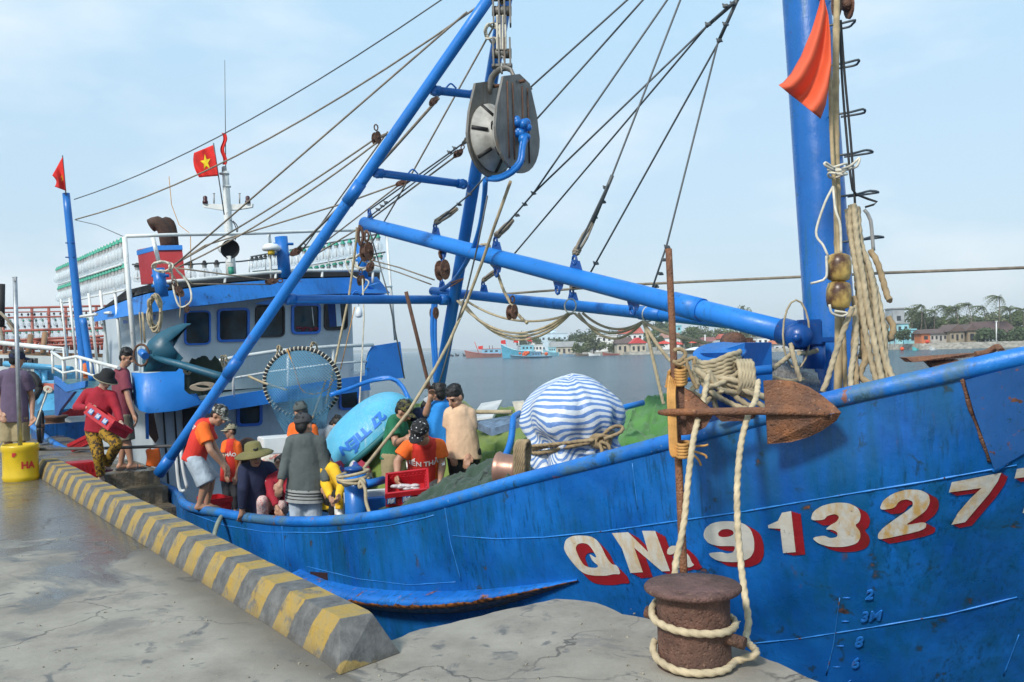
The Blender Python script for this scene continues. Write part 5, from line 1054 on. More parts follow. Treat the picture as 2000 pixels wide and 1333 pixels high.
apl([(338, 664, 12.3), (362, 640, 12.3), (345, 655, 12.2), (337, 670, 12.2), (332, 690, 12.2)], .03)
m_ = MB(); m_.tube([W(276, 694, 12.0)+CR*(.10*math.cos(a))+CU*(.14*math.sin(a)) for a in [k*math.pi/8 for k in range(17)]], .016, 8); m_.obj('ring', M_rustbr, an); m_ = MB(); m_.tube([W(276, 688, 11.9), W(284, 696, 11.8)], .05, 10); m_.obj('ring_pin', MATS['blue_paint'], an)
m_ = MB(); m_.grid(lambda i, j: W(360+75*i, 715+55*j-20*math.sin(i*3)*(1-j), 12.6+.3*j)+Vector((0, 0, fbm(i*4, j*3, 2)*.08)), 20, 10); tag(m_.obj('folded_net', M_tarp), 'dark green net folded on the upper deck behind the blue corner plate', 'net')
m_ = MB()
for i in range(4): m_.rope([W(392+i*3+20*math.cos(a), 757+6*math.sin(a)-i, 11.9) for a in [k*math.pi/5 for k in range(11)]], .014, sides=6)
tag(m_.obj('rope_coil', M_ropedk), 'small grey rope coil lying on the deck edge behind the blue corner plate', 'rope')
# ============================================================ bitts, windlass and ropes at the bow
wl = thing('windlass', 'blue riveted windlass casing with a round flange standing behind the bow rail', 'windlass', W(1440, 850, 6.6))
m_ = MB(); q = [W(1392, 690, 6.3), W(1455, 670, 6.2), W(1507, 669, 6.5), W(1510, 800, 6.5), W(1440, 820, 6.3), W(1392, 820, 6.4)]; m_.hexa(q, CF*.45); m_.obj('casing', M_blue, wl)
fc = W(1405, 689, 6.25); m_ = MB(); m_.lathe([(0, .012), (.17, .012), (.18, 0), (.17, -.012), (0, -.012)], fc, ax=(CU*.93-CF*.32+CR*-.15), seg=32); m_.obj('flange', M_blue, wl)
m_ = MB(); m_.lathe([(.13, 0), (.115, -.08), (.11, -.30), (.13, -.62)], fc, ax=(0, 0, 1), seg=24); m_.obj('post', M_bluedk, wl)
m_ = MB(); m_.tube([W(1330, 738, 6.2), W(1507, 722, 6.1)], .032, 12); m_.obj('crossbar', M_blue, wl); m_ = MB(); m_.tube([W(1335, 783, 6.3), W(1390, 792, 6.3), W(1400, 850, 6.3)], .06, 12); m_.obj('post', M_blue, wl)
m_ = MB(); m_.lathe([(0, -.06), (.075, -.06), (.08, 0), (.075, .06), (0, .06)], W(1432, 670, 6.6), ax=(CR*.3-CF).normalized(), seg=16); m_.box(W(1445, 677, 6.65), (.22, .1, .12), rot=.2, bev=.02); m_.obj('gear_head', M_rustbr, wl)
for i in range(14): m_ = None
wd_ = MB(); wc = W(1540, 742, 7.6); wax = (CR*.96+CF*-.1+CU*-.12).normalized(); wd_.lathe([(.19, -.26), (.16, -.24)]+[(.155+.012*(k % 2), -.23+.46*k/36) for k in range(37)]+[(.16, .24), (.20, .26)], wc, ax=wax, seg=26); tag(wd_.obj('wire_winch', mat_simple('bright_wire', (.36, .35, .33, 1), .35, .4, 60, .5, .8)), 'drum of shiny steel wire between the windlass and the tall blue mast', 'winch drum')
m_ = MB(); rr = random.Random(12)
for i in range(6):
    y = 700+i*8; m_.rope([W(1358+rr.uniform(-2, 2), y+4, 6.1), W(1375, y+10-i, 5.98), W(1400, y+5, 5.98), W(1425, y-6, 6.0), W(1442, y-10+i, 6.1), W(1440, y-14, 6.3), W(1400, y-12, 6.5), W(1365, y-4, 6.35), W(1356, y+6, 6.1)], .0185)
for i in range(5):
    x = 1441+i*6; m_.rope([W(x, 738, 5.95)+CU*(.105*math.cos(a))-CF*(.08*math.sin(a)) for a in [k*math.pi/5 for k in range(11)]], .018)
for (pts) in ([(1378, 733), (1420, 760), (1450, 785), (1500, 815)], [(1385, 745), (1430, 752), (1470, 770), (1500, 780), (1520, 787)], [(1372, 748), (1395, 770), (1430, 790), (1460, 800)], [(1390, 738), (1440, 745), (1480, 770), (1515, 782)], [(1376, 756), (1400, 752), (1430, 738), (1448, 724)], [(1340, 735), (1348, 728), (1358, 735), (1362, 755)], [(1358, 722), (1375, 735), (1385, 755), (1370, 775), (1352, 765), (1362, 748)], [(1383, 725), (1405, 760), (1450, 770), (1485, 790), (1500, 812)], [(1395, 770), (1380, 785), (1375, 800)], [(1410, 762), (1395, 780), (1400, 800)]):
    m_.rope([W(x, y, 5.85+.1*rr.random()) for x, y in pts], .018)
tag(m_.obj('rope_heap', M_rope), 'heavy tan rope wound round the blue windlass post and crossbar in many turns', 'rope')
# ============================================================ rusty grapnel anchor hung over the bow rail
ga = thing('rusted_anchor', 'big rusty anchor with a pointed fluke and tall rusty shank lashed to the bow rail', 'anchor', W(1335, 1130, 5.35))
m_ = MB(); p, r = shaft(W(1306, 487, 5.75), W(1336, 1135, 5.38), .021, .024, 20); m_.tube(p, r, 12); m_.obj('shank', M_rust, ga)
m_ = MB(); m_.hexa([W(1321, 755, 5.55), W(1337, 754, 5.55), W(1342, 850, 5.5), W(1324, 851, 5.5)], CF*.07); m_.obj('crown', M_rustbr, ga)
m_ = MB(); m_.tube([W(1288, 806, 5.52), W(1300, 806, 5.46), W(1480, 803, 5.30), W(1620, 810, 5.12)], [.014, .022, .024, .012], 10); m_.obj('arm', M_rust, ga)
def flk(px, Zs, th, name='fluke', mat=None): m_ = MB(); q = [W(x, y, z) for (x, y), z in zip(px, Zs)]; m_.hexa(q, CF*th); return m_.obj(name, mat or M_rust, ga)
cv = [(1492, 744), (1520, 742), (1550, 745), (1580, 756), (1605, 772), (1630, 792), (1643, 806)]
flk(cv+[(1620, 809), (1496, 805)], [5.30, 5.28, 5.25, 5.22, 5.18, 5.14, 5.10, 5.12, 5.28], .016)
lw = [(1497, 807), (1620, 811), (1643, 806), (1634, 822), (1605, 842), (1580, 854), (1545, 864), (1500, 868)]
flk(lw, [5.30, 5.12, 5.10, 5.14, 5.2, 5.24, 5.28, 5.33], .016)
flk([(1337, 758), (1352, 765), (1388, 797), (1337, 803)], [5.5, 5.45, 5.4, 5.45], .014); flk([(1340, 812), (1392, 812), (1378, 835), (1352, 848), (1342, 850)], [5.45, 5.4, 5.42, 5.45, 5.5], .014, mat=M_rustbr); flk([(1395, 810), (1478, 808), (1470, 822), (1410, 824)], [5.6, 5.5, 5.55, 5.6], .02, 'far_arm', M_rustbr)
m_ = MB(); rr = random.Random(2)
for i in range(6): y = 722+i*5.5; m_.rope([W(1318, y, 5.62), W(1325, y+3, 5.5), W(1336, y+2, 5.5), W(1340, y-3, 5.62), W(1330, y-5, 5.7), W(1316, y-2, 5.68), W(1306-i, y+6, 5.6)], .0105, sides=6)
for i in range(5): x = 1308+i*3.0; m_.rope([W(x, 735+i*3, 5.55), W(x-3, 770, 5.5), W(x-1, 820, 5.45), W(x+2, 880, 5.42), W(x+8, 893, 5.42)], .0095, sides=6)
for i in range(5): y = 866+i*6; m_.rope([W(1320, y, 5.5), W(1328, y+4, 5.36), W(1342, y+3, 5.36), W(1346, y-2, 5.5), W(1330, y-3, 5.55), W(1319, y+1, 5.5)], .0105, sides=6)
for e in ([(1345, 875), (1360, 872), (1376, 871), (1383, 869)], [(1345, 880), (1362, 884), (1378, 890), (1380, 896)], [(1345, 884), (1358, 892), (1366, 902), (1369, 910)]): m_.rope([W(x, y, 5.38) for x, y in e], .007, sides=5)
tag(m_.obj('orange_lashing', M_ropeor), 'orange rope lashing the rusty anchor shank to the bow rail, with frayed ends', 'rope')
m_ = MB()
for pts in ([(1316, 686), (1325, 682), (1336, 686), (1338, 696), (1326, 706), (1314, 708)], [(1314, 706), (1328, 712), (1345, 702), (1355, 700), (1357, 712)], [(1338, 700), (1348, 730), (1362, 760)]): m_.rope([W(x, y, 5.55) for x, y in pts], .012)
tag(m_.obj('tan_lashing', M_ropetan), 'tan rope knotted round the rusty anchor shank just above the windlass level', 'rope')
# anchor lying on the far bow rail
sa = thing('bow_anchor', 'low rusty anchor lying across the far bow rail at the right edge', 'anchor', W(1860, 715, 5.6))
m_ = MB(); m_.hexa([W(1770, 699, 5.5), W(1782, 708, 5.45), W(1880, 700, 5.5), W(1925, 692, 5.5), W(1905, 690, 5.5)], CF*.10); m_.obj('fluke', M_rust, sa); m_ = MB(); m_.hexa([W(1810, 706, 5.52), W(1824, 720, 5.5), W(1875, 706, 5.5), W(1870, 702, 5.5)], CF*.05); m_.obj('fluke', M_rust, sa)
m_ = MB(); m_.tube(smooth_path([W(1905, 693, 5.5), W(1925, 690, 5.5), W(1940, 682, 5.48), W(1948, 678, 5.46), W(1953, 682, 5.44), W(1956, 686, 5.42)], .02), .02, 8); m_.obj('shank', M_rust, sa)
# ============================================================ bamboo poles, floats, pennant and rope hanks at the mast
def bamboo(a, b, r, label):
    a = Vector(a); b = Vector(b); m_ = MB(); n = 90; pts = []; rs = []
    for i in range(n+1): t = i/n; pts.append(a.lerp(b, t)+CR*(.01*math.sin(t*7))); rs.append(r*(1-.25*t)*(1.16 if i % 11 == 0 else 1))
    m_.tube(pts, rs, 10); return tag(m_.obj('bamboo_pole', MATS.get('bamboo') or mat_rope('bamboo', (.42, .32, .18, 1))), label, 'pole')
bamboo(W(1636, 800, 6.55), W(1634, -60, 6.9), .030, 'thick bamboo pole tied upright in front of the tall blue mast'); bamboo(W(1652, 795, 6.55), W(1617, 60, 6.75), .017, 'thin bamboo pole leaning beside the thick one, with the orange pennant at its top')
bamboo(W(1628, 800, 6.9), W(1626, 740, 6.9), .012, 'short brown stick end standing at the foot of the mast') if False else None
n = N('orange_cloth'); v = n.map((1, 1, 1)); n.col(n.mix(n.noise(v, 3, 4), (.62, .07, .03, 1), (.85, .15, .05, 1))); n.rough(.7); n.bump(n.noise(n.map((60, 60, 8)), 2, 3), .3, .004); n.b.inputs['Alpha'].default_value = .93; M_orange = n.m
pc = [[(1608, -30), (1608, -10)], [(1600, 10), (1618, 30)], [(1585, 60), (1622, 70)], [(1565, 110), (1624, 120)], [(1545, 145), (1618, 170)], [(1530, 162), (1612, 205)], [(1521, 167), (1602, 232)]]
m_ = MB(); m_.grid(lambda i, j: (lambda f, k: W(*(np.array(pc[k][0])*(1-j)*(1-f)+np.array(pc[k+1][0])*(1-j)*f+np.array(pc[k][1])*j*(1-f)+np.array(pc[k+1][1])*j*f), 6.6+.10*math.sin(j*9+i*4)*i))(i*6-min(int(i*6), 5), min(int(i*6), 5)), 24, 18)
o = m_.obj('pennant', M_orange); so_ = o.modifiers.new('thick', 'SOLIDIFY'); so_.thickness = .004; tag(o, 'thin orange red cloth pennant hanging at the top of the bamboo poles', 'flag')
M_float = None
n = N('burnt_float'); v = n.map((1, 1, 1)); a = n.noise(v, 4.5, 6, .6); n.col(n.mix(n.rng(a, .42, .60), (.07, .028, .012, 1), (.62, .42, .12, 1))); n.rough(.35); n.bump(a, .2, .006); M_float = n.m
for y, lab in ((523, 'upper of two brown and yellow barrel floats strung on the bamboo pole'), (577, 'lower of two brown and yellow barrel floats strung on the bamboo pole')):
    c = W(1638, y, 6.42); rr_ = 24*6.42/1800; hh = 27*6.42/1800; m_ = MB(); m_.lathe([(.0, -hh), (rr_*.5, -hh), (rr_*.85, -hh*.85), (rr_*.98, -hh*.4), (rr_, 0), (rr_*.98, hh*.4), (rr_*.85, hh*.85), (rr_*.5, hh), (0, hh)], c, ax=CU+CR*.03, seg=24)
    tag(m_.obj('net_float', M_float), lab, 'float', 'barrel floats on the bamboo pole')
m_ = MB()
for k in range(3): m_.tube(smooth_path([W(1636, 326+k*8, 6.6)+CR*(.065*math.cos(a))-CF*(.07*math.sin(a))+CU*(.012*math.sin(a*2+k)) for a in [j*math.pi/4 for j in range(9)]], .02), .009, 6)
m_.tube(smooth_path([W(1645, 330, 6.5), W(1660, 325, 6.4), W(1675, 312, 6.4), W(1679, 309, 6.4), W(1674, 325, 6.4), W(1655, 332, 6.45)], .02), .009, 6); m_.tube(smooth_path([W(1630, 330, 6.5), W(1612, 318, 6.45), W(1612, 324, 6.45), W(1630, 334, 6.5)], .02), .009, 6)
m_.tube(smooth_path([W(1627, 365, 6.5), W(1610, 400, 6.45), W(1594, 455, 6.45), W(1608, 480, 6.4), W(1617, 500, 6.38)], .02), .009, 6); m_.tube(smooth_path([W(1627, 365, 6.5), W(1632, 410, 6.4), W(1641, 440, 6.38), W(1643, 495, 6.38)], .02), .009, 6); m_.tube(smooth_path([W(1584, 554, 6.4), W(1600, 550, 6.36), W(1614, 541, 6.34), W(1614, 500, 6.34)], .02), .009, 6)
m_.tube(smooth_path([W(1620, 595, 6.3), W(1625, 612, 6.3), W(1645, 618, 6.3), W(1655, 612, 6.3), W(1630, 608, 6.3)], .02), .009, 6)
tag(m_.obj('white_rope', M_ropewh), 'thin white cord tying the bamboo poles and floats in front of the mast', 'cord')
def hank(pts_list, r, mat, label, name='rope_hank'):
    m_ = MB()
    for pts in pts_list: m_.rope([W(*p) for p in pts], r)
    return tag(m_.obj(name, mat), label, 'rope')
hank([[(1662, 402, 6.75), (1660, 440, 6.7), (1668, 500, 6.6), (1678, 560, 6.5), (1685, 620, 6.45), (1698, 690, 6.4), (1712, 745, 6.35)], [(1668, 400, 6.7), (1674, 470, 6.6), (1685, 540, 6.5), (1694, 600, 6.45), (1706, 660, 6.4), (1722, 742, 6.3)], [(1655, 410, 6.8), (1664, 470, 6.7), (1690, 500, 6.6), (1706, 560, 6.5), (1712, 620, 6.45), (1722, 680, 6.4), (1738, 742, 6.35)], [(1675, 405, 6.7), (1680, 470, 6.65), (1697, 520, 6.6), (1714, 580, 6.5), (1726, 640, 6.45), (1730, 700, 6.4), (1745, 744, 6.3)], [(1672, 410, 6.75), (1690, 530, 6.6), (1705, 640, 6.5), (1722, 700, 6.45), (1730, 744, 6.4)]], .021, M_rope, 'long bundle of thick pale rope draped down to the rail right of the mast')
hank([[(1668, 580, 6.5), (1672, 620, 6.45), (1668, 680, 6.4), (1672, 740, 6.3), (1668, 775, 6.2)], [(1700, 490, 6.7), (1712, 510, 6.65), (1722, 540, 6.6), (1732, 575, 6.55), (1738, 588, 6.5)], [(1735, 620, 6.6), (1745, 640, 6.55), (1738, 662, 6.5), (1728, 655, 6.5), (1730, 636, 6.55)], [(1676, 560, 6.6), (1682, 640, 6.5), (1690, 700, 6.4), (1680, 730, 6.35), (1690, 745, 6.3), (1712, 752, 6.25)], [(1672, 430, 6.9), (1676, 500, 6.8), (1675, 560, 6.7), (1690, 640, 6.6), (1682, 700, 6.5)]], .022, M_ropetan, 'darker brown stitched rope hank hanging close against the right side of the mast')
hank([[(1665, 600, 6.35), (1650, 640, 6.35), (1632, 690, 6.35), (1615, 745, 6.3), (1606, 766, 6.3)], [(1668, 598, 6.45), (1672, 660, 6.4), (1662, 730, 6.3), (1664, 768, 6.2)]], .019, M_rope, 'single thick rope crossing down in front of the mast foot from the lower float')
hank([[(1548, 690, 6.9), (1530, 705, 6.9), (1508, 722, 6.8)], [(1545, 672, 6.9), (1548, 690, 6.85), (1556, 720, 6.8), (1564, 745, 6.8)], [(1560, 690, 6.9), (1580, 690, 7), (1598, 684, 7)], [(1508, 738, 7), (1540, 745, 7.1), (1570, 742, 7.2)]], .018, M_rope, 'rope lashing hanging from the hinge at the foot of the main boom')
m_ = MB(); m_.tube([W(1555, 690, 6.95)+CR*(.10*math.cos(a))+CU*(.26*math.sin(a)+.14) for a in [k*math.pi/8 for k in range(17)]], .008, 6); tag(m_.obj('cord_loop', M_rope), 'thin cord loop round the lower end of the main boom', 'cord')
for pts, lab in (([(1640, 60, 6.9), (1645, 160, 6.9), (1652, 250, 6.85), (1662, 350, 6.8), (1672, 380, 6.8), (1713, 395, 6.8), (1690, 405, 6.8)], 'black cable hanging down the mast rungs and kinking out to the right'), ([(1642, 40, 6.95), (1650, 150, 6.9), (1662, 280, 6.85), (1670, 400, 6.8), (1672, 480, 6.7)], 'grey cable running straight down the rungs right of the mast')):
    m_ = MB(); m_.tube(smooth_path([W(*p) for p in pts], .06), .009, 6); tag(m_.obj('mast_cable', M_black), lab, 'cable')
for pts in ([(1688, 410, 6.7), (1700, 430, 6.7), (1706, 490, 6.7)],): m_ = MB(); m_.tube(smooth_path([W(*p) for p in pts], .03), .014, 8); tag(m_.obj('steel_hook', M_sock), 'bent grey steel hook hanging from a mast rung above the rope bundle', 'hook')
block(W(1646, 10, 7.0), 1.0, ax=(1, .3, 0))
# ============================================================ mooring bollard and its rope on the quay
bc = G(1357, 1298); bc.z = 0
bo_ = thing('mooring_bollard', 'rusty iron bollard with a wide flat cap and a cross pin on the concrete quay', 'bollard', bc)
Zc = (bc-CP).dot(CF); rb = 71*Zc/1800; rcap = 94*Zc/1800; hb_ = .375
m_ = MB(); m_.lathe([(rb*1.03, 0), (rb, .02), (rb*.99, .15), (rb, hb_-.02)], bc, seg=40); m_.obj('barrel', mat_rust('bollard_iron', .62, .45), bo_)
m_ = MB(); m_.lathe([(rb, hb_-.03), (rcap-.01, hb_-.02), (rcap, hb_-.01), (rcap, hb_+.003), (rcap-.008, hb_+.012), (rcap*.5, hb_+.016), (0, hb_+.017)], bc, seg=48); m_.obj('cap', mat_rust('worn_cap_iron', .62, .15), bo_)
pinz = .205; m_ = MB(); pa = W(1262, 1195, Zc+.12); pb_ = W(1455, 1258, Zc-.16); m_.tube([pa, pb_], .030, 14); m_.obj('cross_pin', M_rustbr, bo_)
mr_ = MB(); tp1 = W(1347, 1090, 5.0)
R2 = rb+.022
def around(a, z, R=None): R = R or R2; return bc+Vector((math.cos(a)*R, math.sin(a)*R, z))
mr_.rope([W(1383, 734, 5.75), W(1372, 790, 5.55), W(1356, 850, 5.35), W(1345, 930, 5.2), W(1336, 1020, 5.1), W(1322, 1090, 5.05), W(1316, 1135, 5.02)], .0175)
mr_.rope([W(1316, 1134, 5.02), bc+Vector((-.12, .20, hb_-.1)), around(2.6, .27), around(3.0, .25), around(3.5, .23), around(4.2, .215), around(4.9, .205), around(5.5, .20), around(6.1, .20), around(6.5, .21)], .0175)
mr_.rope([W(1481, 745, 5.75), W(1476, 780, 5.55), W(1462, 810, 5.4), W(1447, 870, 5.25), W(1440, 950, 5.1), W(1441, 1030, 5.0), W(1447, 1100, 4.9), W(1456, 1170, 4.75), W(1462, 1215, 4.68), W(1458, 1250, 4.6), bc+Vector((.28, -.07, .07)), around(5.9, .035), around(5.3, .028), around(4.7, .026), around(4.1, .03), around(3.5, .05), around(3.1, .075), around(2.7, .09)], .0175)
tag(mr_.obj('mooring_rope', mat_rope('pale_mooring_rope', (.52, .42, .27, 1))), 'thick pale mooring rope running from the windlass to turns round the rusty bollard', 'rope')
m_ = MB(); m_.tube(smooth_path([W(418, 1060, 10.2), W(420, 1040, 10.25), W(428, 1018, 10.4), W(440, 1003, 10.7), W(455, 1005, 11)], .03), .028, 8); tag(m_.obj('grey_hose', mat_simple('grey_green_hose', (.20, .23, .18, 1), .6)), 'grey hose hanging over the gunwale below the boy in orange', 'hose')
# bitt with rope near midship
bt = thing('mooring_bitt', 'blue bitt post with crossbar and looped tan rope standing inside the gunwale', 'bitt', W(690, 1010, 9.0))
m_ = MB(); m_.lathe([(0, 0), (.11, 0), (.11, -.48), (.10, -.60)], W(694, 925, 9.0), seg=20); m_.obj('post', M_blue, bt); m_ = MB(); m_.lathe([(0, 0), (.085, 0), (.09, -.02), (.085, -.03), (0, -.03)], W(690, 913, 8.98), seg=20); m_.lathe([(0, .02), (.05, .02), (.05, -.06), (0, -.06)], W(690, 918, 8.98), seg=12); m_.obj('cap', M_bluedk, bt)
m_ = MB(); m_.tube([W(664, 938, 9.1), W(722, 945, 8.75), W(748, 938, 9)], .04, 12); m_.obj('crossbar', M_blue, bt)
m_ = MB()
for i in range(3): m_.rope([W(690, 925+i*5, 8.88)+CR*(.15*math.cos(a))-CF*(.14*math.sin(a))+CU*(.03*math.cos(a+i)) for a in [k*math.pi/5 for k in range(11)]], .016, sides=6)
m_.rope([W(668, 935, 8.9), W(672, 948, 8.85), W(690, 944, 8.8), W(706, 935, 8.75), W(712, 945, 8.7), W(702, 953, 8.7), W(704, 940, 8.7), W(713, 955, 8.65), W(715, 980, 8.6), W(722, 1003, 8.55)], .017, sides=6)
tag(m_.obj('rope_loops', M_rope), 'tan rope looped on the blue bitt with its end hanging down inside the gunwale', 'rope')
# fish hold covers, net sacks and boards around the men
def boxat(name, px, Z, size, mat, label, cat, rot=.7, bev=.01, tilt=0):
    m_ = MB(); c = W(*px, Z); R_ = Matrix.Rotation(rot, 3, 'Z') @ Matrix.Rotation(tilt, 3, 'X'); m_.box(c, size, rot=R_, bev=bev); return tag(m_.obj(name, mat), label, cat)
n = N('netted_sack'); v = n.map((1, 1, 1)); g = n.vor(v, 9, 'DISTANCE_TO_EDGE'); c = n.mix(n.rng(g, .0, .02, 1, 0), n.mix(n.rng(n.noise(v, 5, 4), .58, .64), (.62, .58, .50, 1), (.5, .05, .04, 1)), (.22, .12, .05, 1)); n.col(c); n.rough(.8); n.bump(g, .4, .02); M_sack = n.m
m_ = MB(); m_.grid(lambda i, j: W(498+88*i, 868+14*(1-math.sin(i*2.9))+([0, 6, 30, 75, 130][min(4, int(j*4))]+([6, 24, 45, 55, 0][min(4, int(j*4))])*(j*4-int(j*4))), 11.9-.35*j*(1+j))+Vector((0, 0, fbm(i*5, j*4, 1)*.05)), 30, 16); m_.obj('x', M_sack) if False else None; tag(m_.obj('netted_sacks', M_sack), 'pale sacks under a brown net behind the man in the olive hat', 'sacks')
boxat('white_crate', (545, 868), 11.2, (.45, .32, .20), MATS['white_plastic'], 'white plastic crate on the netted sacks left of the man in grey', 'crate', .5)
boxat('blue_tub', (522, 882), 12.6, (.6, .4, .2), MATS['blue_paint_clean'], 'blue tub standing in front of the deckhouse behind the netted sacks', 'tub', .6)
m_ = MB(); m_.ball(W(484, 884, 12.2), (.16, .16, .2), 0, 14); tag(m_.obj('dark_basket', M_soot), 'round dark brown basket behind the olive hat', 'basket')
boxat('deck_board', (745, 968), 9.4, (.75, .14, .12), MATS['white_foam'], 'white painted board lying by the bitt behind the man in green', 'board', .35)
boxat('hold_coaming', (775, 988), 9.3, (.8, .14, .20), MATS['blue_paint'], 'blue hatch coaming low behind the bitt and the gunwale', 'hatch', .35)
def mound(name, px, Z, w, h, d, mat, label, cat, seed=0):
    c = W(*px, Z); m_ = MB(); m_.grid(lambda i, j: c+CR*((i-.5)*w)+CF*((j-.5)*d)+Vector((0, 0, h*max(0, math.sin(math.pi*i)*math.sin(math.pi*j))**.6*(.8+.9*fbm(i*3+seed, j*3, seed, 4, 1.3))-.05)), 26, 20); return tag(m_.obj(name, mat), label, cat)
mound('plastic_sheet', (668, 1012), 9.6, .4, .10, .4, mat_simple('ice_blue_plastic', (.20, .36, .55, 1), .3, .5, 20, .6), 'crumpled pale blue plastic sheet on deck behind the yellow jacket', 'plastic sheet', 2)
mound('patterned_bag', (658, 928), 10.1, .8, .30, .6, pat('red_blue_cloth', (.35, .03, .06, 1), (.03, .08, .3, 1), 7, c3=(.5, .5, .5, 1)), 'red and blue patterned bag behind the bitt', 'bag', 5)
from mathutils import noise as nz_
# ============================================================ PEOPLE
def limb(m_, a, b, ra, rb, seg=12, flat=1.0):
    a = Vector(a); b = Vector(b); d = b-a; L_ = d.length
    if L_ < 1e-5: return m_.ball(a, ra)
    pr = [(0, -ra)]+[(ra*math.sin(RAD(t)), -ra*math.cos(RAD(t))) for t in (30, 60)]+[(ra, 0), (rb, L_)]+[(rb*math.cos(RAD(t)), L_+rb*math.sin(RAD(t))) for t in (30, 60)]+[(0, L_+rb)]
    return m_.lathe(pr, a, ax=d, seg=seg)
def sleeve(m_, a, b, ra, rb, seg=16, cap=True):     # flat-ended cone, clean hem at b
    a = Vector(a); b = Vector(b); L_ = (b-a).length; return m_.lathe([(0, -ra*.6), (ra*.8, -ra*.45), (ra, 0), (rb, L_), (rb*.97, L_+.001), (0, L_+.001)], a, ax=b-a, seg=seg)
def fuse(m_, name, mats, parent, voxel=.009, colfn=None, smooth=4, wrinkle=0):
    me = bpy.data.meshes.new('t'); me.from_pydata(m_.v, [], m_.f); me.update(); bm = bmesh.new(); bm.from_mesh(me); bmesh.ops.recalc_face_normals(bm, faces=bm.faces); bm.to_mesh(me); bm.free()
    ob = bpy.data.objects.new('t', me); S.collection.objects.link(ob); r = ob.modifiers.new('r', 'REMESH'); r.mode = 'VOXEL'; r.voxel_size = voxel; r.adaptivity = 0
    s = ob.modifiers.new('s', 'SMOOTH'); s.iterations = smooth; s.factor = .5
    me2 = bpy.data.meshes.new_from_object(ob.evaluated_get(bpy.context.evaluated_depsgraph_get())); bpy.data.objects.remove(ob); bpy.data.meshes.remove(me)
    base = WL(parent); n = len(me2.vertices); co = np.empty(n*3); me2.vertices.foreach_get('co', co); co = co.reshape(-1, 3)
    if wrinkle:
        no = np.empty(n*3); me2.vertices.foreach_get('normal', no); no = no.reshape(-1, 3)
        w_ = np.array([nz_.fractal(Vector((a*9, b_*9, c_*5)), 1.0, 2.0, 3) for a, b_, c_ in co])*2.2
        co = co + no*(w_*wrinkle)[:, None]
    fc = None
    if colfn:
        pc = np.empty(len(me2.polygons)*3); me2.polygons.foreach_get('center', pc); pc = pc.reshape(-1, 3); idx = colfn(pc)
        me2.polygons.foreach_set('material_index', np.asarray(idx, dtype=np.int32))
    me2.vertices.foreach_set('co', (co-np.array(base)).ravel()); me2.polygons.foreach_set('use_smooth', [True]*len(me2.polygons))
    me2.materials.clear()
    for k in mats: me2.materials.append(k)
    if fc is None and colfn: me2.polygons.foreach_set('material_index', np.asarray(idx, dtype=np.int32))
    me2.name = name; o = bpy.data.objects.new(name, me2); S.collection.objects.link(o); o.parent = parent; me2.update(); LOCS[o.name] = Vector(base); return o
n = N('tanned_skin'); v = n.map((1, 1, 1)); n.col(n.mix(n.noise(v, 9, 4), (.33, .165, .10, 1), (.47, .26, .17, 1))); n.rough(.5); n.b.inputs['Subsurface Weight'].default_value = .05; n.bump(n.noise(v, 60, 3), .1, .003); M_skin = n.m
n = N('pale_skin'); v = n.map((1, 1, 1)); n.col(n.mix(n.noise(v, 9, 4), (.42, .25, .18, 1), (.5, .32, .24, 1))); n.rough(.5); M_skin2 = n.m
M_eye = mat_simple('eye_dark', (.015, .01, .008, 1), .3, .1, bump=0); M_lip = mat_simple('lip', (.22, .07, .055, 1), .5, .1, bump=0); M_hair = mat_simple('black_hair', (.008, .007, .007, 1), .55, .4, 30, .6, 0, 90, .006)
def cloth(name, c, var=.2, rough=.85):
    n = N(name); v = n.map((1, 1, 1)); n.col(n.mix(n.rng(n.noise(v, 6, 5), .3, .7), scol(c, 1-var), scol(c, 1+var))); n.rough(rough); n.bump(n.math('ADD', n.noise(v, 9, 4, .5, 1.), n.math('MULTIPLY', n.noise(v, 160, 2), .12)), .5, .02); return n.m
M_cl = dict(red=cloth('red_cloth', (.58, .028, .016, 1)), orange=cloth('orange_shirt', (.80, .13, .012, 1)), navy=cloth('navy_cloth', (.012, .018, .055, 1)), grey=cloth('grey_green_cloth', (.075, .09, .088, 1)), black=cloth('black_cloth', (.010, .010, .011, 1)), khaki=cloth('khaki_cloth', (.30, .24, .13, 1)), maroon=cloth('maroon_cloth', (.19, .035, .055, 1)), crimson=cloth('crimson_jacket', (.30, .008, .022, 1)), purple=cloth('purple_polo', (.10, .07, .12, 1)), green=cloth('green_polo', (.008, .13, .06, 1)), blue=cloth('bright_blue_shirt', (.02, .24, .66, 1)), cream=cloth('cream_shirt', (.62, .42, .27, 1)), yellow=cloth('yellow_cloth', (.72, .42, .015, 1)), denim=cloth('pale_denim', (.38, .44, .50, 1), .25), lgrey=cloth('light_grey_cloth', (.38, .40, .42, 1)), dgrey=cloth('dark_grey_cloth', (.05, .05, .055, 1)), olive=cloth('olive_cloth', (.16, .14, .05, 1)), beige=cloth('beige_cap', (.32, .29, .19, 1)), white=cloth('white_rubber', (.68, .68, .64, 1), .05, .4))
M_flower = pat('yellow_flower_print', (.34, .19, .012, 1), (.05, .03, .012, 1), 26); M_camo = pat('grey_camouflage', (.10, .10, .085, 1), (.36, .35, .31, 1), 22, c3=(.04, .04, .035, 1)); M_cargo = pat('cargo_cloth', (.11, .10, .075, 1), (.19, .165, .12, 1), 12)
M_dots = pat('white_dots_on_black', (.65, .65, .65, 1), (.012, .012, .014, 1), 36, .22, .26, vor=True); M_check = pat('red_check', (.5, .03, .04, 1), (.6, .45, .42, 1), 60, .3, .34, vor=True)
PROPS = dict(k=1.0)
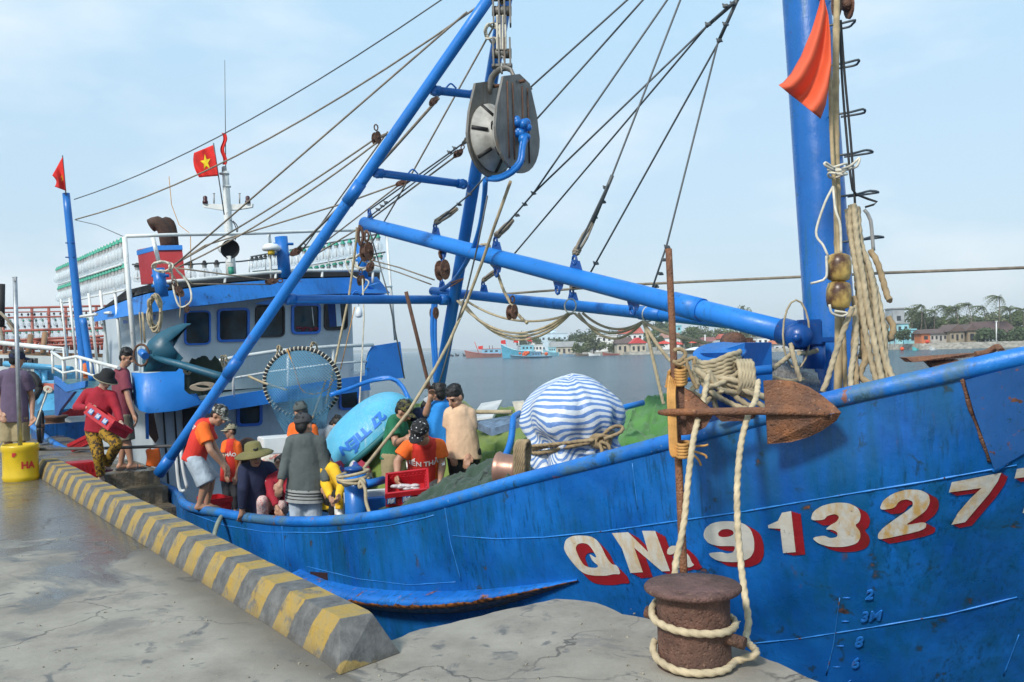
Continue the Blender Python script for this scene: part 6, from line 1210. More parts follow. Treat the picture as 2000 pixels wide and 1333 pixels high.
def person(label, Z, J, face, shirt, pants, hat=None, k=1., skin=M_skin, sleeve_l=.5, leg_l=1.0, hair=True, shirt_len=0.0, sleeves=None, shirt_col=None, loose=1.0, hands='relaxed', shoes=None, extra=None, female=False, fat=1.0, hand_dir={}, brim=None):
    """J: joints in photo pixels with depth offsets (x, y, dz); Z: distance of the pelvis"""
    P = {a: W(b[0], b[1], Z+(b[2] if len(b) > 2 else 0)) for a, b in J.items()}
    F_ = (CR*face[0]+Vector((0, 0, face[1]))-CF*face[2]).normalized()      # where the face looks
    neck, head = P['neck'], P['head']; upd = (head-neck).normalized(); up = (upd-F_*upd.dot(F_)*.85).normalized(); rt = F_.cross(up).normalized(); up = rt.cross(F_).normalized()
    base = P['pelvis'].copy(); base.z = min(p.z for p in P.values()); t = thing('person', label, 'person', base, 'people unloading the boat')
    lat = (P['sr']-P['sl']); lat.normalize()
    b = MB(); H = lambda f, s_, u: head+F_*(f*k)+rt*(s_*k)+up*(u*k); axm = (rt, F_, up)
    b.ball(H(-.008, 0, .03), (.076*k, .096*k, .090*k), 0, 16, axm); b.ball(H(.022, 0, -.035), (.060*k, .068*k, .080*k), 0, 14, axm); b.ball(H(.052, 0, -.088), (.034*k, .028*k, .026*k), 0, 10, axm)
    limb(b, H(.086, 0, .018), H(.106, 0, -.022), .010*k, .017*k, 8); 
    for sg in (-1, 1): b.ball(H(.0, .076*sg, -.005), (.012*k, .022*k, .032*k), 0, 8, axm); b.ball(H(.052, .036*sg, -.032), .024*k, 0, 8, axm); limb(b, H(.079, .045*sg, .030), H(.086, .016*sg, .030), .010*k, .010*k, 8); b.ball(H(.072, .03*sg, .006), .0135*k, 0, 8)
    b.ball(H(.080, 0, -.060), (.024*k, .014*k, .012*k), 0, 8, axm)
    limb(b, neck-(neck-head).normalized()*-.02*k, head-up*.05*k, .056*k*fat, .050*k)
    chest = (P['sl']+P['sr'])/2+(P['pelvis']-(P['sl']+P['sr'])/2)*.28; belly = chest.lerp(P['pelvis'], .5); ct = (P['sl']+P['sr'])/2; spine = (ct-P['pelvis']).normalized(); fwd = spine.cross(lat).normalized()
    if fwd.dot(F_) < 0: fwd = -fwd
    tm = (lat, fwd, spine); sw = (P['sr']-P['sl']).length; half = max(.13*k, min(.19*k, sw/2))
    b.ball(chest, (half*.92, .105*k*fat, .19*k), 0, 14, tm); b.ball(belly, (.145*k*fat, .10*k*fat, .15*k), 0, 12, tm); b.ball(P['pelvis'], (.155*k*fat, .11*k*fat, .12*k), 0, 12, tm); limb(b, ct, P['pelvis'], .10*k, .11*k)
    for sd_ in 'lr':
        s_ = P['s'+sd_]; limb(b, ct+(s_-ct)*.25+spine*.02, s_, .06*k, .058*k)
        if 'e'+sd_ in P:
            e_, w_ = P['e'+sd_], P['w'+sd_]; limb(b, s_, e_, .052*k, .039*k); limb(b, e_, e_.lerp(w_, .35), .040*k, .040*k); limb(b, e_.lerp(w_, .3), w_, .040*k, .026*k)
            # hand: palm, four unequal bent fingers, thumb from the side of the palm
            d = Vector(hand_dir.get(sd_, (w_-e_))).normalized(); d = (d*.8+(w_-e_).normalized()*.3).normalized(); sdw = d.cross(fwd if abs(d.dot(fwd)) < .9 else lat).normalized(); pn = sdw.cross(d).normalized()
            if pn.dot(P['pelvis']-w_) < 0: pn = -pn
            limb(b, w_, w_+d*.055*k, .027*k, .030*k); pc = w_+d*.06*k
            for q, (o_, l_) in enumerate(((-.030, .068), (-.010, .078), (.011, .073), (.030, .058))):
                r0 = pc+sdw*(o_*k)+d*.028*k; mid = r0+d*(l_*.5*k)+pn*(.008+.006*q)*k; tip = mid+d*(l_*.38*k)+pn*(.030*k)
                limb(b, pc+sdw*(o_*.8*k), r0, .0125*k, .0115*k, 7); limb(b, r0, mid, .0105*k, .0098*k, 7); limb(b, mid, tip, .0098*k, .0085*k, 7)
            th = -sdw if (fwd.dot(-sdw) > 0) else sdw; r0 = w_+d*.025*k+th*.022*k; mid = r0+d*.030*k+th*.030*k; tip = mid+d*.036*k+pn*.012*k; limb(b, r0, mid, .0135*k, .012*k, 7); limb(b, mid, tip, .012*k, .0095*k, 7)
    for sd_ in 'lr':
        if 'k'+sd_ in P:
            hp = P['pelvis']+(lat*(.08*k) if sd_ == 'r' else lat*(-.08*k)); kn, an_ = P['k'+sd_], P['a'+sd_]
            limb(b, hp, kn, .084*k, .053*k); limb(b, kn, kn.lerp(an_, .35), .052*k, .054*k); limb(b, kn.lerp(an_, .3), an_, .054*k, .034*k)
            fd_ = Vector(J.get('foot', (fwd.x, fwd.y, 0))) if 'foot' not in J else None
            fdir = Vector((fwd.x, fwd.y, 0)).normalized() if PROPS.get('foot') is None else PROPS['foot']
            heel = an_+Vector((0, 0, -.045*k))-fdir*.03*k; toe = heel+fdir*.185*k+Vector((0, 0, -.008*k)); limb(b, an_, heel, .034*k, .033*k); limb(b, heel, toe-fdir*.05*k, .033*k, .030*k, flat=1); limb(b, an_, toe-fdir*.07*k, .030*k, .022*k); side_ = fdir.cross(Vector((0, 0, 1)))
            for q in range(5): limb(b, toe-fdir*(.05+.006*q)*k+side_*(.024-.013*q)*k, toe+fdir*(.006-.010*q)*k+side_*(.026-.015*q)*k, .013*k, .0105*k, 6)
            if shoes:
                sm_ = MB(); c = (heel+toe)/2-Vector((0, 0, .034*k)); sm_.box(c+Vector((0, 0, .0)), (.27*k, .10*k, .022*k), ax=(fdir, side_, Vector((0, 0, 1))), bev=.008); sm_.tube(smooth_path([c+side_*.05*k, toe-fdir*.07*k+Vector((0, 0, .03*k)), c-side_*.05*k], .02), .009*k, 6); sm_.obj('sandal', shoes, t)
    eyes = [np.array(H(.0835, .031*s_, .008)) for s_ in (-1, 1)]; mouth = np.array(H(.094, 0, -.061)); rtn = np.array(rt); brows = [np.array(H(.090, .032*s_, .030)) for s_ in (-1, 1)]
    def cf(pc):
        out = np.zeros(len(pc), int)
        for e in eyes: out[np.linalg.norm(pc-e, axis=1) < .0145*k] = 1
        for e in brows: out[(np.abs((pc-e)@np.array(up)) < .006*k) & (np.linalg.norm(pc-e, axis=1) < .020*k)] = 1
        dm = pc-mouth; out[(np.abs(dm@np.array(up)) < .0085*k) & (np.linalg.norm(dm, axis=1) < .026*k)] = 2; return out
    fuse(b, 'body', [skin, M_eye, M_lip], t, .0075*k, cf, 3)
    # hair
    if hair:
        h_ = MB(); h_.ball(H(-.014, 0, .048), (.083*k, .100*k, .086*k), 0, 14, axm); h_.ball(H(-.052, 0, .0), (.068*k, .052*k, .075*k), 0, 12, axm)
        for i in range(26):
            a = random.uniform(0, 6.28); z = random.uniform(.3, .98); r = math.sqrt(1-z*z); h_.ball(H(-.014+.098*r*math.cos(a), .083*r*math.sin(a), .048+.086*z), random.uniform(.012, .022)*k, 0, 7)
        hf = np.array(H(.0, 0, 0)); fuse(h_, 'hair', [M_hair], t, .009*k, None, 1)
    # shirt
    if shirt is not None:
        s = MB(); L_ = loose; hem = P['pelvis']-spine*(.06*k+shirt_len*k); r1 = .118*k*L_
        s.ball(chest+spine*.01, (half*1.0+.012, .125*k*fat, .20*k), 0, 16, tm); s.ball(belly, (.165*k*L_*fat, .125*k*L_*fat, .17*k), 0, 14, tm)
        u_, w__ = lat, fwd; pr = []; s_v = []; SEG = 20
        for jj, (q, rx, ry) in enumerate(((ct+spine*.035*k, half*.85, .112*k), (chest, half+.018, .128*k*fat), (belly, .170*k*L_*fat, .130*k*L_*fat), (P['pelvis'], .180*k*L_*fat, .138*k*L_*fat), (hem, .186*k*L_*fat, .142*k*L_*fat))):
            for a in range(SEG): q_ = q+u_*(math.cos(2*math.pi*a/SEG)*rx)+w__*(math.sin(2*math.pi*a/SEG)*ry); s_v.append(q_)
        s.add(s_v, [(j*SEG+a, j*SEG+(a+1) % SEG, (j+1)*SEG+(a+1) % SEG, (j+1)*SEG+a) for j in range(4) for a in range(SEG)]+[tuple(range(SEG)), tuple(4*SEG+a for a in range(SEG))])
        limb(s, ct, P['pelvis'], .120*k, .124*k); limb(s, ct+spine*.02, neck-(head-neck).normalized()*.030*k, .088*k, .070*k)
        for sd_ in 'lr':
            s_ = P['s'+sd_]; limb(s, ct+(s_-ct)*.2+spine*.015, s_, .078*k, .073*k)
            if 'e'+sd_ in P:
                e_, w_ = P['e'+sd_], P['w'+sd_]
                if sleeve_l <= .9: sleeve(s, s_, s_.lerp(e_, sleeve_l+.15), .074*k, .080*k*L_)
                else: limb(s, s_, e_, .072*k, .058*k); sleeve(s, e_, e_.lerp(w_, .93), .058*k, .042*k)
        def cf2(pc):
            out = np.zeros(len(pc), int)
            if shirt_col:
                for sd_ in 'lr':
                    if 'e'+sd_ not in P: continue
                    s_ = np.array(P['s'+sd_]); e_ = np.array(P['e'+sd_]); c_ = np.array(ct); d_ = (s_-c_); d_ = d_/np.linalg.norm(d_); ax_ = (e_-s_)/np.linalg.norm(e_-s_); q_ = pc-s_; al_ = q_@ax_; rad = np.linalg.norm(q_-np.outer(al_, ax_), axis=1)
                    out[(rad < .108*k) & (al_ > -.10*k) & ((q_@d_) > -.035*k)] = 1
            return out
        fuse(s, 'shirt', [shirt]+([shirt_col] if shirt_col else []), t, .010*k, cf2 if shirt_col else None, 4, .0022)
    # trousers or shorts
    if pants is not None and 'kl' in P:
        s = MB(); s.ball(P['pelvis'], (.168*k*fat, .125*k*fat, .13*k), 0, 14, tm)
        for sd_ in 'lr':
            hp = P['pelvis']+lat*(.085*k if sd_ == 'r' else -.085*k); kn, an_ = P['k'+sd_], P['a'+sd_]
            if leg_l <= .55: sleeve(s, hp, hp.lerp(kn, leg_l*2), .105*k, .108*k)
            else: limb(s, hp, kn, .102*k, .076*k); sleeve(s, kn, kn.lerp(an_, (leg_l-.5)*2), .076*k, .062*k)
        fuse(s, 'shorts' if leg_l <= .62 else 'trousers', [pants], t, .010*k, None, 4, .004)
    def addhat(kind, mat, bm_=None):
        h_ = MB()
        if kind == 'cap':
            h_.ball(H(-.010, 0, .048), (.089*k, .106*k, .092*k), 0, 18, axm); hh = fuse(h_, 'cap', [mat], t, .008*k, None, 2)
            bmh = bmesh.new(); bmh.from_mesh(hh.data); bb = WL(hh); cut = H(-.0, 0, .040)-bb; bmesh.ops.bisect_plane(bmh, geom=bmh.verts[:]+bmh.edges[:]+bmh.faces[:], plane_co=cut, plane_no=-(up+F_*-.10), clear_outer=True); bmh.to_mesh(hh.data); bmh.free()
            v_ = MB(); f0 = brim if brim is not None else F_; rr_ = rt
            v_.grid(lambda i, j: H(0, 0, 0)+up*((.048-.012*j-.02*(2*i-1)**2)*k)+F_*((.085+.085*j*math.sqrt(max(0, 1-(2*i-1)**2*.75)))*k*(1 if j or True else 1)-.03*(2*i-1)**2*k)+rr_*((2*i-1)*.074*k), 10, 5); vo = v_.obj('cap_peak', bm_ or mat, hh); so2 = vo.modifiers.new('t', 'SOLIDIFY'); so2.thickness = .006
        else:
            w2, dr = (.060, .045) if kind == 'bucket' else (.115, .045)
            h_.lathe([(.0, .135*k), (.060*k, .132*k), (.085*k, .115*k), (.098*k, .045*k), (.105*k, .035*k), ((.098+w2*.6)*k, (.035-dr*.4)*k), ((.098+w2)*k, (.035-dr)*k), ((.094+w2)*k, (.027-dr)*k), (.10*k, .024*k)], H(-.008, 0, .026), ax=up-F_*.08, seg=28); hh = h_.obj('bucket_hat', mat, t)
            if bm_: e_ = MB(); ax_ = (up-F_*.08).normalized(); uu, ww = frame(ax_); e_.tube([H(-.008, 0, .026)+ax_*(.031-dr)*k+(uu*math.cos(a)+ww*math.sin(a))*(.098+w2)*k for a in [q*2*math.pi/28 for q in range(29)]], .007*k, 6); e_.obj('hat_trim', bm_, hh)
    if hat: addhat(*hat)
    return t, P, dict(H=H, F=F_, up=up, rt=rt, lat=lat, fwd=fwd, spine=spine, chest=chest)
def print_text(info, P, parent, txt, size, mat, back=False, dz=.0, off=.14, dx=0.):
    cu = bpy.data.curves.new('t', 'FONT'); cu.body = txt; cu.size = size; cu.align_x = 'CENTER'; cu.offset = .002; cu.extrude = 0
    ob = bpy.data.objects.new('t', cu); S.collection.objects.link(ob); me = bpy.data.meshes.new_from_object(ob.evaluated_get(bpy.context.evaluated_depsgraph_get())); bpy.data.objects.remove(ob)
    n_ = info['fwd']*(-1 if back else 1); up = info['spine']; rx = up.cross(n_).normalized(); c = info['chest']+up*dz
    sh = [o for o in parent.children if o.name.startswith('shirt')][0]; bb = WL(sh); tree = BVHTree.FromPolygons([v.co+bb for v in sh.data.vertices], [tuple(p.vertices) for p in sh.data.polygons]); vs = []
    bm = bmesh.new(); bm.from_mesh(me); bmesh.ops.subdivide_edges(bm, edges=bm.edges[:], cuts=1); bmesh.ops.triangulate(bm, faces=bm.faces[:]); bm.verts.index_update()
    for v in bm.verts:
        o_ = c+rx*(v.co.x+dx)+up*v.co.y+n_*.5; h_, nn, i_, d_ = tree.ray_cast(o_, -n_); vs.append((h_ if h_ is not None else c+rx*(v.co.x+dx)+up*v.co.y+n_*off)+n_*.005)
    m_ = MB(); m_.add(vs, [[v.index for v in f.verts] for f in bm.faces]); bm.free(); return m_.obj('shirt_print', mat, sh)
M_print = mat_simple('white_print', (.75, .72, .68, 1), .7, .05, bump=0)
C = M_cl
t1, P1, i1 = person('man in purple polo and khaki shorts, back turned, behind the yellow drum', 12.7, dict(head=(33, 703), neck=(27, 722), sl=(7, 733), sr=(49, 735), el=(-4, 772, .1), wl=(2, 806, -.1), er=(62, 775, .1), wr=(63, 812, .0), pelvis=(28, 815), kl=(17, 862), al=(15, 918, .05), kr=(42, 862), ar=(47, 920, -.05)), (.55, -.1, -.85), C['purple'], C['khaki'], ('cap', C['navy']), 1.03, leg_l=.5, loose=1.05, shoes=C['black'])
t2, P2, i2 = person('woman in crimson jacket, black hat and yellow flowered trousers carrying a red crate', 11.95, dict(head=(206, 744, -.05), neck=(197, 762, -.02), sl=(172, 769), sr=(219, 774, -.05), el=(150, 796, -.05), wl=(172, 797, -.30), er=(229, 802, -.1), wr=(236, 826, -.34), pelvis=(191, 838), kl=(192, 887, -.10), al=(197, 932, 0), kr=(228, 867, -.22), ar=(209, 908, .15)), (.62, -.42, .55), C['crimson'], M_flower, ('bucket', C['black'], C['beige']), .97, M_skin2, sleeve_l=1, leg_l=.96, shoes=C['maroon'], shirt_len=-.03)
t3, P3, i3 = person('man in maroon polo and cargo shorts standing in profile behind the woman', 12.85, dict(head=(247, 699), neck=(240, 719), sl=(232, 731, .12), sr=(242, 734, -.12), el=(246, 775, .2), wl=(262, 806, .25), er=(251, 779, -.2), wr=(262, 812, -.25), pelvis=(240, 812), kl=(243, 860, .08), al=(236, 905, .08), kr=(248, 860, -.08), ar=(256, 905, -.08)), (.88, -.30, .2), C['maroon'], M_cargo, None, 1.02, leg_l=.5, shoes=C['dgrey'])
t4, P4, i4 = person('barefoot man in camouflage cap and pale denim shorts bending on the gunwale', 10.95, dict(head=(427, 812, -.05), neck=(412, 824, -.03), sl=(402, 834, .12), sr=(396, 837, -.15), el=(420, 876, .1), wl=(440, 908, .05), er=(411, 880, -.22), wr=(433, 907, -.15), pelvis=(380, 893), kl=(412, 938, .08), al=(404, 984, .1), kr=(402, 943, -.1), ar=(390, 984, -.08)), (.80, -.55, .25), C['red'], C['denim'], ('cap', M_camo), 1.0, leg_l=.52, shirt_col=C['orange'])
t5, P5, i5 = person('boy in red and orange shirt, beige cap and dark trousers facing left beside the deckhouse', 11.9, dict(head=(450, 843), neck=(453, 858), sl=(441, 868), sr=(463, 869), el=(436, 898, -.1), wl=(441, 925, -.2), er=(467, 903), wr=(461, 930, -.08), pelvis=(450, 933), kl=(443, 965, -.05), al=(446, 993), kr=(459, 965, -.02), ar=(460, 994, .05)), (-.85, -.08, .5), C['red'], C['dgrey'], ('cap', C['beige']), .74, shirt_col=C['orange'], leg_l=.96)
t6, P6, i6 = person('man in navy polo and wide olive hat leaning with one hand on the gunwale', 10.25, dict(head=(497, 891, -.12), neck=(499, 912, -.05), sl=(477, 918, -.08), sr=(524, 914, .05), el=(474, 955, -.15), wl=(472, 996, -.12), er=(541, 935, .1), wr=(545, 958, -.1), pelvis=(505, 988, .1), kl=(492, 1040), al=(494, 1082, .1), kr=(522, 1040), ar=(524, 1082, .1)), (.42, -.12, .85), C['navy'], C['black'], ('wide', C['olive']), 1.0, sleeve_l=1.0, leg_l=.96)
t7, P7, i7 = person('man in grey green pullover and pale jeans with dark cap, back turned', 9.65, dict(head=(594, 833), neck=(597, 851), sl=(571, 863), sr=(624, 865), el=(557, 908, -.05), wl=(549, 940, -.12), er=(635, 914, -.02), wr=(637, 944, -.08), pelvis=(597, 946), kl=(581, 1030), al=(581, 1100), kr=(613, 1030), ar=(613, 1100)), (.40, -.12, -.9), C['grey'], C['denim'], ('cap', C['dgrey']), 1.03, sleeve_l=1, leg_l=.96, loose=1.06)
m_ = MB()
for j, (r0, r1) in enumerate(((.205, .215),)):
    SEG = 24; c = P7['pelvis']; vs = []
    for q in range(7):
        for a in range(SEG): vs.append(c-i7['spine']*(.045+.022*q)+i7['lat']*(math.cos(2*math.pi*a/SEG)*(.200+.002*q+.004*math.sin(a*3)))+i7['fwd']*(math.sin(2*math.pi*a/SEG)*(.155+.002*q)))
    m_.add(vs, [(q*SEG+a, q*SEG+(a+1) % SEG, (q+1)*SEG+(a+1) % SEG, (q+1)*SEG+a) for q in range(6) for a in range(SEG)], 0, True)
    for i in range(6*SEG):
        if (i//SEG) in (0, 2, 4) : pass
m_.obj('shirt_hem', cloth('striped_grey_hem', (.30, .31, .30, 1)), t7)
for q in (.075, .105, .140):
    m_ = MB(); m_.tube([P7['pelvis']-i7['spine']*q+i7['lat']*(math.cos(a)*.208)+i7['fwd']*(math.sin(a)*.163) for a in [k_*2*math.pi/24 for k_ in range(25)]], .005, 5); m_.obj('hem_stripe', C['black'], t7)
t8, P8, i8 = person('man in orange red shirt and grey cap half hidden behind the grey pullover', 11.2, dict(head=(588, 806), neck=(591, 823), sl=(575, 836), sr=(609, 838), el=(570, 870), wl=(575, 900, -.1), er=(612, 872), wr=(608, 900, -.1), pelvis=(592, 910), kl=(584, 965), al=(584, 1010), kr=(600, 965), ar=(600, 1010)), (-.5, -.2, -.6), C['orange'], C['dgrey'], ('cap', C['grey']), .98)
t9, P9, i9 = person('person in crimson shirt and checked trousers crouching between the navy and grey tops', 10.1, dict(head=(548, 905, .35), neck=(545, 922, .3), sl=(528, 938, .15), sr=(560, 938, .2), el=(531, 965, -.05), wl=(541, 990, -.15), er=(562, 965, .1), wr=(556, 990, 0), pelvis=(535, 992, .3), kl=(512, 980, -.1), al=(516, 1040, .1), kr=(548, 990, -.1), ar=(550, 1042, .1)), (.3, -.7, .5), C['crimson'], M_check, None, .9, sleeve_l=1)
t10, P10, i10 = person('person in bright yellow jacket and yellow gloves crouching beside the blue bitt', 9.45, dict(head=(628, 888, .45), neck=(632, 903, .35), sl=(624, 920, .3), sr=(651, 917, .15), el=(640, 953, .1), wl=(646, 972, 0), er=(667, 948, .05), wr=(662, 968, -.12), pelvis=(644, 980, .3), kl=(661, 968, -.0), al=(648, 1012, .1), kr=(670, 966, .15), ar=(663, 1002, -.05)), (.5, -.7, .3), C['yellow'], C['black'], None, .92, sleeve_l=1, leg_l=.9)
m_ = MB(); limb(m_, P10['wr'].lerp(P10['er'], .2), P10['wr'], .040, .034); d = (P10['wr']-P10['er']).normalized(); limb(m_, P10['wr'], P10['wr']+Vector((0, 0, -.06)), .034, .036)
for o_ in (-.030, -.010, .010, .030): q = P10['wr']+Vector((0, 0, -.06))+CR*o_; limb(m_, q, q+Vector((0, -.01, -.07)), .013, .011, 7)
q = P10['wr']+Vector((0, 0, -.03))-CR*.03; limb(m_, q, q-CR*.03+Vector((0, 0, -.045)), .014, .011, 7); fuse(m_, 'rubber_glove', [C['yellow']], t10, .007)
m_ = MB(); sleeve(m_, P10['ar']+Vector((0, 0, .12)), P10['ar']+Vector((0, 0, -.02)), .055, .05); limb(m_, P10['ar']+Vector((0, 0, -.04)), P10['ar']+Vector((.05, -.16, -.05)), .045, .04); fuse(m_, 'boot', [C['white']], t10, .009)
t11, P11, i11 = person('person in pale grey shirt bending over behind the cyan basket boat', 11.6, dict(head=(657, 832, 0), neck=(650, 842), sl=(641, 846, -.1), sr=(640, 850, .12), el=(652, 875, -.1), wl=(660, 900, -.1), er=(650, 878, .1), wr=(658, 902, .1), pelvis=(622, 862), kl=(628, 915), al=(624, 965), kr=(634, 915), ar=(630, 965)), (.7, -.7, 0), C['lgrey'], C['dgrey'], None, .95)
t12, P12, i12 = person('man in green polo with red side panel, khaki shorts and patterned cap looking down', 9.9, dict(head=(788, 804, -.03), neck=(779, 818), sl=(783, 828, .14), sr=(766, 829, -.1), el=(790, 858, .1), wl=(800, 852, -.1), er=(773, 866, -.2), wr=(790, 858, -.32), pelvis=(768, 888), kl=(776, 937, .08), al=(778, 985, .1), kr=(764, 937, -.08), ar=(764, 980, -.05)), (.75, -.55, .25), C['green'], C['khaki'], ('cap', pat('dark_patterned_cap', (.03, .03, .025, 1), (.12, .11, .03, 1), 30)), .95, leg_l=.5)
m_ = MB(); sp_r = P12['sr']; m_.grid(lambda i, j: i12['chest'].lerp(P12['pelvis'], -.05+1.0*j)-CF*.0+(-CF*.0)+(CR*(-.150+.0*j)-CF*(.02+.08*i))*1.0, 3, 8); 
t13, P13, i13 = person('man in orange lettered shirt and dotted cap bending to lift a red crate', 9.2, dict(head=(821, 846, -.28), neck=(829, 862, -.16), sl=(797, 873, -.08), sr=(857, 871, -.02), el=(776, 902, -.12), wl=(776, 930, -.25), er=(864, 905, 0), wr=(860, 938, -.05), pelvis=(829, 934, .14), kl=(812, 985, -.05), al=(812, 1030, .1), kr=(846, 985), ar=(846, 1030, .1)), (-.35, -.62, .62), C['red'], C['dgrey'], ('cap', M_dots), 1.0, leg_l=.5, shirt_col=C['orange'])
t14, P14, i14 = person('man in bright blue shirt with his back turned gripping the wooden pole with both hands', 10.2, dict(head=(857, 771), neck=(859, 789), sl=(842, 801), sr=(875, 799), el=(832, 808, -.05), wl=(839, 783, -.1), er=(853, 770, .2), wr=(839, 757, .05), pelvis=(860, 868), kl=(854, 920), al=(854, 970), kr=(868, 920), ar=(868, 970)), (-.55, -.2, -.75), C['blue'], C['dgrey'], None, .98, sleeve_l=.4)
t15, P15, i15 = person('man in cream shirt and black trousers standing bareheaded looking down to the left', 9.45, dict(head=(889, 777, -.04), neck=(897, 797), sl=(880, 808), sr=(917, 809), el=(878, 848, .05), wl=(883, 880, -.05), er=(921, 851, .03), wr=(915, 886, -.1), pelvis=(905, 884), kl=(897, 945), al=(897, 1000), kr=(916, 945), ar=(916, 1000)), (-.5, -.45, .72), C['cream'], C['black'], None, 1.0, leg_l=.96)
t16, P16, i16 = person('man in dark navy shirt and grey cap stooping behind the man in the blue shirt', 10.9, dict(head=(837, 796, 0), neck=(829, 806), sl=(822, 812, .1), sr=(815, 816, -.1), el=(828, 845, .1), wl=(838, 862, 0), er=(822, 848, -.1), wr=(834, 866, -.1), pelvis=(812, 868), kl=(818, 920), al=(812, 970), kr=(824, 920), ar=(820, 970)), (.7, -.6, .1), C['navy'], C['dgrey'], ('cap', C['lgrey']), .95)
print_text(i13, P13, t13, 'TIẾN THẢO', .075, M_print, dz=-.04); print_text(i5, P5, t5, 'THẢO', .06, M_print, dz=-.02); print_text(i4, P4, t4, '91327', .07, M_print, back=True, dz=.06)
i6['chest'] and None
m_ = MB(); m_.box(i6['chest']+i6['fwd']*.14+i6['lat']*.07+i6['spine']*.02, (.02, .006, .024), ax=(i6['lat'], i6['fwd'], i6['spine'])); m_.obj('breast_badge', M_print, t6)
# wooden pole held by the man in blue
m_ = MB(); m_.tube([W(793, 570, 10.2), W(815, 660, 10.25), W(838, 755, 10.3), W(850, 830, 10.4)], .021, 8); tag(m_.obj('wooden_pole', MATS['brown_rusty_iron']), 'dark wooden pole gripped upright by the man in the bright blue shirt', 'pole')
# ============================================================ crates and things on the quay
M_crate = mat_simple('red_plastic', (.42, .010, .018, 1), .42, .15, 10, .1); M_crlab = mat_simple('crate_label_white', (.6, .62, .66, 1), .6, .1); M_crblue = mat_simple('crate_label_blue', (.03, .12, .32, 1), .6, .1)
def crate(label, loc, ax, size=(.52, .34, .24), lab=False, mat=None, flip=False):
    L_, Wd, H_ = size; X, Y, Zv = [Vector(a).normalized() for a in ax]; loc = Vector(loc); t = thing('fish_crate', label, 'crate', loc, 'red fish crates'); mt_ = mat or M_crate
    def bx(m_, c, s_): m_.box(loc+X*c[0]+Y*c[1]+Zv*c[2], s_, ax=(X, Y, Zv))
    b = MB(); bx(b, (0, 0, .01), (L_-.04, Wd-.04, .02)); b.obj('base', mt_, t)
    for sx, sy in ((1, 0), (-1, 0), (0, 1), (0, -1)):
        b = MB(); ln_ = (Wd if sx else L_); w0 = (lambda a, z, th: (sx*(L_/2-th), a, z) if sx else (a, sy*(Wd/2-th), z))
        bx(b, w0(0, .05, .02), (.02, ln_-.03, .08) if sx else (ln_-.03, .02, .08)); bx(b, w0(0, H_-.03, .008), (.022, ln_, .055) if sx else (ln_, .022, .055)); nb = 7 if sx else 10
        for i in range(nb): a = (i/(nb-1)-.5)*(ln_-.05); bx(b, w0(a, H_/2, .018), (.016, .022, H_-.06) if sx else (.022, .016, H_-.06))
        bx(b, w0(0, H_*.5, .024), (.010, ln_-.05, H_-.10) if sx else (ln_-.05, .010, H_-.10)); b.obj('side_wall', mt_, t)
    if lab:
        for i in (-1, 0, 1): b = MB(); bx(b, (i*.15, -Wd/2-.001, H_*.48), (.085, .006, .07)); lo_ = b.obj('label_patch', M_crblue, t); b = MB(); [bx(b, (i*.15-.026+.013*q, -Wd/2-.006, H_*.48+.008*math.sin(q*2.1)), (.008, .004, .045)) for q in range(5)]; b.obj('label_print', M_crlab, lo_)
    return t
cX = (W(243, 838, 11.4)-W(178, 793, 11.75)).normalized(); cY = (CF*.9-CU*.25); cY = (cY-cX*cY.dot(cX)).normalized(); cZ = cX.cross(cY)
if cZ.z < 0: cZ = -cZ
crate('red crate with three blue and white labels carried by the woman in the crimson jacket', W(206, 829, 11.55)-cZ*.03, (cX, cY, cZ), (.56, .34, .15), True)
gz = lambda x, y, z=0.0: G(x, y, z)
crate('upturned red crate standing on the wet top step left of the woman', gz(157, 902, .21), (k_dir, -k_out, Vector((0, 0, -1))), (.36, .34, .20))
crate('red crate tilted against the kerb above the upturned one', gz(163, 880, .02)+Vector((0, .1, .06)), (CR+CU*.5, CF, CU-CR*.5), (.42, .3, .16))
crate('red crate holding coloured tubs on the far quay beyond the woman', gz(139, 822, .0)+Vector((0, 0, .0)), (k_dir, -k_out, Vector((0, 0, 1))), (.9, .5, .45))
crate('red crate on deck at the feet of the boy in orange', W(420, 1002, 11.3), (HD, PT, Vector((0, 0, 1))), (.40, .28, .20))
cX = (W(825, 945, 8.9)-W(770, 975, 8.75)).normalized(); c3 = W(793, 968, 8.85); crate('red crate of fish held tilted by the man in the lettered shirt', c3, ((CR*.85+CU*.12-CF*.1), (CF*.8+CU*.45-CR*.1), (CU*.8-CF*.45+CR*.1)), (.42, .32, .18), True)
m_ = MB(); rr = random.Random(6)
for i in range(10): m_.ball(c3+(CU*.8-CF*.45)*.10+CR*rr.uniform(-.1, .14)+CU*rr.uniform(-.02, .03), (.05, .025, .02), 0, 7)
tag(m_.obj('fish_pile', mat_simple('pale_fish', (.5, .45, .46, 1), .3, .3)), 'pale fish lying in the red crate held by the lettered shirt man', 'fish', None, 'stuff')
m_ = MB(); m_.ball(gz(121, 797, .45)+Vector((0, 0, .03)), (.18, .18, .14), 0, 12); tag(m_.obj('blue_bowl', mat_simple('sky_blue_plastic', (.06, .35, .7, 1), .3, .1)), 'blue bowl sticking out of the far red crate', 'bowl')
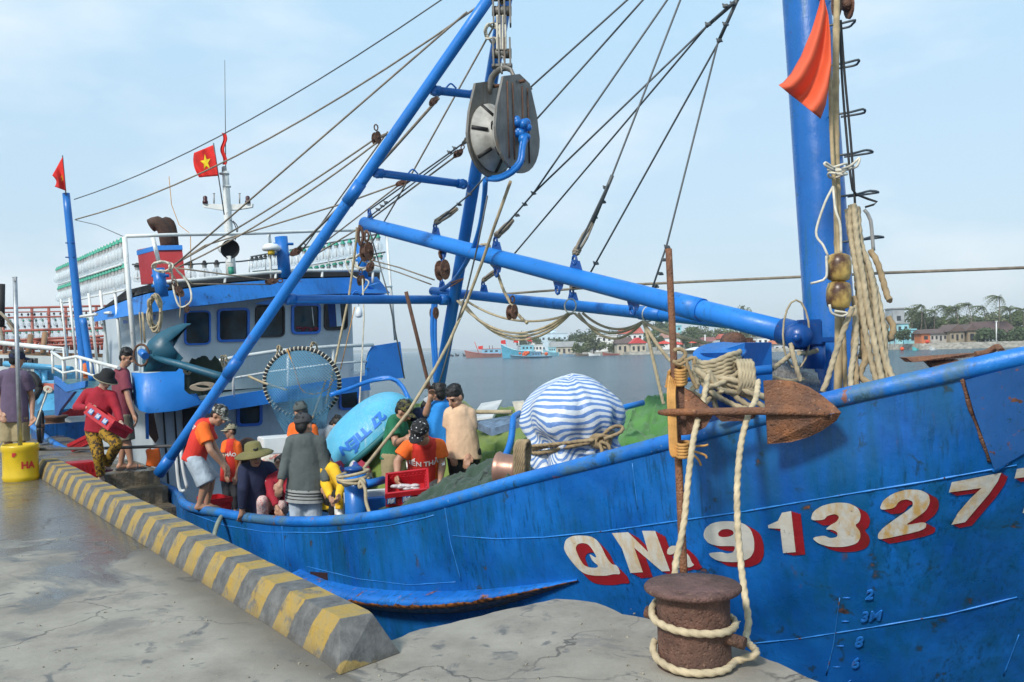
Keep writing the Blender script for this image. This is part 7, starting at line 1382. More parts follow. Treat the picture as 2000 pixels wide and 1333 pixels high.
# yellow bucket with pole
yc = G(41, 938); bkt = thing('yellow_drum', 'yellow plastic drum with red letters holding a galvanised pole on the wet quay', 'drum', yc)
Zy = (yc-CP).dot(CF); ry = 33.5*Zy/1800; hy = 70*Zy/1800
M_yel = mat_simple('yellow_plastic_drum', (.62, .42, .01, 1), .35, .12, 6, .1); m_ = MB(); m_.lathe([(ry*.92, 0), (ry*.98, .03), (ry*.98, .06), (ry*.95, .08), (ry*.95, hy-.1), (ry*1.0, hy-.08), (ry*1.02, hy-.03), (ry*.98, hy), (ry*.95, hy), (ry*.93, hy-.03), (0, hy-.035)], yc, seg=40); m_.obj('barrel', M_yel, bkt)
def cyl_text(txt, c, r, z0, ang, size, mat, parent, rot=0.0):
    cu = bpy.data.curves.new('t', 'FONT'); cu.body = txt; cu.size = size; cu.offset = .006
    ob = bpy.data.objects.new('t', cu); S.collection.objects.link(ob); me = bpy.data.meshes.new_from_object(ob.evaluated_get(bpy.context.evaluated_depsgraph_get())); bpy.data.objects.remove(ob); bm = bmesh.new(); bm.from_mesh(me); bmesh.ops.subdivide_edges(bm, edges=bm.edges[:], cuts=1); bmesh.ops.triangulate(bm, faces=bm.faces[:]); bm.verts.index_update()
    vs = [c+Vector((math.cos(ang+v.co.x/r)*(r+.004), math.sin(ang+v.co.x/r)*(r+.004), z0+v.co.y)) for v in bm.verts]; m_ = MB(); m_.add(vs, [[v.index for v in f.verts] for f in bm.faces]); bm.free(); return m_.obj('lettering', mat, parent)
ab = math.atan2(-yc.y, -yc.x); cyl_text('HA', yc, ry*.95, .17, ab+.02, .12, mat_simple('red_lettering', (.5, .02, .015, 1), .6), bkt); cyl_text('IF', yc, ry*.97, .33, ab-.45, .06, MATS['red_lettering'], bkt)
m_ = MB(); pt0 = yc+Vector((.0, 0, hy-.05)); m_.tube([pt0, W(29, 541, Zy)], .028, 14); m_.tube([W(29, 543, Zy), W(29, 541, Zy)], .03, 14); m_.box(W(29.5, 545, Zy-.03), (.03, .01, .05)); po = m_.obj('galvanised_pole', mat_simple('galvanised_steel', (.38, .40, .42, 1), .45, .2, 14, .2, .7), bkt)
# wheel of a handcart behind the bucket
wc = G(80, 868); wc.z = .33; wt = thing('cart_wheel', 'spoked cart wheel with black tyre standing behind the yellow drum', 'wheel', wc-Vector((0, 0, .33))); wx = (CR*.9+CF*.35).normalized(); u_, w_ = frame(wx)
m_ = MB(); m_.tube([wc+(u_*math.cos(a)+w_*math.sin(a))*.28 for a in [k*2*math.pi/36 for k in range(37)]], .042, 10); m_.obj('tyre', M_black, wt); m_ = MB(); m_.tube([wc+(u_*math.cos(a)+w_*math.sin(a))*.235 for a in [k*2*math.pi/36 for k in range(37)]], .014, 8); m_.obj('rim', M_rustbr, wt)
for k in range(8): a = k*math.pi/4; m_ = MB(); m_.tube([wc, wc+(u_*math.cos(a)+w_*math.sin(a))*.235], .008, 5); m_.obj('spoke', M_rustbr, wt)
m_ = MB(); m_.lathe([(0, -.07), (.035, -.07), (.035, .07), (0, .07)], wc, ax=wx, seg=12); m_.obj('hub', M_rustbr, wt)
m_ = MB(); m_.tube([W(78, 878, 12.3), W(200, 876, 12.2), W(352, 871, 12.0)], .035, 8, flat=.6); tag(m_.obj('wooden_beam', mat_simple('weathered_wood', (.09, .085, .08, 1), .8, .4, 12, .5)), 'long weathered wooden beam laid level from the quay to the blue slanting leg', 'beam')
# steps down to the boat, on the water side of the kerb
def KT(px, py, z): v = G(px, py, z)-e0; return (v.dot(k_dir), v.dot(k_out))
M_step = None
def mat_step():
    n = N('stained_concrete'); v = n.map((1, 1, 1), 'World'); f = n.noise(v, 4, 8, .65); c = n.mix(n.rng(f, .3, .7), (.075, .058, .038, 1), (.20, .165, .115, 1)); n.col(c); n.rough(n.rng(n.noise(v, 1.5, 4), .4, .6, .12, .7)); n.bump(n.math('ADD', f, n.noise(v, 20, 5)), .6, .03); return n.m
M_step = mat_step(); stp = thing('quay_steps', 'worn brown concrete steps leading down from the wet quay to the boat', 'steps', e0+k_dir*8-Vector((0, 0, 1.5)))
for i, (x, y, z) in enumerate(((312, 918, -.012), (328, 950, -.20), (348, 990, -.42), (362, 1022, -.62), (372, 1046, -.84))):
    tt, ww = KT(x, y, z); m_ = MB(); far = 18.0; c = e0+k_dir*((tt+far)/2)+k_out*(ww/2); c.z = z-.15-.7+(.0); seg_ = 14; rr = random.Random(i)
    a0 = e0+k_dir*tt+k_out*.003; a1 = e0+k_dir*tt+k_out*ww; front = [a0.lerp(a1, q/seg_)+k_dir*(rr.uniform(-.02, .03)) for q in range(seg_+1)]; pts = front+[e0+k_dir*(tt+(.9 if i else far-tt))+k_out*ww, e0+k_dir*(tt+(.9 if i else far-tt))+k_out*.003]
    m_.hexa([(p.x, p.y, z) for p in pts], (0, 0, -.42 if i else -1.6)); m_.obj('step', M_step, stp)
kb2 = kerb(e0+k_dir*(klen+1.9)-k_out*.25+Vector((0, 0, .002)), 3.2, '', nose=False); tag(kb2, 'short far kerb section with faded stripes beyond the red crates', 'kerb')
# life vest, lifebuoy, pipes by the steps
m_ = MB(); m_.grid(lambda i, j: W(286+22*i+3*math.sin(j*3), 878+32*j, 12.0+.05*math.sin(i*9)), 8, 10); o = m_.obj('life_vest', M_cl['orange']); sv = o.modifiers.new('t', 'SOLIDIFY'); sv.thickness = .06; tag(o, 'orange life vest hanging by the grey deckhouse wall right of the steps', 'life vest')
lb = W(167, 735, 15.6); m_ = MB(); ax_ = (CR*.93+CF*.37).normalized(); u_, w_ = frame(ax_); m_.tube([lb+(u_*math.cos(a)+w_*math.sin(a))*.17 for a in [k*2*math.pi/32 for k in range(33)]], .055, 10); tag(m_.obj('lifebuoy', mat_simple('orange_buoy', (.60, .13, .03, 1), .6, .15)), 'orange lifebuoy hung edge on from the white side railing', 'lifebuoy')
for pts, lab in (([(343, 880), (347, 930), (352, 958), (362, 958)], 'bent white pipe standing left of the denim shorts'), ([(353, 880), (358, 920), (366, 955)], 'thin white pipe standing beside the bent one')):
    m_ = MB(); m_.tube(smooth_path([W(x, y, 11.9) for x, y in pts], .05), .022, 8); tag(m_.obj('loose_pipe', M_white), lab, 'pipe')
m_ = MB(); m_.tube([W(303, 870, 12.6), W(333, 925, 12.4)], .02, 6); 
bo2 = thing('quay_bollard', 'squat brown bollard wound with rope on the far wet quay', 'bollard', G(108, 842)); c = G(108, 842); m_ = MB(); m_.lathe([(.22, 0), (.20, .05), (.20, .26), (.27, .30), (.27, .34), (0, .35)], c, seg=20); m_.obj('barrel', M_rustbr, bo2)
m_ = MB(); [m_.rope([c+Vector((math.cos(a)*.25, math.sin(a)*.25, .06+.05*q)) for a in [k*2*math.pi/14 for k in range(15)]], .025, sides=6) for q in range(3)]; tag(m_.obj('wound_rope', M_ropetan), 'rope turns wound round the squat far bollard', 'rope')
m_ = MB(); m_.box(G(150, 826)+Vector((0, 0, .08)), (1.0, .28, .16), rot=.35, bev=.02); tag(m_.obj('foam_box', MATS['white_foam']), 'long white foam box on the far quay behind the woman', 'box')

# small scraps on the concrete
m_ = MB(); rr = random.Random(31)
for i in range(260):
    x = rr.uniform(0, 1500); y = rr.uniform(1010, 1330); q = G(x, y)
    if (q-e0).dot(k_out) > -.02-.32 and (q-e0).dot(k_dir) > -.3: continue
    if q.x > 1.3 or q.y > 5.6 and q.x > -.6: continue
    s_ = rr.uniform(.002, .009); m_.box(q+Vector((0, 0, s_*.35)), (s_*rr.uniform(1, 2.4), s_, s_*.8), rot=rr.uniform(0, 3))
tag(m_.obj('grit', mat_simple('grit_mix', (.28, .25, .20, 1), .8, .9, 60, 0)), 'scattered grit and fish scraps on the concrete', 'grit', None, 'stuff')
# ============================================================ FLAGS
M_flag = cloth('flag_red', (.62, .02, .015, 1), .15); M_star = mat_simple('flag_yellow', (.85, .60, .01, 1), .7, .05, bump=0)
def star_flag(label, fn, pole, c_uv=(.5, .5), sr=.3, asp=1.4):
    t = thing('flag', label, 'flag', pole[0], 'red flags with a yellow star'); m_ = MB(); m_.tube(pole, .010, 6); m_.obj('flag_pole', M_wire, t)
    m_ = MB(); m_.grid(lambda i, j: fn(i, j), 20, 14); o = m_.obj('cloth', M_flag, t); s_ = o.modifiers.new('t', 'SOLIDIFY'); s_.thickness = .004; s_.offset = 0
    N_ = (fn(.5, .55)-fn(.5, .5)).cross(fn(.55, .5)-fn(.5, .5)).normalized(); N_ = -N_ if N_.dot(fn(.5, .5)-CP) > 0 else N_; pts = []
    for k in range(10):
        a = math.pi*k/5; r = sr*(1 if k % 2 == 0 else .40); u0 = math.sin(a)*r/asp; v0 = -math.cos(a)*r; pts.append((c_uv[0]+u0, c_uv[1]+v0))
    tri = []; vs = []
    for k in range(10):
        a, b_ = pts[k], pts[(k+1) % 10]; o0 = len(vs)
        for q in range(5):
            for pz_ in (a, b_): vs.append(fn(c_uv[0]+(pz_[0]-c_uv[0])*q/4, c_uv[1]+(pz_[1]-c_uv[1])*q/4)+N_*.012)
        tri += [(o0+2*q, o0+2*q+1, o0+2*q+3, o0+2*q+2) for q in range(4)]
    m_ = MB(); m_.add(vs, tri); m_.obj('star', M_star, t); return t
star_flag('small red flag with yellow star atop the tall blue pole at far left', lambda i, j: W((122+6*j)*(1-i)+(102+4*j+6*math.sin(j*3))*i, (307+66*j)*(1-i)+(343+22*j)*i, 15.7+.12*math.sin(i*5+j*2)*i), [W(129, 382, 15.72), W(122, 304, 15.72)], (.30, .55), .22, 1.0)
star_flag('red flag with a yellow star flying from the white signal mast', lambda i, j: W((418+8*j)*(1-i)+(379-3*math.sin(j*3.14)+10*j*j)*i, (283+61*j)*(1-i)+(299+48*j)*i, 15.0+.10*math.sin(i*7+j*3)*i), [W(438, 420, 15.05), W(417, 280, 15.0)], (.45, .5), .30, 1.25)
m_ = MB(); m_.grid(lambda i, j: W(433+8*i+3*math.sin(j*9), 260+62*j, 15.15+.03*math.sin(i*6)), 5, 16); tag(m_.obj('torn_pennant', M_flag), 'torn red strip of cloth wound on the antenna above the flag', 'flag')
# ============================================================ FAR SHORE
def wz(py, px, z=-1.5): return G(px, py, z)
def D(px, py, Z): return W(px, py, Z)
M_gr = mat_simple('shore_ground', (.20, .175, .12, 1), .9, .4, .3, 0, coord='World'); M_st = mat_simple('shore_stone', (.27, .25, .21, 1), .9, .45, 1.2, .3, 0, 2, .1, coord='World')
def land(name, front, back_y, z, mat):
    m_ = MB(); k = len(front); f0 = [Vector((x, y, -1.7)) for x, y in front]; f1 = [Vector((x*1.004, y*1.004+1.2, z)) for x, y in front]; b1 = [Vector((x*2.4, back_y, z+2)) for x, y in front]
    m_.add(f0+f1+b1, [(i, i+1, k+i+1, k+i) for i in range(k-1)]+[(k+i, k+i+1, 2*k+i+1, 2*k+i) for i in range(k-1)]); return tag(m_.obj(name, mat, loc=(0, 0, 0)), None, None, kind='structure')
def XY(px, Z): v = W(px, 680, Z); return (v.x, v.y)
land('shore', [XY(1010, 520), XY(1060, 420), XY(1120, 360), XY(1190, 310), XY(1230, 280), XY(1400, 262), XY(1560, 255), XY(1700, 250)], 900, -.6, M_st)
land('shore_bank', [XY(1690, 262), XY(1735, 232), XY(1800, 218), XY(1900, 214), XY(2000, 215), XY(2300, 220), XY(2900, 250)], 800, -.1, M_st)
# hazy hills far off
m_ = MB(); m_.add([v for i in range(33) for v in (W(500+i*45, 700, 4300), W(500+i*45, 684-6*abs(fbm(i*.3, 2, 1))*(1+math.sin(i*.22))-2-(i-8)*.9 if i < 9 else 684-45*i*.0286+12-8*abs(fbm(i*.3, 2, 1)), 4300))], [(2*i, 2*i+2, 2*i+3, 2*i+1) for i in range(32)]); 
hv = [Vector(v) for v in m_.v]; m_ = MB(); k = len(hv)//2; m_.add([hv[2*i] for i in range(k)]+[hv[2*i+1] for i in range(k)]+[hv[2*i]+Vector((0, 900, 0)) for i in range(k)], [(i, i+1, k+i+1, k+i) for i in range(k-1)]+[(k+i, k+i+1, 2*k+i+1, 2*k+i) for i in range(k-1)], 0, True)
tag(m_.obj('hills', mat_simple('far_hill', (.05, .085, .06, 1), .9, .2, .002, 0, coord='World'), loc=(0, 0, 0)), None, None, kind='structure')
# leaves
def leafmat(name, c):
    n = N(name); g = n.t.nodes.new('ShaderNodeObjectInfo'); v = n.map((1, 1, 1), 'World'); f = n.noise(v, .7, 4); n.col(n.mix(n.rng(f, .3, .7), scol(c, .6), scol(c, 1.5))); n.rough(.8); return n.m
M_leaf = [leafmat('leaf_green', (.085, .12, .04, 1)), leafmat('leaf_dark', (.055, .085, .035, 1)), leafmat('leaf_grey', (.12, .14, .07, 1)), leafmat('leaf_palm', (.10, .125, .045, 1))]; M_trunk = mat_simple('bark', (.16, .13, .10, 1), .9, .3, 3)
def mk_tree(label, loc, h, w, mat, seed, name='tree', group='trees on the far shore', nl=1000, airy=1.0):
    rr = random.Random(seed); loc = Vector(loc); t = thing(name, label, 'tree', loc, group); m_ = MB(); m_.tube([loc-Vector((0, 0, .5)), loc+Vector((rr.uniform(-.3, .3), 0, h*.35)), loc+Vector((rr.uniform(-.6, .6), 0, h*.7))], [h*.03, h*.022, h*.01], 7)
    cl = [(Vector((rr.uniform(-.5, .5)*w, rr.uniform(-.4, .4)*w, h*rr.uniform(.35, .9))), rr.uniform(.18, .36)*w) for _ in range(13)]
    for c, r in cl[:5]: m_.tube([loc+Vector((0, 0, h*.3)), loc+c], [h*.014, h*.004], 5)
    m_.obj('trunk', M_trunk, t); m_ = MB(); vs = []; fs = []
    for i in range(nl):
        c, r = cl[rr.randrange(len(cl))]; d = Vector((rr.gauss(0, 1), rr.gauss(0, 1), rr.gauss(0, .8))).normalized()*r*rr.uniform(.45, 1.08)*airy; p = loc+c+d; s_ = rr.uniform(.030, .060)*w+.16; a = Vector((rr.gauss(0, 1), rr.gauss(0, 1), rr.gauss(0, 1))).normalized(); b_ = a.cross(Vector((rr.gauss(0, 1), rr.gauss(0, 1), rr.gauss(0, 1)))).normalized()
        k = len(vs); vs += [p-a*s_, p+b_*s_*.6, p+a*s_, p-b_*s_*.6]; fs.append((k, k+1, k+2, k+3))
    m_.add(vs, fs); m_.obj('crown', mat, t); return t
def mk_palm(label, loc, h, seed, lean=1.0, group='coconut palms on the far shore', fl=3.3):
    rr = random.Random(seed); loc = Vector(loc); t = thing('palm_tree', label, 'palm tree', loc, group); top = loc+Vector((rr.uniform(-1, 1)*lean, 0, h)); m_ = MB(); m_.tube([loc-Vector((0, 0, .5)), loc.lerp(top, .5)+Vector((.3*lean, 0, 0)), top], [.17, .12, .09], 7); m_.obj('trunk', M_trunk, t); m_ = MB()
    for i in range(26):
        a = 2*math.pi*i/26+rr.uniform(-.2, .2); el = rr.uniform(-.9, 1.35); d = Vector((math.cos(a)-.55, math.sin(a), 0)); L_ = fl*rr.uniform(.8, 1.1); sd_ = Vector((-math.sin(a), math.cos(a), 0)); prev = top; vs = []; fs = []
        for q in range(9):
            u = q/8; p = top+d*(L_*u*.85)+Vector((0, 0, L_*(math.sin(el)*u*.8-u*u*.85)))
            for sg in (-1, 1):
                w_ = .62*math.sin(math.pi*min(1, u*.9+.12)); b0 = p; e_ = p+sd_*(w_*sg*rr.uniform(.7, 1.2))-Vector((0, 0, w_*rr.uniform(.4, .9)))+d*.25; k = len(vs); vs += [b0, b0+d*.22, e_]; fs.append((k, k+1, k+2))
            k = len(vs)
        m_.add(vs, fs); m_.tube([top, top+d*(L_*.42)+Vector((0, 0, L_*(math.sin(el)*.4-.21))), top+d*(L_*.85)+Vector((0, 0, L_*(math.sin(el)*.8-.85)))], [.04, .03, .01], 4)
    m_.obj('crown', M_leaf[3], t); return t
# houses
HM = {}
def hmat(c):
    k = tuple(round(x, 3) for x in c[:3])
    if k not in HM: HM[k] = mat_simple('house_paint', c, .8, .18, .6, .1, coord='World')
    return HM[k]
M_hwin = mat_simple('house_window', (.03, .035, .04, 1), .4, .2)
def house(label, x0, x1, yb, yt, Z, wall, roof=None, depth=8, rh=0, nwin=3, name='house', cat='house', group=None, floors=1, door=True, ridge='x'):
    """x0..x1, base yb and eaves yt in photo pixels at distance Z"""
    zb = W((x0+x1)/2, yb, Z).z; zt = W((x0+x1)/2, yt, Z).z; A_ = W(x0, yb, Z); Bq = W(x1, yb, Z); ax = Vector((Bq.x-A_.x, Bq.y-A_.y, 0)); wd2 = ax.length; ax.normalize(); ay = Vector((-ax.y, ax.x, 0)); o = Vector((A_.x, A_.y, zb-1)); t = thing(name, label, cat, o, group); H_ = zt-zb+1
    m_ = MB(); q = [o, o+ax*wd2, o+ax*wd2+ay*depth, o+ay*depth]; m_.hexa(q, (0, 0, H_)); wo = m_.obj('wall', hmat(wall), t)
    if roof is not None:
        m_ = MB(); e = .5; z0 = o+Vector((0, 0, H_+.02))
        if rh == 0: m_.hexa([z0-ax*e*.4-ay*.3, z0+ax*(wd2+e*.4)-ay*.3, z0+ax*(wd2+e*.4)+ay*depth, z0-ax*e*.4+ay*depth], (0, 0, .3))
        elif ridge == 'x':
            a, b_, c, d = z0-ax*e-ay*e, z0+ax*(wd2+e)-ay*e, z0+ax*(wd2+e)+ay*(depth+e), z0-ax*e+ay*(depth+e); r0 = z0-ax*e*.2+ay*depth/2+Vector((0, 0, rh)); r1 = z0+ax*(wd2+e*.2)+ay*depth/2+Vector((0, 0, rh)); m_.add([a, b_, c, d, r0, r1], [(0, 1, 5, 4), (2, 3, 4, 5), (0, 4, 3), (1, 2, 5), (0, 3, 2, 1)])
        else:
            a, b_, c, d = z0-ax*e-ay*e, z0+ax*(wd2+e)-ay*e, z0+ax*(wd2+e)+ay*(depth+e), z0-ax*e+ay*(depth+e); r0 = z0+ax*wd2/2-ay*e+Vector((0, 0, rh)); r1 = z0+ax*wd2/2+ay*(depth+e)+Vector((0, 0, rh)); m_.add([a, b_, c, d, r0, r1], [(0, 4, 5, 3), (1, 2, 5, 4), (0, 1, 4), (2, 3, 5), (0, 3, 2, 1)])
        m_.obj('roof', hmat(roof), t)
    for f in range(floors):
        for i in range(nwin):
            c = o+ax*(wd2*(i+.5)/nwin)+Vector((0, 0, 1+(H_-1)*(f+.5)/floors)); ww = min(1.0, wd2/nwin*.42); hh = min(1.2, (H_-1)/floors*.42)
            if f == 0 and door and i == nwin//2: m_ = MB(); m_.box(c-ay*.04-Vector((0, 0, hh*.25)), (ww, .10, hh*1.5), ax=(ax, ay, Vector((0, 0, 1)))); m_.obj('door', M_hwin, t)
            else:
                m_ = MB(); m_.box(c-ay*.04, (ww, .10, hh), ax=(ax, ay, Vector((0, 0, 1)))); m_.obj('window', M_hwin, t)
    return t
WHT = (.72, .72, .70, 1); PB = (.50, .62, .70, 1); RR = (.42, .09, .06, 1); GR = (.30, .30, .29, 1); BG = (.48, .43, .34, 1); DK = (.12, .08, .07, 1); CY = (.25, .55, .62, 1); ORG = (.50, .15, .06, 1); TL_ = (.10, .32, .28, 1)
g1 = 'houses along the far shore'
house('distant pale blue hall with a raised middle, left end of the far town', 1057, 1109, 690, 652, 470, PB, PB, 18, 0, 5, 'large_building', 'building', None, 2); house('narrow raised middle block of the distant pale blue hall', 1068, 1086, 660, 645, 474, PB, WHT, 10, 0, 2, 'roof_block', 'building', None, 1, False)
house('grey roofed open shed low on the shore, left of the first tree clump', 1078, 1126, 691, 678, 370, BG, GR, 12, 2.2, 5, group=g1); house('smaller grey shed beside the first tree clump', 1126, 1150, 690, 676, 350, BG, GR, 10, 1.4, 3, group=g1)
house('low white house with a flat roof behind the cyan fishing boat', 1036, 1068, 690, 667, 480, WHT, WHT, 9, 0, 3, group=g1); house('white two storey house right of the tall green tree clump', 1165, 1206, 684, 656, 330, WHT, WHT, 10, 0, 4, group=g1, floors=2)
house('tall white house with a wide red roof beside the hanging ropes', 1214, 1256, 680, 652, 315, WHT, RR, 10, 2.2, 4, group=g1, floors=2); house('beige house with a dark gable roof in front of the red roofed one', 1206, 1236, 689, 671, 290, BG, DK, 9, 2.0, 3, group=g1); house('pale cream shed with a bright red gable', 1233, 1262, 690, 671, 285, BG, (.55, .05, .05, 1), 8, 1.8, 3, group=g1, ridge='y')
house('white house with brown roof right of the rusty pole top lashings', 1296, 1330, 682, 660, 330, WHT, (.35, .18, .13, 1), 8, 1.8, 3, group=g1); house('pale cyan narrow tower house far behind the trees', 1322, 1332, 670, 637, 360, CY, CY, 5, 0, 1, group=g1, floors=3)
house('small white kiosk row under the main boom', 1376, 1398, 692, 676, 275, WHT, DK, 6, .8, 3, group=g1); house('grey brown house with dark red roof above the kiosks', 1370, 1400, 680, 668, 300, GR, (.25, .10, .09, 1), 8, 1.5, 2, group=g1); house('white house left of the windlass gear', 1400, 1420, 690, 672, 270, WHT, GR, 6, 1, 2, group=g1)
house('house with dull red roof behind the windlass', 1410, 1450, 676, 662, 290, (.4, .36, .3, 1), RR, 8, 1.6, 3, group=g1); house('shop with a teal awning right of the windlass', 1450, 1480, 690, 672, 262, GR, TL_, 7, .8, 3, group=g1); house('white concrete house right of the teal awning', 1480, 1512, 690, 660, 285, WHT, GR, 8, 0, 3, group=g1, floors=2)
house('low grey house near the boom hinge', 1512, 1560, 692, 672, 262, (.45, .47, .5, 1), ORG, 8, 1.0, 4, group=g1); house('small white box house on the hill crest near the mast', 1534, 1546, 660, 627, 330, WHT, WHT, 5, 0, 1, group=g1, floors=2); house('low pale house between the hill trees', 1336, 1372, 684, 672, 300, (.55, .5, .45, 1), (.4, .12, .09, 1), 8, 1.2, 3, group=g1)
house('tall concrete and cyan house beside the hanging rope bundle', 1752, 1776, 668, 633, 232, (.32, .55, .58, 1), GR, 7, 0, 2, group=g1, floors=2); house('bare concrete stair tower of the cyan house', 1745, 1767, 640, 604, 236, (.34, .36, .37, 1), GR, 5, 0, 1, 'tower', 'building', None, 1, False)
house('low cyan annex right of the tall cyan house', 1776, 1789, 667, 645, 228, CY, CY, 4, 0, 1, group=g1); house('small grey brick house between the annex and the orange hut', 1789, 1802, 667, 650, 230, (.3, .26, .22, 1), DK, 6, .8, 2, group=g1); house('small orange hut with a dark window by the water', 1800, 1817, 668, 652, 224, ORG, DK, 5, 1.0, 1, group=g1, door=False)
house('low dark roofed house right of the orange hut', 1817, 1850, 667, 652, 228, (.4, .38, .35, 1), DK, 7, 1.2, 4, group=g1); house('unfinished brick house with a peaked gable', 1856, 1884, 667, 648, 226, (.30, .25, .18, 1), DK, 7, 1.8, 3, group=g1, ridge='y'); house('unfinished narrow brick gable beside the other brick house', 1890, 1908, 667, 646, 226, (.28, .22, .15, 1), DK, 7, 1.6, 1, group=g1, ridge='y')
house('long house with a big dark brown roof among the right hand palms', 1912, 1985, 665, 650, 240, (.32, .36, .38, 1), (.10, .06, .055, 1), 9, 3.0, 5, group=g1)
# poles
for x, yb, yt, Z, lab in ((1946, 668, 628, 216, 'white lamp pole on the stone bank below the right hand palms'), (1747, 674, 640, 222, 'white pole standing left of the tall cyan house'), (1377, 690, 655, 268, 'concrete pole behind the rusty anchor shank')):
    t = thing('lamp_pole', lab, 'pole', W(x, yb, Z)); m_ = MB(); m_.tube([W(x, yb, Z)-Vector((0, 0, .5)), W(x, yt, Z)], .13, 8); m_.obj('post', hmat(WHT), t); m_ = MB(); m_.box(W(x, yt, Z), (.5, .3, .2)); m_.obj('lamp_head', hmat(WHT), t)
# red parasols / stalls
for x, y, w_, lab in ((1300, 672, 18, 'red canopy stall left of the rusty pole'), (1322, 673, 14, 'smaller red canopy stall nearer the rusty pole'), (1362, 670, 12, 'red canopy right of the rusty pole')):
    t = thing('market_stall', lab, 'stall', W(x, y+12, 280)); m_ = MB(); a, b_ = W(x-w_, y, 280), W(x+w_, y, 280); m_.add([a, b_, b_+Vector((0, 5, 0)), a+Vector((0, 5, 0)), (a+b_)/2+Vector((0, 2.5, 1.0))], [(0, 1, 4), (1, 2, 4), (2, 3, 4), (3, 0, 4)]); m_.obj('canopy', hmat((.62, .06, .04, 1)), t)
    for q in (a, b_): m_ = MB(); m_.tube([q, q-Vector((0, 0, 2.4))], .07, 5); m_.obj('pole', hmat(GR), t)
m_ = MB(); m_.grid(lambda i, j: W(1336+54*i, 684-6*math.sin(math.pi*i)*math.sin(math.pi*j)+3*j*0, 262+8*j)+Vector((0, 0, 0)), 16, 6); tag(m_.obj('white_tarpaulin', hmat(WHT)), 'low white tarpaulin spread on the far bank right of the rusty pole', 'tarpaulin')
# trees
rT = random.Random(21)
def tr(x, yb, yt, wpx, Z, k, lab, airy=1.0): h_ = (yb-yt)*Z/1800; b_ = W(x, yb, Z); mk_tree(lab, b_, h_, wpx*Z/1800, M_leaf[k], x, airy=airy)
for a in ((1024, 690, 647, 26, 470, 1, 'dark tree at the left end of the town behind the boats'), (1050, 690, 660, 16, 460, 0, 'small tree left of the pale blue hall'), (1100, 688, 662, 22, 420, 1, 'low tree behind the grey shed'), (1125, 684, 654, 28, 400, 1, 'broad dark tree behind the first tree clump'), (1146, 686, 645, 34, 370, 1, 'tall dark round tree left of the white two storey house'), (1160, 694, 648, 36, 300, 2, 'tall pale green tree in front of the white two storey house'), (1136, 692, 672, 26, 310, 0, 'low bush between the sheds'), (1190, 690, 672, 26, 300, 2, 'low tree before the white two storey house'), (1205, 670, 648, 34, 380, 1, 'tree behind the white two storey house'),
          (1268, 680, 648, 26, 340, 0, 'tree right of the red roofed house'), (1285, 686, 656, 24, 300, 1, 'dark tree left of the brown roofed white house'), (1290, 660, 632, 34, 390, 1, 'tree crown rising under the net boom left of the rusty pole'), (1312, 662, 640, 26, 380, 2, 'pale tree crown behind the brown roofed house'), (1345, 690, 652, 34, 300, 1, 'dark tree right of the rusty pole'), (1368, 672, 640, 36, 360, 2, 'pale tree above the red canopy'), (1352, 676, 640, 24, 340, 0, 'green tree close right of the rusty pole'), (1400, 672, 650, 40, 340, 2, 'broad pale tree on the hill above the kiosks'), (1430, 668, 648, 34, 340, 0, 'tree on the hill left of the teal awning'), (1470, 672, 650, 36, 330, 2, 'tree on the hill above the teal awning'), (1452, 670, 598, 30, 380, 2, 'thin tall tree sticking up above the main boom'), (1500, 668, 648, 34, 330, 1, 'dark tree above the white concrete house'), (1520, 676, 622, 22, 345, 1, 'dark tree left of the small white box house'), (1558, 676, 640, 26, 320, 0, 'tree just left of the mast')):
    tr(*a[:6], a[6], 1.25 if a[0] == 1452 else 1.0)
for a in ((1738, 672, 648, 20, 222, 1, 'bush at the foot of the tall cyan house'), (1765, 668, 648, 26, 222, 1, 'round green shrub before the tall cyan house'), (1935, 668, 646, 40, 221, 1, 'large dark shrub left of the white lamp pole'), (1965, 668, 648, 44, 222, 1, 'large dark shrub right of the white lamp pole'), (1995, 668, 645, 34, 222, 0, 'shrub at the right edge of the stone bank'),
          (1785, 660, 612, 36, 262, 2, 'tree behind the low cyan annex'), (1805, 660, 625, 40, 255, 1, 'tree behind the orange hut'), (1825, 660, 618, 38, 262, 2, 'greyish tree behind the low dark roofed house'), (1850, 660, 622, 44, 258, 0, 'broad tree behind the brick gables'), (1880, 660, 618, 40, 262, 2, 'pale tree behind the narrow brick gable'), (1905, 660, 615, 44, 265, 1, 'dark tree behind the long brown roof'), (1940, 655, 612, 46, 268, 2, 'grey green tree above the long brown roof'), (1975, 655, 610, 46, 268, 1, 'dark tree behind the lamp pole'), (2005, 655, 612, 40, 265, 0, 'tree at the right edge behind the palms')):
    tr(*a[:7])
def pm(x, yb, yt, Z, lab, lean=1.0, fl=3.3): mk_palm(lab, W(x, yb, Z), (yb-yt)*Z/1800, x, lean, fl=fl)
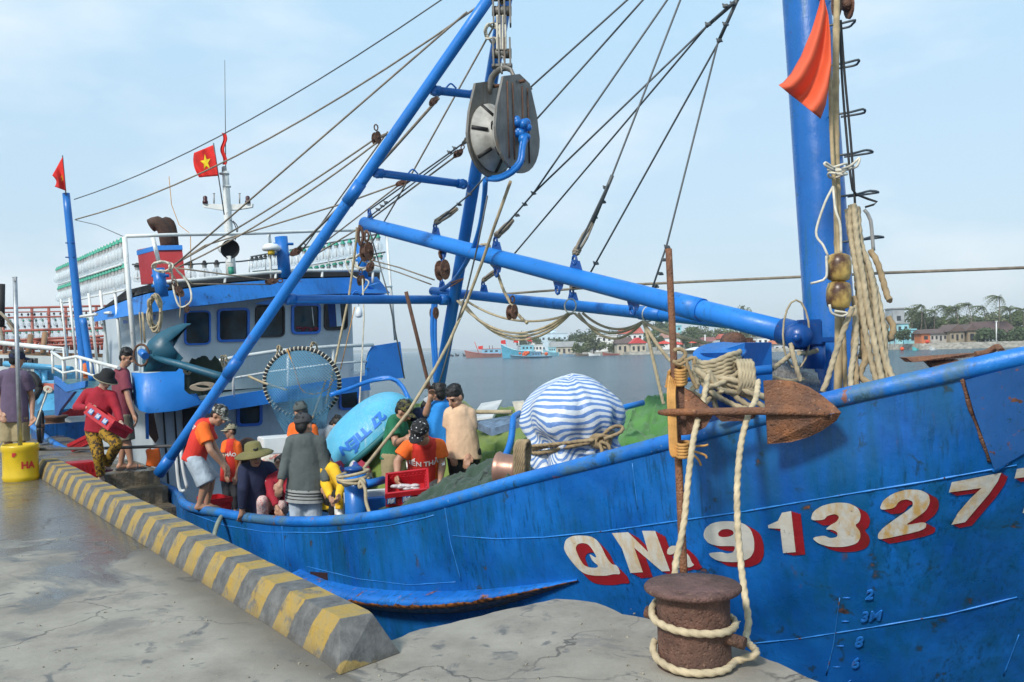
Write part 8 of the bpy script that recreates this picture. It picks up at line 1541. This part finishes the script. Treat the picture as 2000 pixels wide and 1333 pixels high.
for a in ((1012, 690, 656, 470, 'palm at the left end of the far town', 1), (1036, 690, 654, 470, 'palm just right of the leftmost town palm', 1), (1084, 690, 664, 430, 'palm in front of the pale blue hall', .5), (1340, 676, 650, 330, 'palm right of the rusty pole under the booms', 1), (1545, 676, 632, 330, 'palm left of the mast on the hill', 1), (1568, 676, 630, 325, 'palm close against the left side of the mast', 1),
          (1778, 662, 605, 250, 'short palm right behind the concrete stair tower', 1), (1796, 662, 597, 248, 'palm above the low cyan annex', 1), (1810, 662, 612, 250, 'lower palm above the orange hut', 1), (1822, 662, 608, 252, 'palm above the low dark roofed house', 1), (1848, 662, 600, 248, 'tall windblown palm above the brick gables', 1), (1862, 662, 606, 250, 'palm right of the tall windblown one', 1), (1872, 662, 600, 246, 'palm above the narrow brick gable', 1), (1900, 662, 594, 246, 'tall dense palm left of the tallest palm', 1), (1928, 662, 600, 250, 'palm leaning beside the tallest palm', 1), (1946, 660, 580, 238, 'tallest palm on the far shore, above the lamp pole', 1.5), (1978, 660, 602, 245, 'palm right of the tallest palm', 1), (1998, 660, 604, 244, 'palm at the right edge of the photo', 1)):
    pm(*a, fl=3.6 if a[0] > 1700 else 3.0)
# buoys and small craft
for x, y, r, lab, c in ((1762, 682, .5, 'orange buoy on the water below the tall cyan house', (.6, .08, .02, 1)), (1811, 668, .5, 'orange ball on the stone bank by the orange hut', (.6, .06, .03, 1))):
    m_ = MB(); m_.ball(W(x, y, 200 if y > 680 else 214), r*.9, 0, 12); tag(m_.obj('buoy', hmat(c)), lab, 'buoy')
def boat(label, x0, x1, yw, Z, sheer, hullc, housec=None, hx=(.5, .85), hh=10, mast=(), group='fishing boats anchored off the town', name='anchored_boat', trim=None, flip=False, beam=3.2):
    a = W(x0, yw, Z); b_ = W(x1, yw, Z); L_ = (b_-a).length; ax = (b_-a).normalized(); ax.z = 0; ax.normalize(); ay = Vector((-ax.y, ax.x, 0)); o = Vector((a.x, a.y, -1.5)); t = thing(name, label, 'boat', o, group); k = Z/1800; m_ = MB(); n_ = 14; vs = []; 
    for i in range(n_+1):
        u = i/n_; uu = 1-u if flip else u; w_ = beam/2*math.sin(math.pi*min(1, (uu*.86+.14)))**.55 if uu < .97 else beam*.30; h_ = sheer*k*(1 if uu > .5 else 1)*( .55+.9*(1-uu)**3+.12*uu); off = -(1-uu)**4*L_*.05*(1 if not flip else -1)
        for sd_ in (-1, 1): vs += [o+ax*(u*L_+off)+ay*(w_*sd_)+Vector((0, 0, h_)), o+ax*(u*L_)+ay*(w_*.72*sd_)+Vector((0, 0, -.2))]
    m_.add(vs, [(4*i, 4*i+4, 4*i+5, 4*i+1) for i in range(n_)]+[(4*i+2, 4*i+3, 4*i+7, 4*i+6) for i in range(n_)]+[(4*i, 4*i+2, 4*i+6, 4*i+4) for i in range(n_)]+[(0, 1, 3, 2), (4*n_, 4*n_+2, 4*n_+3, 4*n_+1)], 0, False); m_.obj('hull', hmat(hullc), t)
    if trim: m_ = MB(); m_.tube([Vector(v)-ay*.03+Vector((0, 0, .03)) for v in vs[0::4]], .12, 5); m_.obj('gunwale', hmat(trim), t)
    if housec:
        u0, u1 = hx; c = o+ax*(L_*(u0+u1)/2)+Vector((0, 0, sheer*k*.6+hh*k/2)); m_ = MB(); m_.box(c, (L_*(u1-u0), beam*.6, hh*k), ax=(ax, ay, Vector((0, 0, 1)))); cb = m_.obj('cabin', hmat(housec), t); m_ = MB(); m_.box(c+Vector((0, 0, hh*k/2+.1)), (L_*(u1-u0)+.6, beam*.7, .15), ax=(ax, ay, Vector((0, 0, 1)))); m_.obj('roof', hmat(trim or housec), cb)
        for q in range(3): m_ = MB(); m_.box(c-ay*(beam*.3+.03)+ax*(L_*(u1-u0)*(q-1)*.28)+Vector((0, 0, hh*k*.1)), (L_*(u1-u0)*.14, .06, hh*k*.3), ax=(ax, ay, Vector((0, 0, 1)))); m_.obj('window', M_hwin, cb)
    for (u, h_, c_, fl_) in mast:
        p0 = o+ax*(L_*u)+Vector((0, 0, sheer*k*.5)); p1 = p0+Vector((0, 0, h_*k))+ax*(fl_[1] if fl_ else 0)*k; m_ = MB(); m_.tube([p0, p1], .14, 6); mo = m_.obj('mast', hmat(c_), t)
        if fl_ and fl_[0]: m_ = MB(); m_.hexa([p1, p1-Vector((0, 0, 1.4)), p1-ax*1.6-Vector((0, 0, 1.2)), p1-ax*1.6-Vector((0, 0, .2))], ay*.05); m_.obj('flag', M_flag, mo)
    return t
boat('red and pale blue fishing boat with a slanting red spar, leftmost of the anchored ones', 911, 984, 694, 330, 10, (.30, .13, .11, 1), (.22, .45, .62, 1), (.42, .92), 10, [(.35, 26, (.5, .1, .06, 1), (False, -9)), (.44, 18, (.5, .1, .06, 1), (True, 0)), (.62, 18, DK, None), (.7, 18, DK, None)], trim=(.5, .12, .1, 1))
boat('bright cyan fishing boat with a high bow, left of the barge', 982, 1046, 697, 290, 19, (.08, .34, .48, 1), (.22, .5, .60, 1), (.55, .95), 12, [(.14, 26, (.2, .45, .6, 1), (True, -2)), (.5, 28, WHT, (True, 0)), (.9, 30, (.4, .1, .1, 1), (True, 0))], trim=(.5, .75, .8, 1))
boat('white cabin boat moored behind the blue barge', 1024, 1070, 696, 300, 12, (.5, .6, .62, 1), WHT, (.3, .8), 16, [(.5, 14, WHT, None)], trim=WHT)
boat('long blue work barge loaded with orange floats in front of the other boats', 1000, 1078, 700, 262, 5, (.10, .20, .28, 1), (.14, .30, .45, 1), (.48, .72), 9, [], trim=(.2, .35, .45, 1)); rb_ = random.Random(9)
for i in range(11): m_ = MB(); m_.ball(W((1012 if i < 7 else 1050)+rb_.uniform(0, 22), 694+rb_.uniform(-5, 2), 262), rb_.uniform(.35, .6), 0, 8); tag(m_.obj('orange_float', hmat((.62, .10, .03, 1))), 'small orange float on the long blue work barge', 'float', 'orange floats on the barge')
boat('cyan boat with a pale cabin at the shore end of the moored row', 1062, 1092, 693, 320, 10, (.2, .45, .55, 1), (.3, .55, .6, 1), (.3, .8), 10, [(.5, 12, WHT, None)])
for x, Z, lab in ((882, 420, 'tiny dark boat alone on the water, left one of two'), (893, 430, 'tiny dark boat alone on the water, right one of two'), (908, 400, 'small dark skiff at the bow of the red and pale blue boat')): boat(lab, x-4, x+4, 691, Z, 5, (.06, .07, .08, 1), None, beam=1.6)
for x0, x1, y, Z, c, lab in ((1100, 1120, 692, 290, (.2, .3, .4, 1), 'low blue skiff by the grey sheds'), (1125, 1150, 693, 285, (.15, .12, .1, 1), 'dark wooden skiff by the low bush'), (1150, 1172, 692, 285, WHT, 'white skiff below the pale green tree'), (1178, 1210, 692, 280, (.3, .1, .08, 1), 'reddish skiff below the white two storey house'), (1818, 1828, 678, 205, WHT, 'small white motorboat by the stone bank'), (1784, 1792, 679, 207, (.1, .5, .5, 1), 'tiny teal rowing boat by the stone bank')):
    boat(lab, x0, x1, y, Z, 5, c, None, beam=1.8, group='skiffs along the far bank')
# ============================================================ the neighbouring fishing boats at far left
nb = thing('moored_fishing_boat', 'red and pale blue fishing boat with long lamp racks moored behind, at the far left', 'fishing boat', W(60, 830, 26))
RDP = mat_paint('red_pipe_paint', (.36, .10, .07, 1), .4, .3, scale=.8); CYP = mat_paint('sky_blue_paint', (.09, .36, .58, 1), .15, .3, scale=.8); M_wood = mat_simple('varnished_wood', (.30, .17, .09, 1), .6, .3, 2)
def hull2(px_t, px_b, mat, name, Z0, Z1): 
    k = len(px_t); n1 = len(px_b); assert k == n1; m_ = MB(); f = lambda i: Z0+(Z1-Z0)*i/(k-1); a = [W(x, y, f(i)) for i, (x, y) in enumerate(px_t)]; b_ = [W(x, y, f(i)) for i, (x, y) in enumerate(px_b)]; e = Vector((-.2, .6, 0)); m_.add(a+b_+[v+e for v in a]+[v+e for v in b_], [(i, i+1, k+i+1, k+i) for i in range(k-1)]+[(i, 2*k+i, 2*k+i+1, i+1) for i in range(k-1)]+[(k+i, k+i+1, 3*k+i+1, 3*k+i) for i in range(k-1)]+[(0, k, 3*k, 2*k), (k-1, 3*k-1, 4*k-1, 2*k-1)]); return m_.obj(name, mat, nb)
hull2([(-60, 778), (60, 758), (130, 752), (280, 748)], [(-60, 880), (60, 870), (130, 862), (280, 850)], mat_paint('faded_blue_red_hull', (.05, .22, .42, 1), .5, .5, scale=.8), 'hull', 27, 24)
hull2([(-60, 752), (55, 752), (110, 756), (160, 764)], [(-60, 772), (55, 770), (110, 778), (160, 786)], RDP, 'red_strake', 23, 22); hull2([(-60, 778), (55, 772), (100, 780), (150, 790)], [(-60, 790), (55, 784), (100, 792), (150, 800)], mat_simple('white_strake_paint', (.6, .6, .58, 1), .6), 'white_strake', 22.9, 21.9)
hull2([(-60, 686), (40, 690), (110, 693), (250, 700)], [(-60, 760), (40, 760), (110, 760), (250, 762)], mat_simple('pale_cabin_wall', (.42, .46, .46, 1), .7, .2, 1), 'cabin', 30, 28); hull2([(-60, 684), (40, 686), (130, 690), (250, 692)], [(-60, 692), (40, 694), (130, 697), (250, 700)], M_wood, 'rail_board', 27, 25)
for x in range(-5, 70, 12): m_ = MB(); m_.hexa([W(x, 700, 29), W(x+7, 700, 29), W(x+7, 716, 29), W(x, 716, 29)], Vector((0, .1, 0))); m_.obj('cabin_window', M_hwin, nb)
for x0, y0, x1, y1, r, mt_, Z in ((-20, 603, 245, 597, .05, RDP, 26), (-20, 622, 245, 616, .04, RDP, 26), (-20, 648, 245, 640, .06, RDP, 25.5), (-20, 667, 60, 663, .05, RDP, 25), (60, 663, 245, 655, .05, RDP, 25), (-20, 668, 130, 684, .09, M_white, 22), (10, 711, 140, 722, .12, CYP, 23), (-20, 611, 240, 607, .03, RDP, 26.4), (-20, 678, 200, 672, .05, RDP, 25.3)):
    m_ = MB(); m_.tube([W(x0, y0, Z), W(x1, y1, Z-1)], r*.62, 8); m_.obj('frame_pipe', mt_, nb)
for x in (5, 62, 95, 128, 188, 225): m_ = MB(); m_.tube([W(x, 600, 26), W(x+3, 690, 25.5)], .04, 6); m_.obj('frame_pipe', RDP, nb)
for x0, y0, x1, y1 in ((72, 722, 80, 760), (86, 722, 90, 756), (60, 655, 55, 690), (88, 650, 84, 692)): m_ = MB(); m_.tube([W(x0, y0, 22.6), W(x1, y1, 22.4)], .07, 8); m_.obj('stanchion', CYP if y0 > 700 else M_wood, nb)
m_ = MB(); m_.hexa([W(75, 722, 22.8), W(140, 727, 22.4), W(140, 752, 22.4), W(80, 755, 22.8)], Vector((0, .5, 0))); m_.obj('side_panel', CYP, nb)
cnt = 0
for row, (y0, Z) in enumerate(((606, 26), (618, 26), (630, 25.8), (641, 25.6), (655, 25.4))):
    for i in range(20): put_lamp(W(-8+i*12.6+row*3, y0+8-i*.3, Z), nb, .62, 0, dark=(row % 2 == 0))
m_ = MB(); 
for i in range(26): x = -10+i*10; m_.tube([W(x, 668, 25), W(x+1, 684, 25)], .06, 5)
m_.tube([W(-12, 668, 25), W(250, 664, 25)], .06, 6); m_.obj('balustrade', RDP, nb)
m_ = MB(); m_.tube([W(2, 640, 24), W(3, 555, 24)], .09, 8); m_.obj('mast', M_dark, nb)
for pts in ([(0, 640), (12, 690)], [(15, 630), (34, 655), (45, 690)], [(0, 610), (30, 640)]): m_ = MB(); m_.tube([W(x, y, 23.5) for x, y in pts], .04, 5); m_.obj('stay_rope', M_ropedk, nb)
t = thing('neighbour_hull', 'red and sky blue hull end of another boat beyond the quay edge', 'boat', W(100, 800, 17)); k = Z
m_ = MB(); m_.hexa([W(40, 770, 18.5), W(66, 745, 18.5), W(110, 748, 18), W(118, 775, 17.8), (W(120, 800, 17.6)), W(50, 805, 18.4)], Vector((.3, 1.2, 0))); m_.obj('hull', mat_paint('sky_blue_hull', (.07, .33, .58, 1), .3, .3, scale=1), t)
m_ = MB(); m_.hexa([W(62, 748, 18.3), W(110, 750, 17.8), W(113, 762, 17.7), W(66, 762, 18.2)], Vector((0, .08, 0))); m_.obj('red_band', RDP, t)
m_ = MB(); m_.tube([W(56, 756, 18)+CR*(.2*math.cos(a))+CU*(.25*math.sin(a)) for a in [q*math.pi/8 for q in range(17)]], .07, 8); tag(m_.obj('tyre_fender', M_black), 'black tyre fender hanging on the sky blue hull end at left', 'tyre')
m_ = MB(); [m_.rope([W(92+6*math.cos(a)+q*2, 760+5*math.sin(a)+q, 17.2) for a in [z_*math.pi/4 for z_ in range(9)]], .015, sides=6) for q in range(3)]; m_.tube([W(92, 765, 17.2), W(80, 800, 17), W(70, 830, 16.5)], .014, 6); tag(m_.obj('rope_tie', M_ropewh), 'pale rope tied on the sky blue hull end running down to the quay', 'rope')
# ============================================================ AIR
n = bpy.data.materials.new('haze_air'); n.use_nodes = True; n.node_tree.nodes.clear(); oo = n.node_tree.nodes.new('ShaderNodeOutputMaterial'); pv = n.node_tree.nodes.new('ShaderNodeVolumePrincipled'); pv.inputs['Color'].default_value = (.93, .97, 1, 1); pv.inputs['Density'].default_value = .00032; n.node_tree.links.new(pv.outputs[0], oo.inputs['Volume'])
hb_ = MB(); hb_.box((0, 2850, 32), (7400, 6500, 76)); tag(hb_.obj('haze', n, loc=(0, 0, 0)), None, None, kind='stuff')
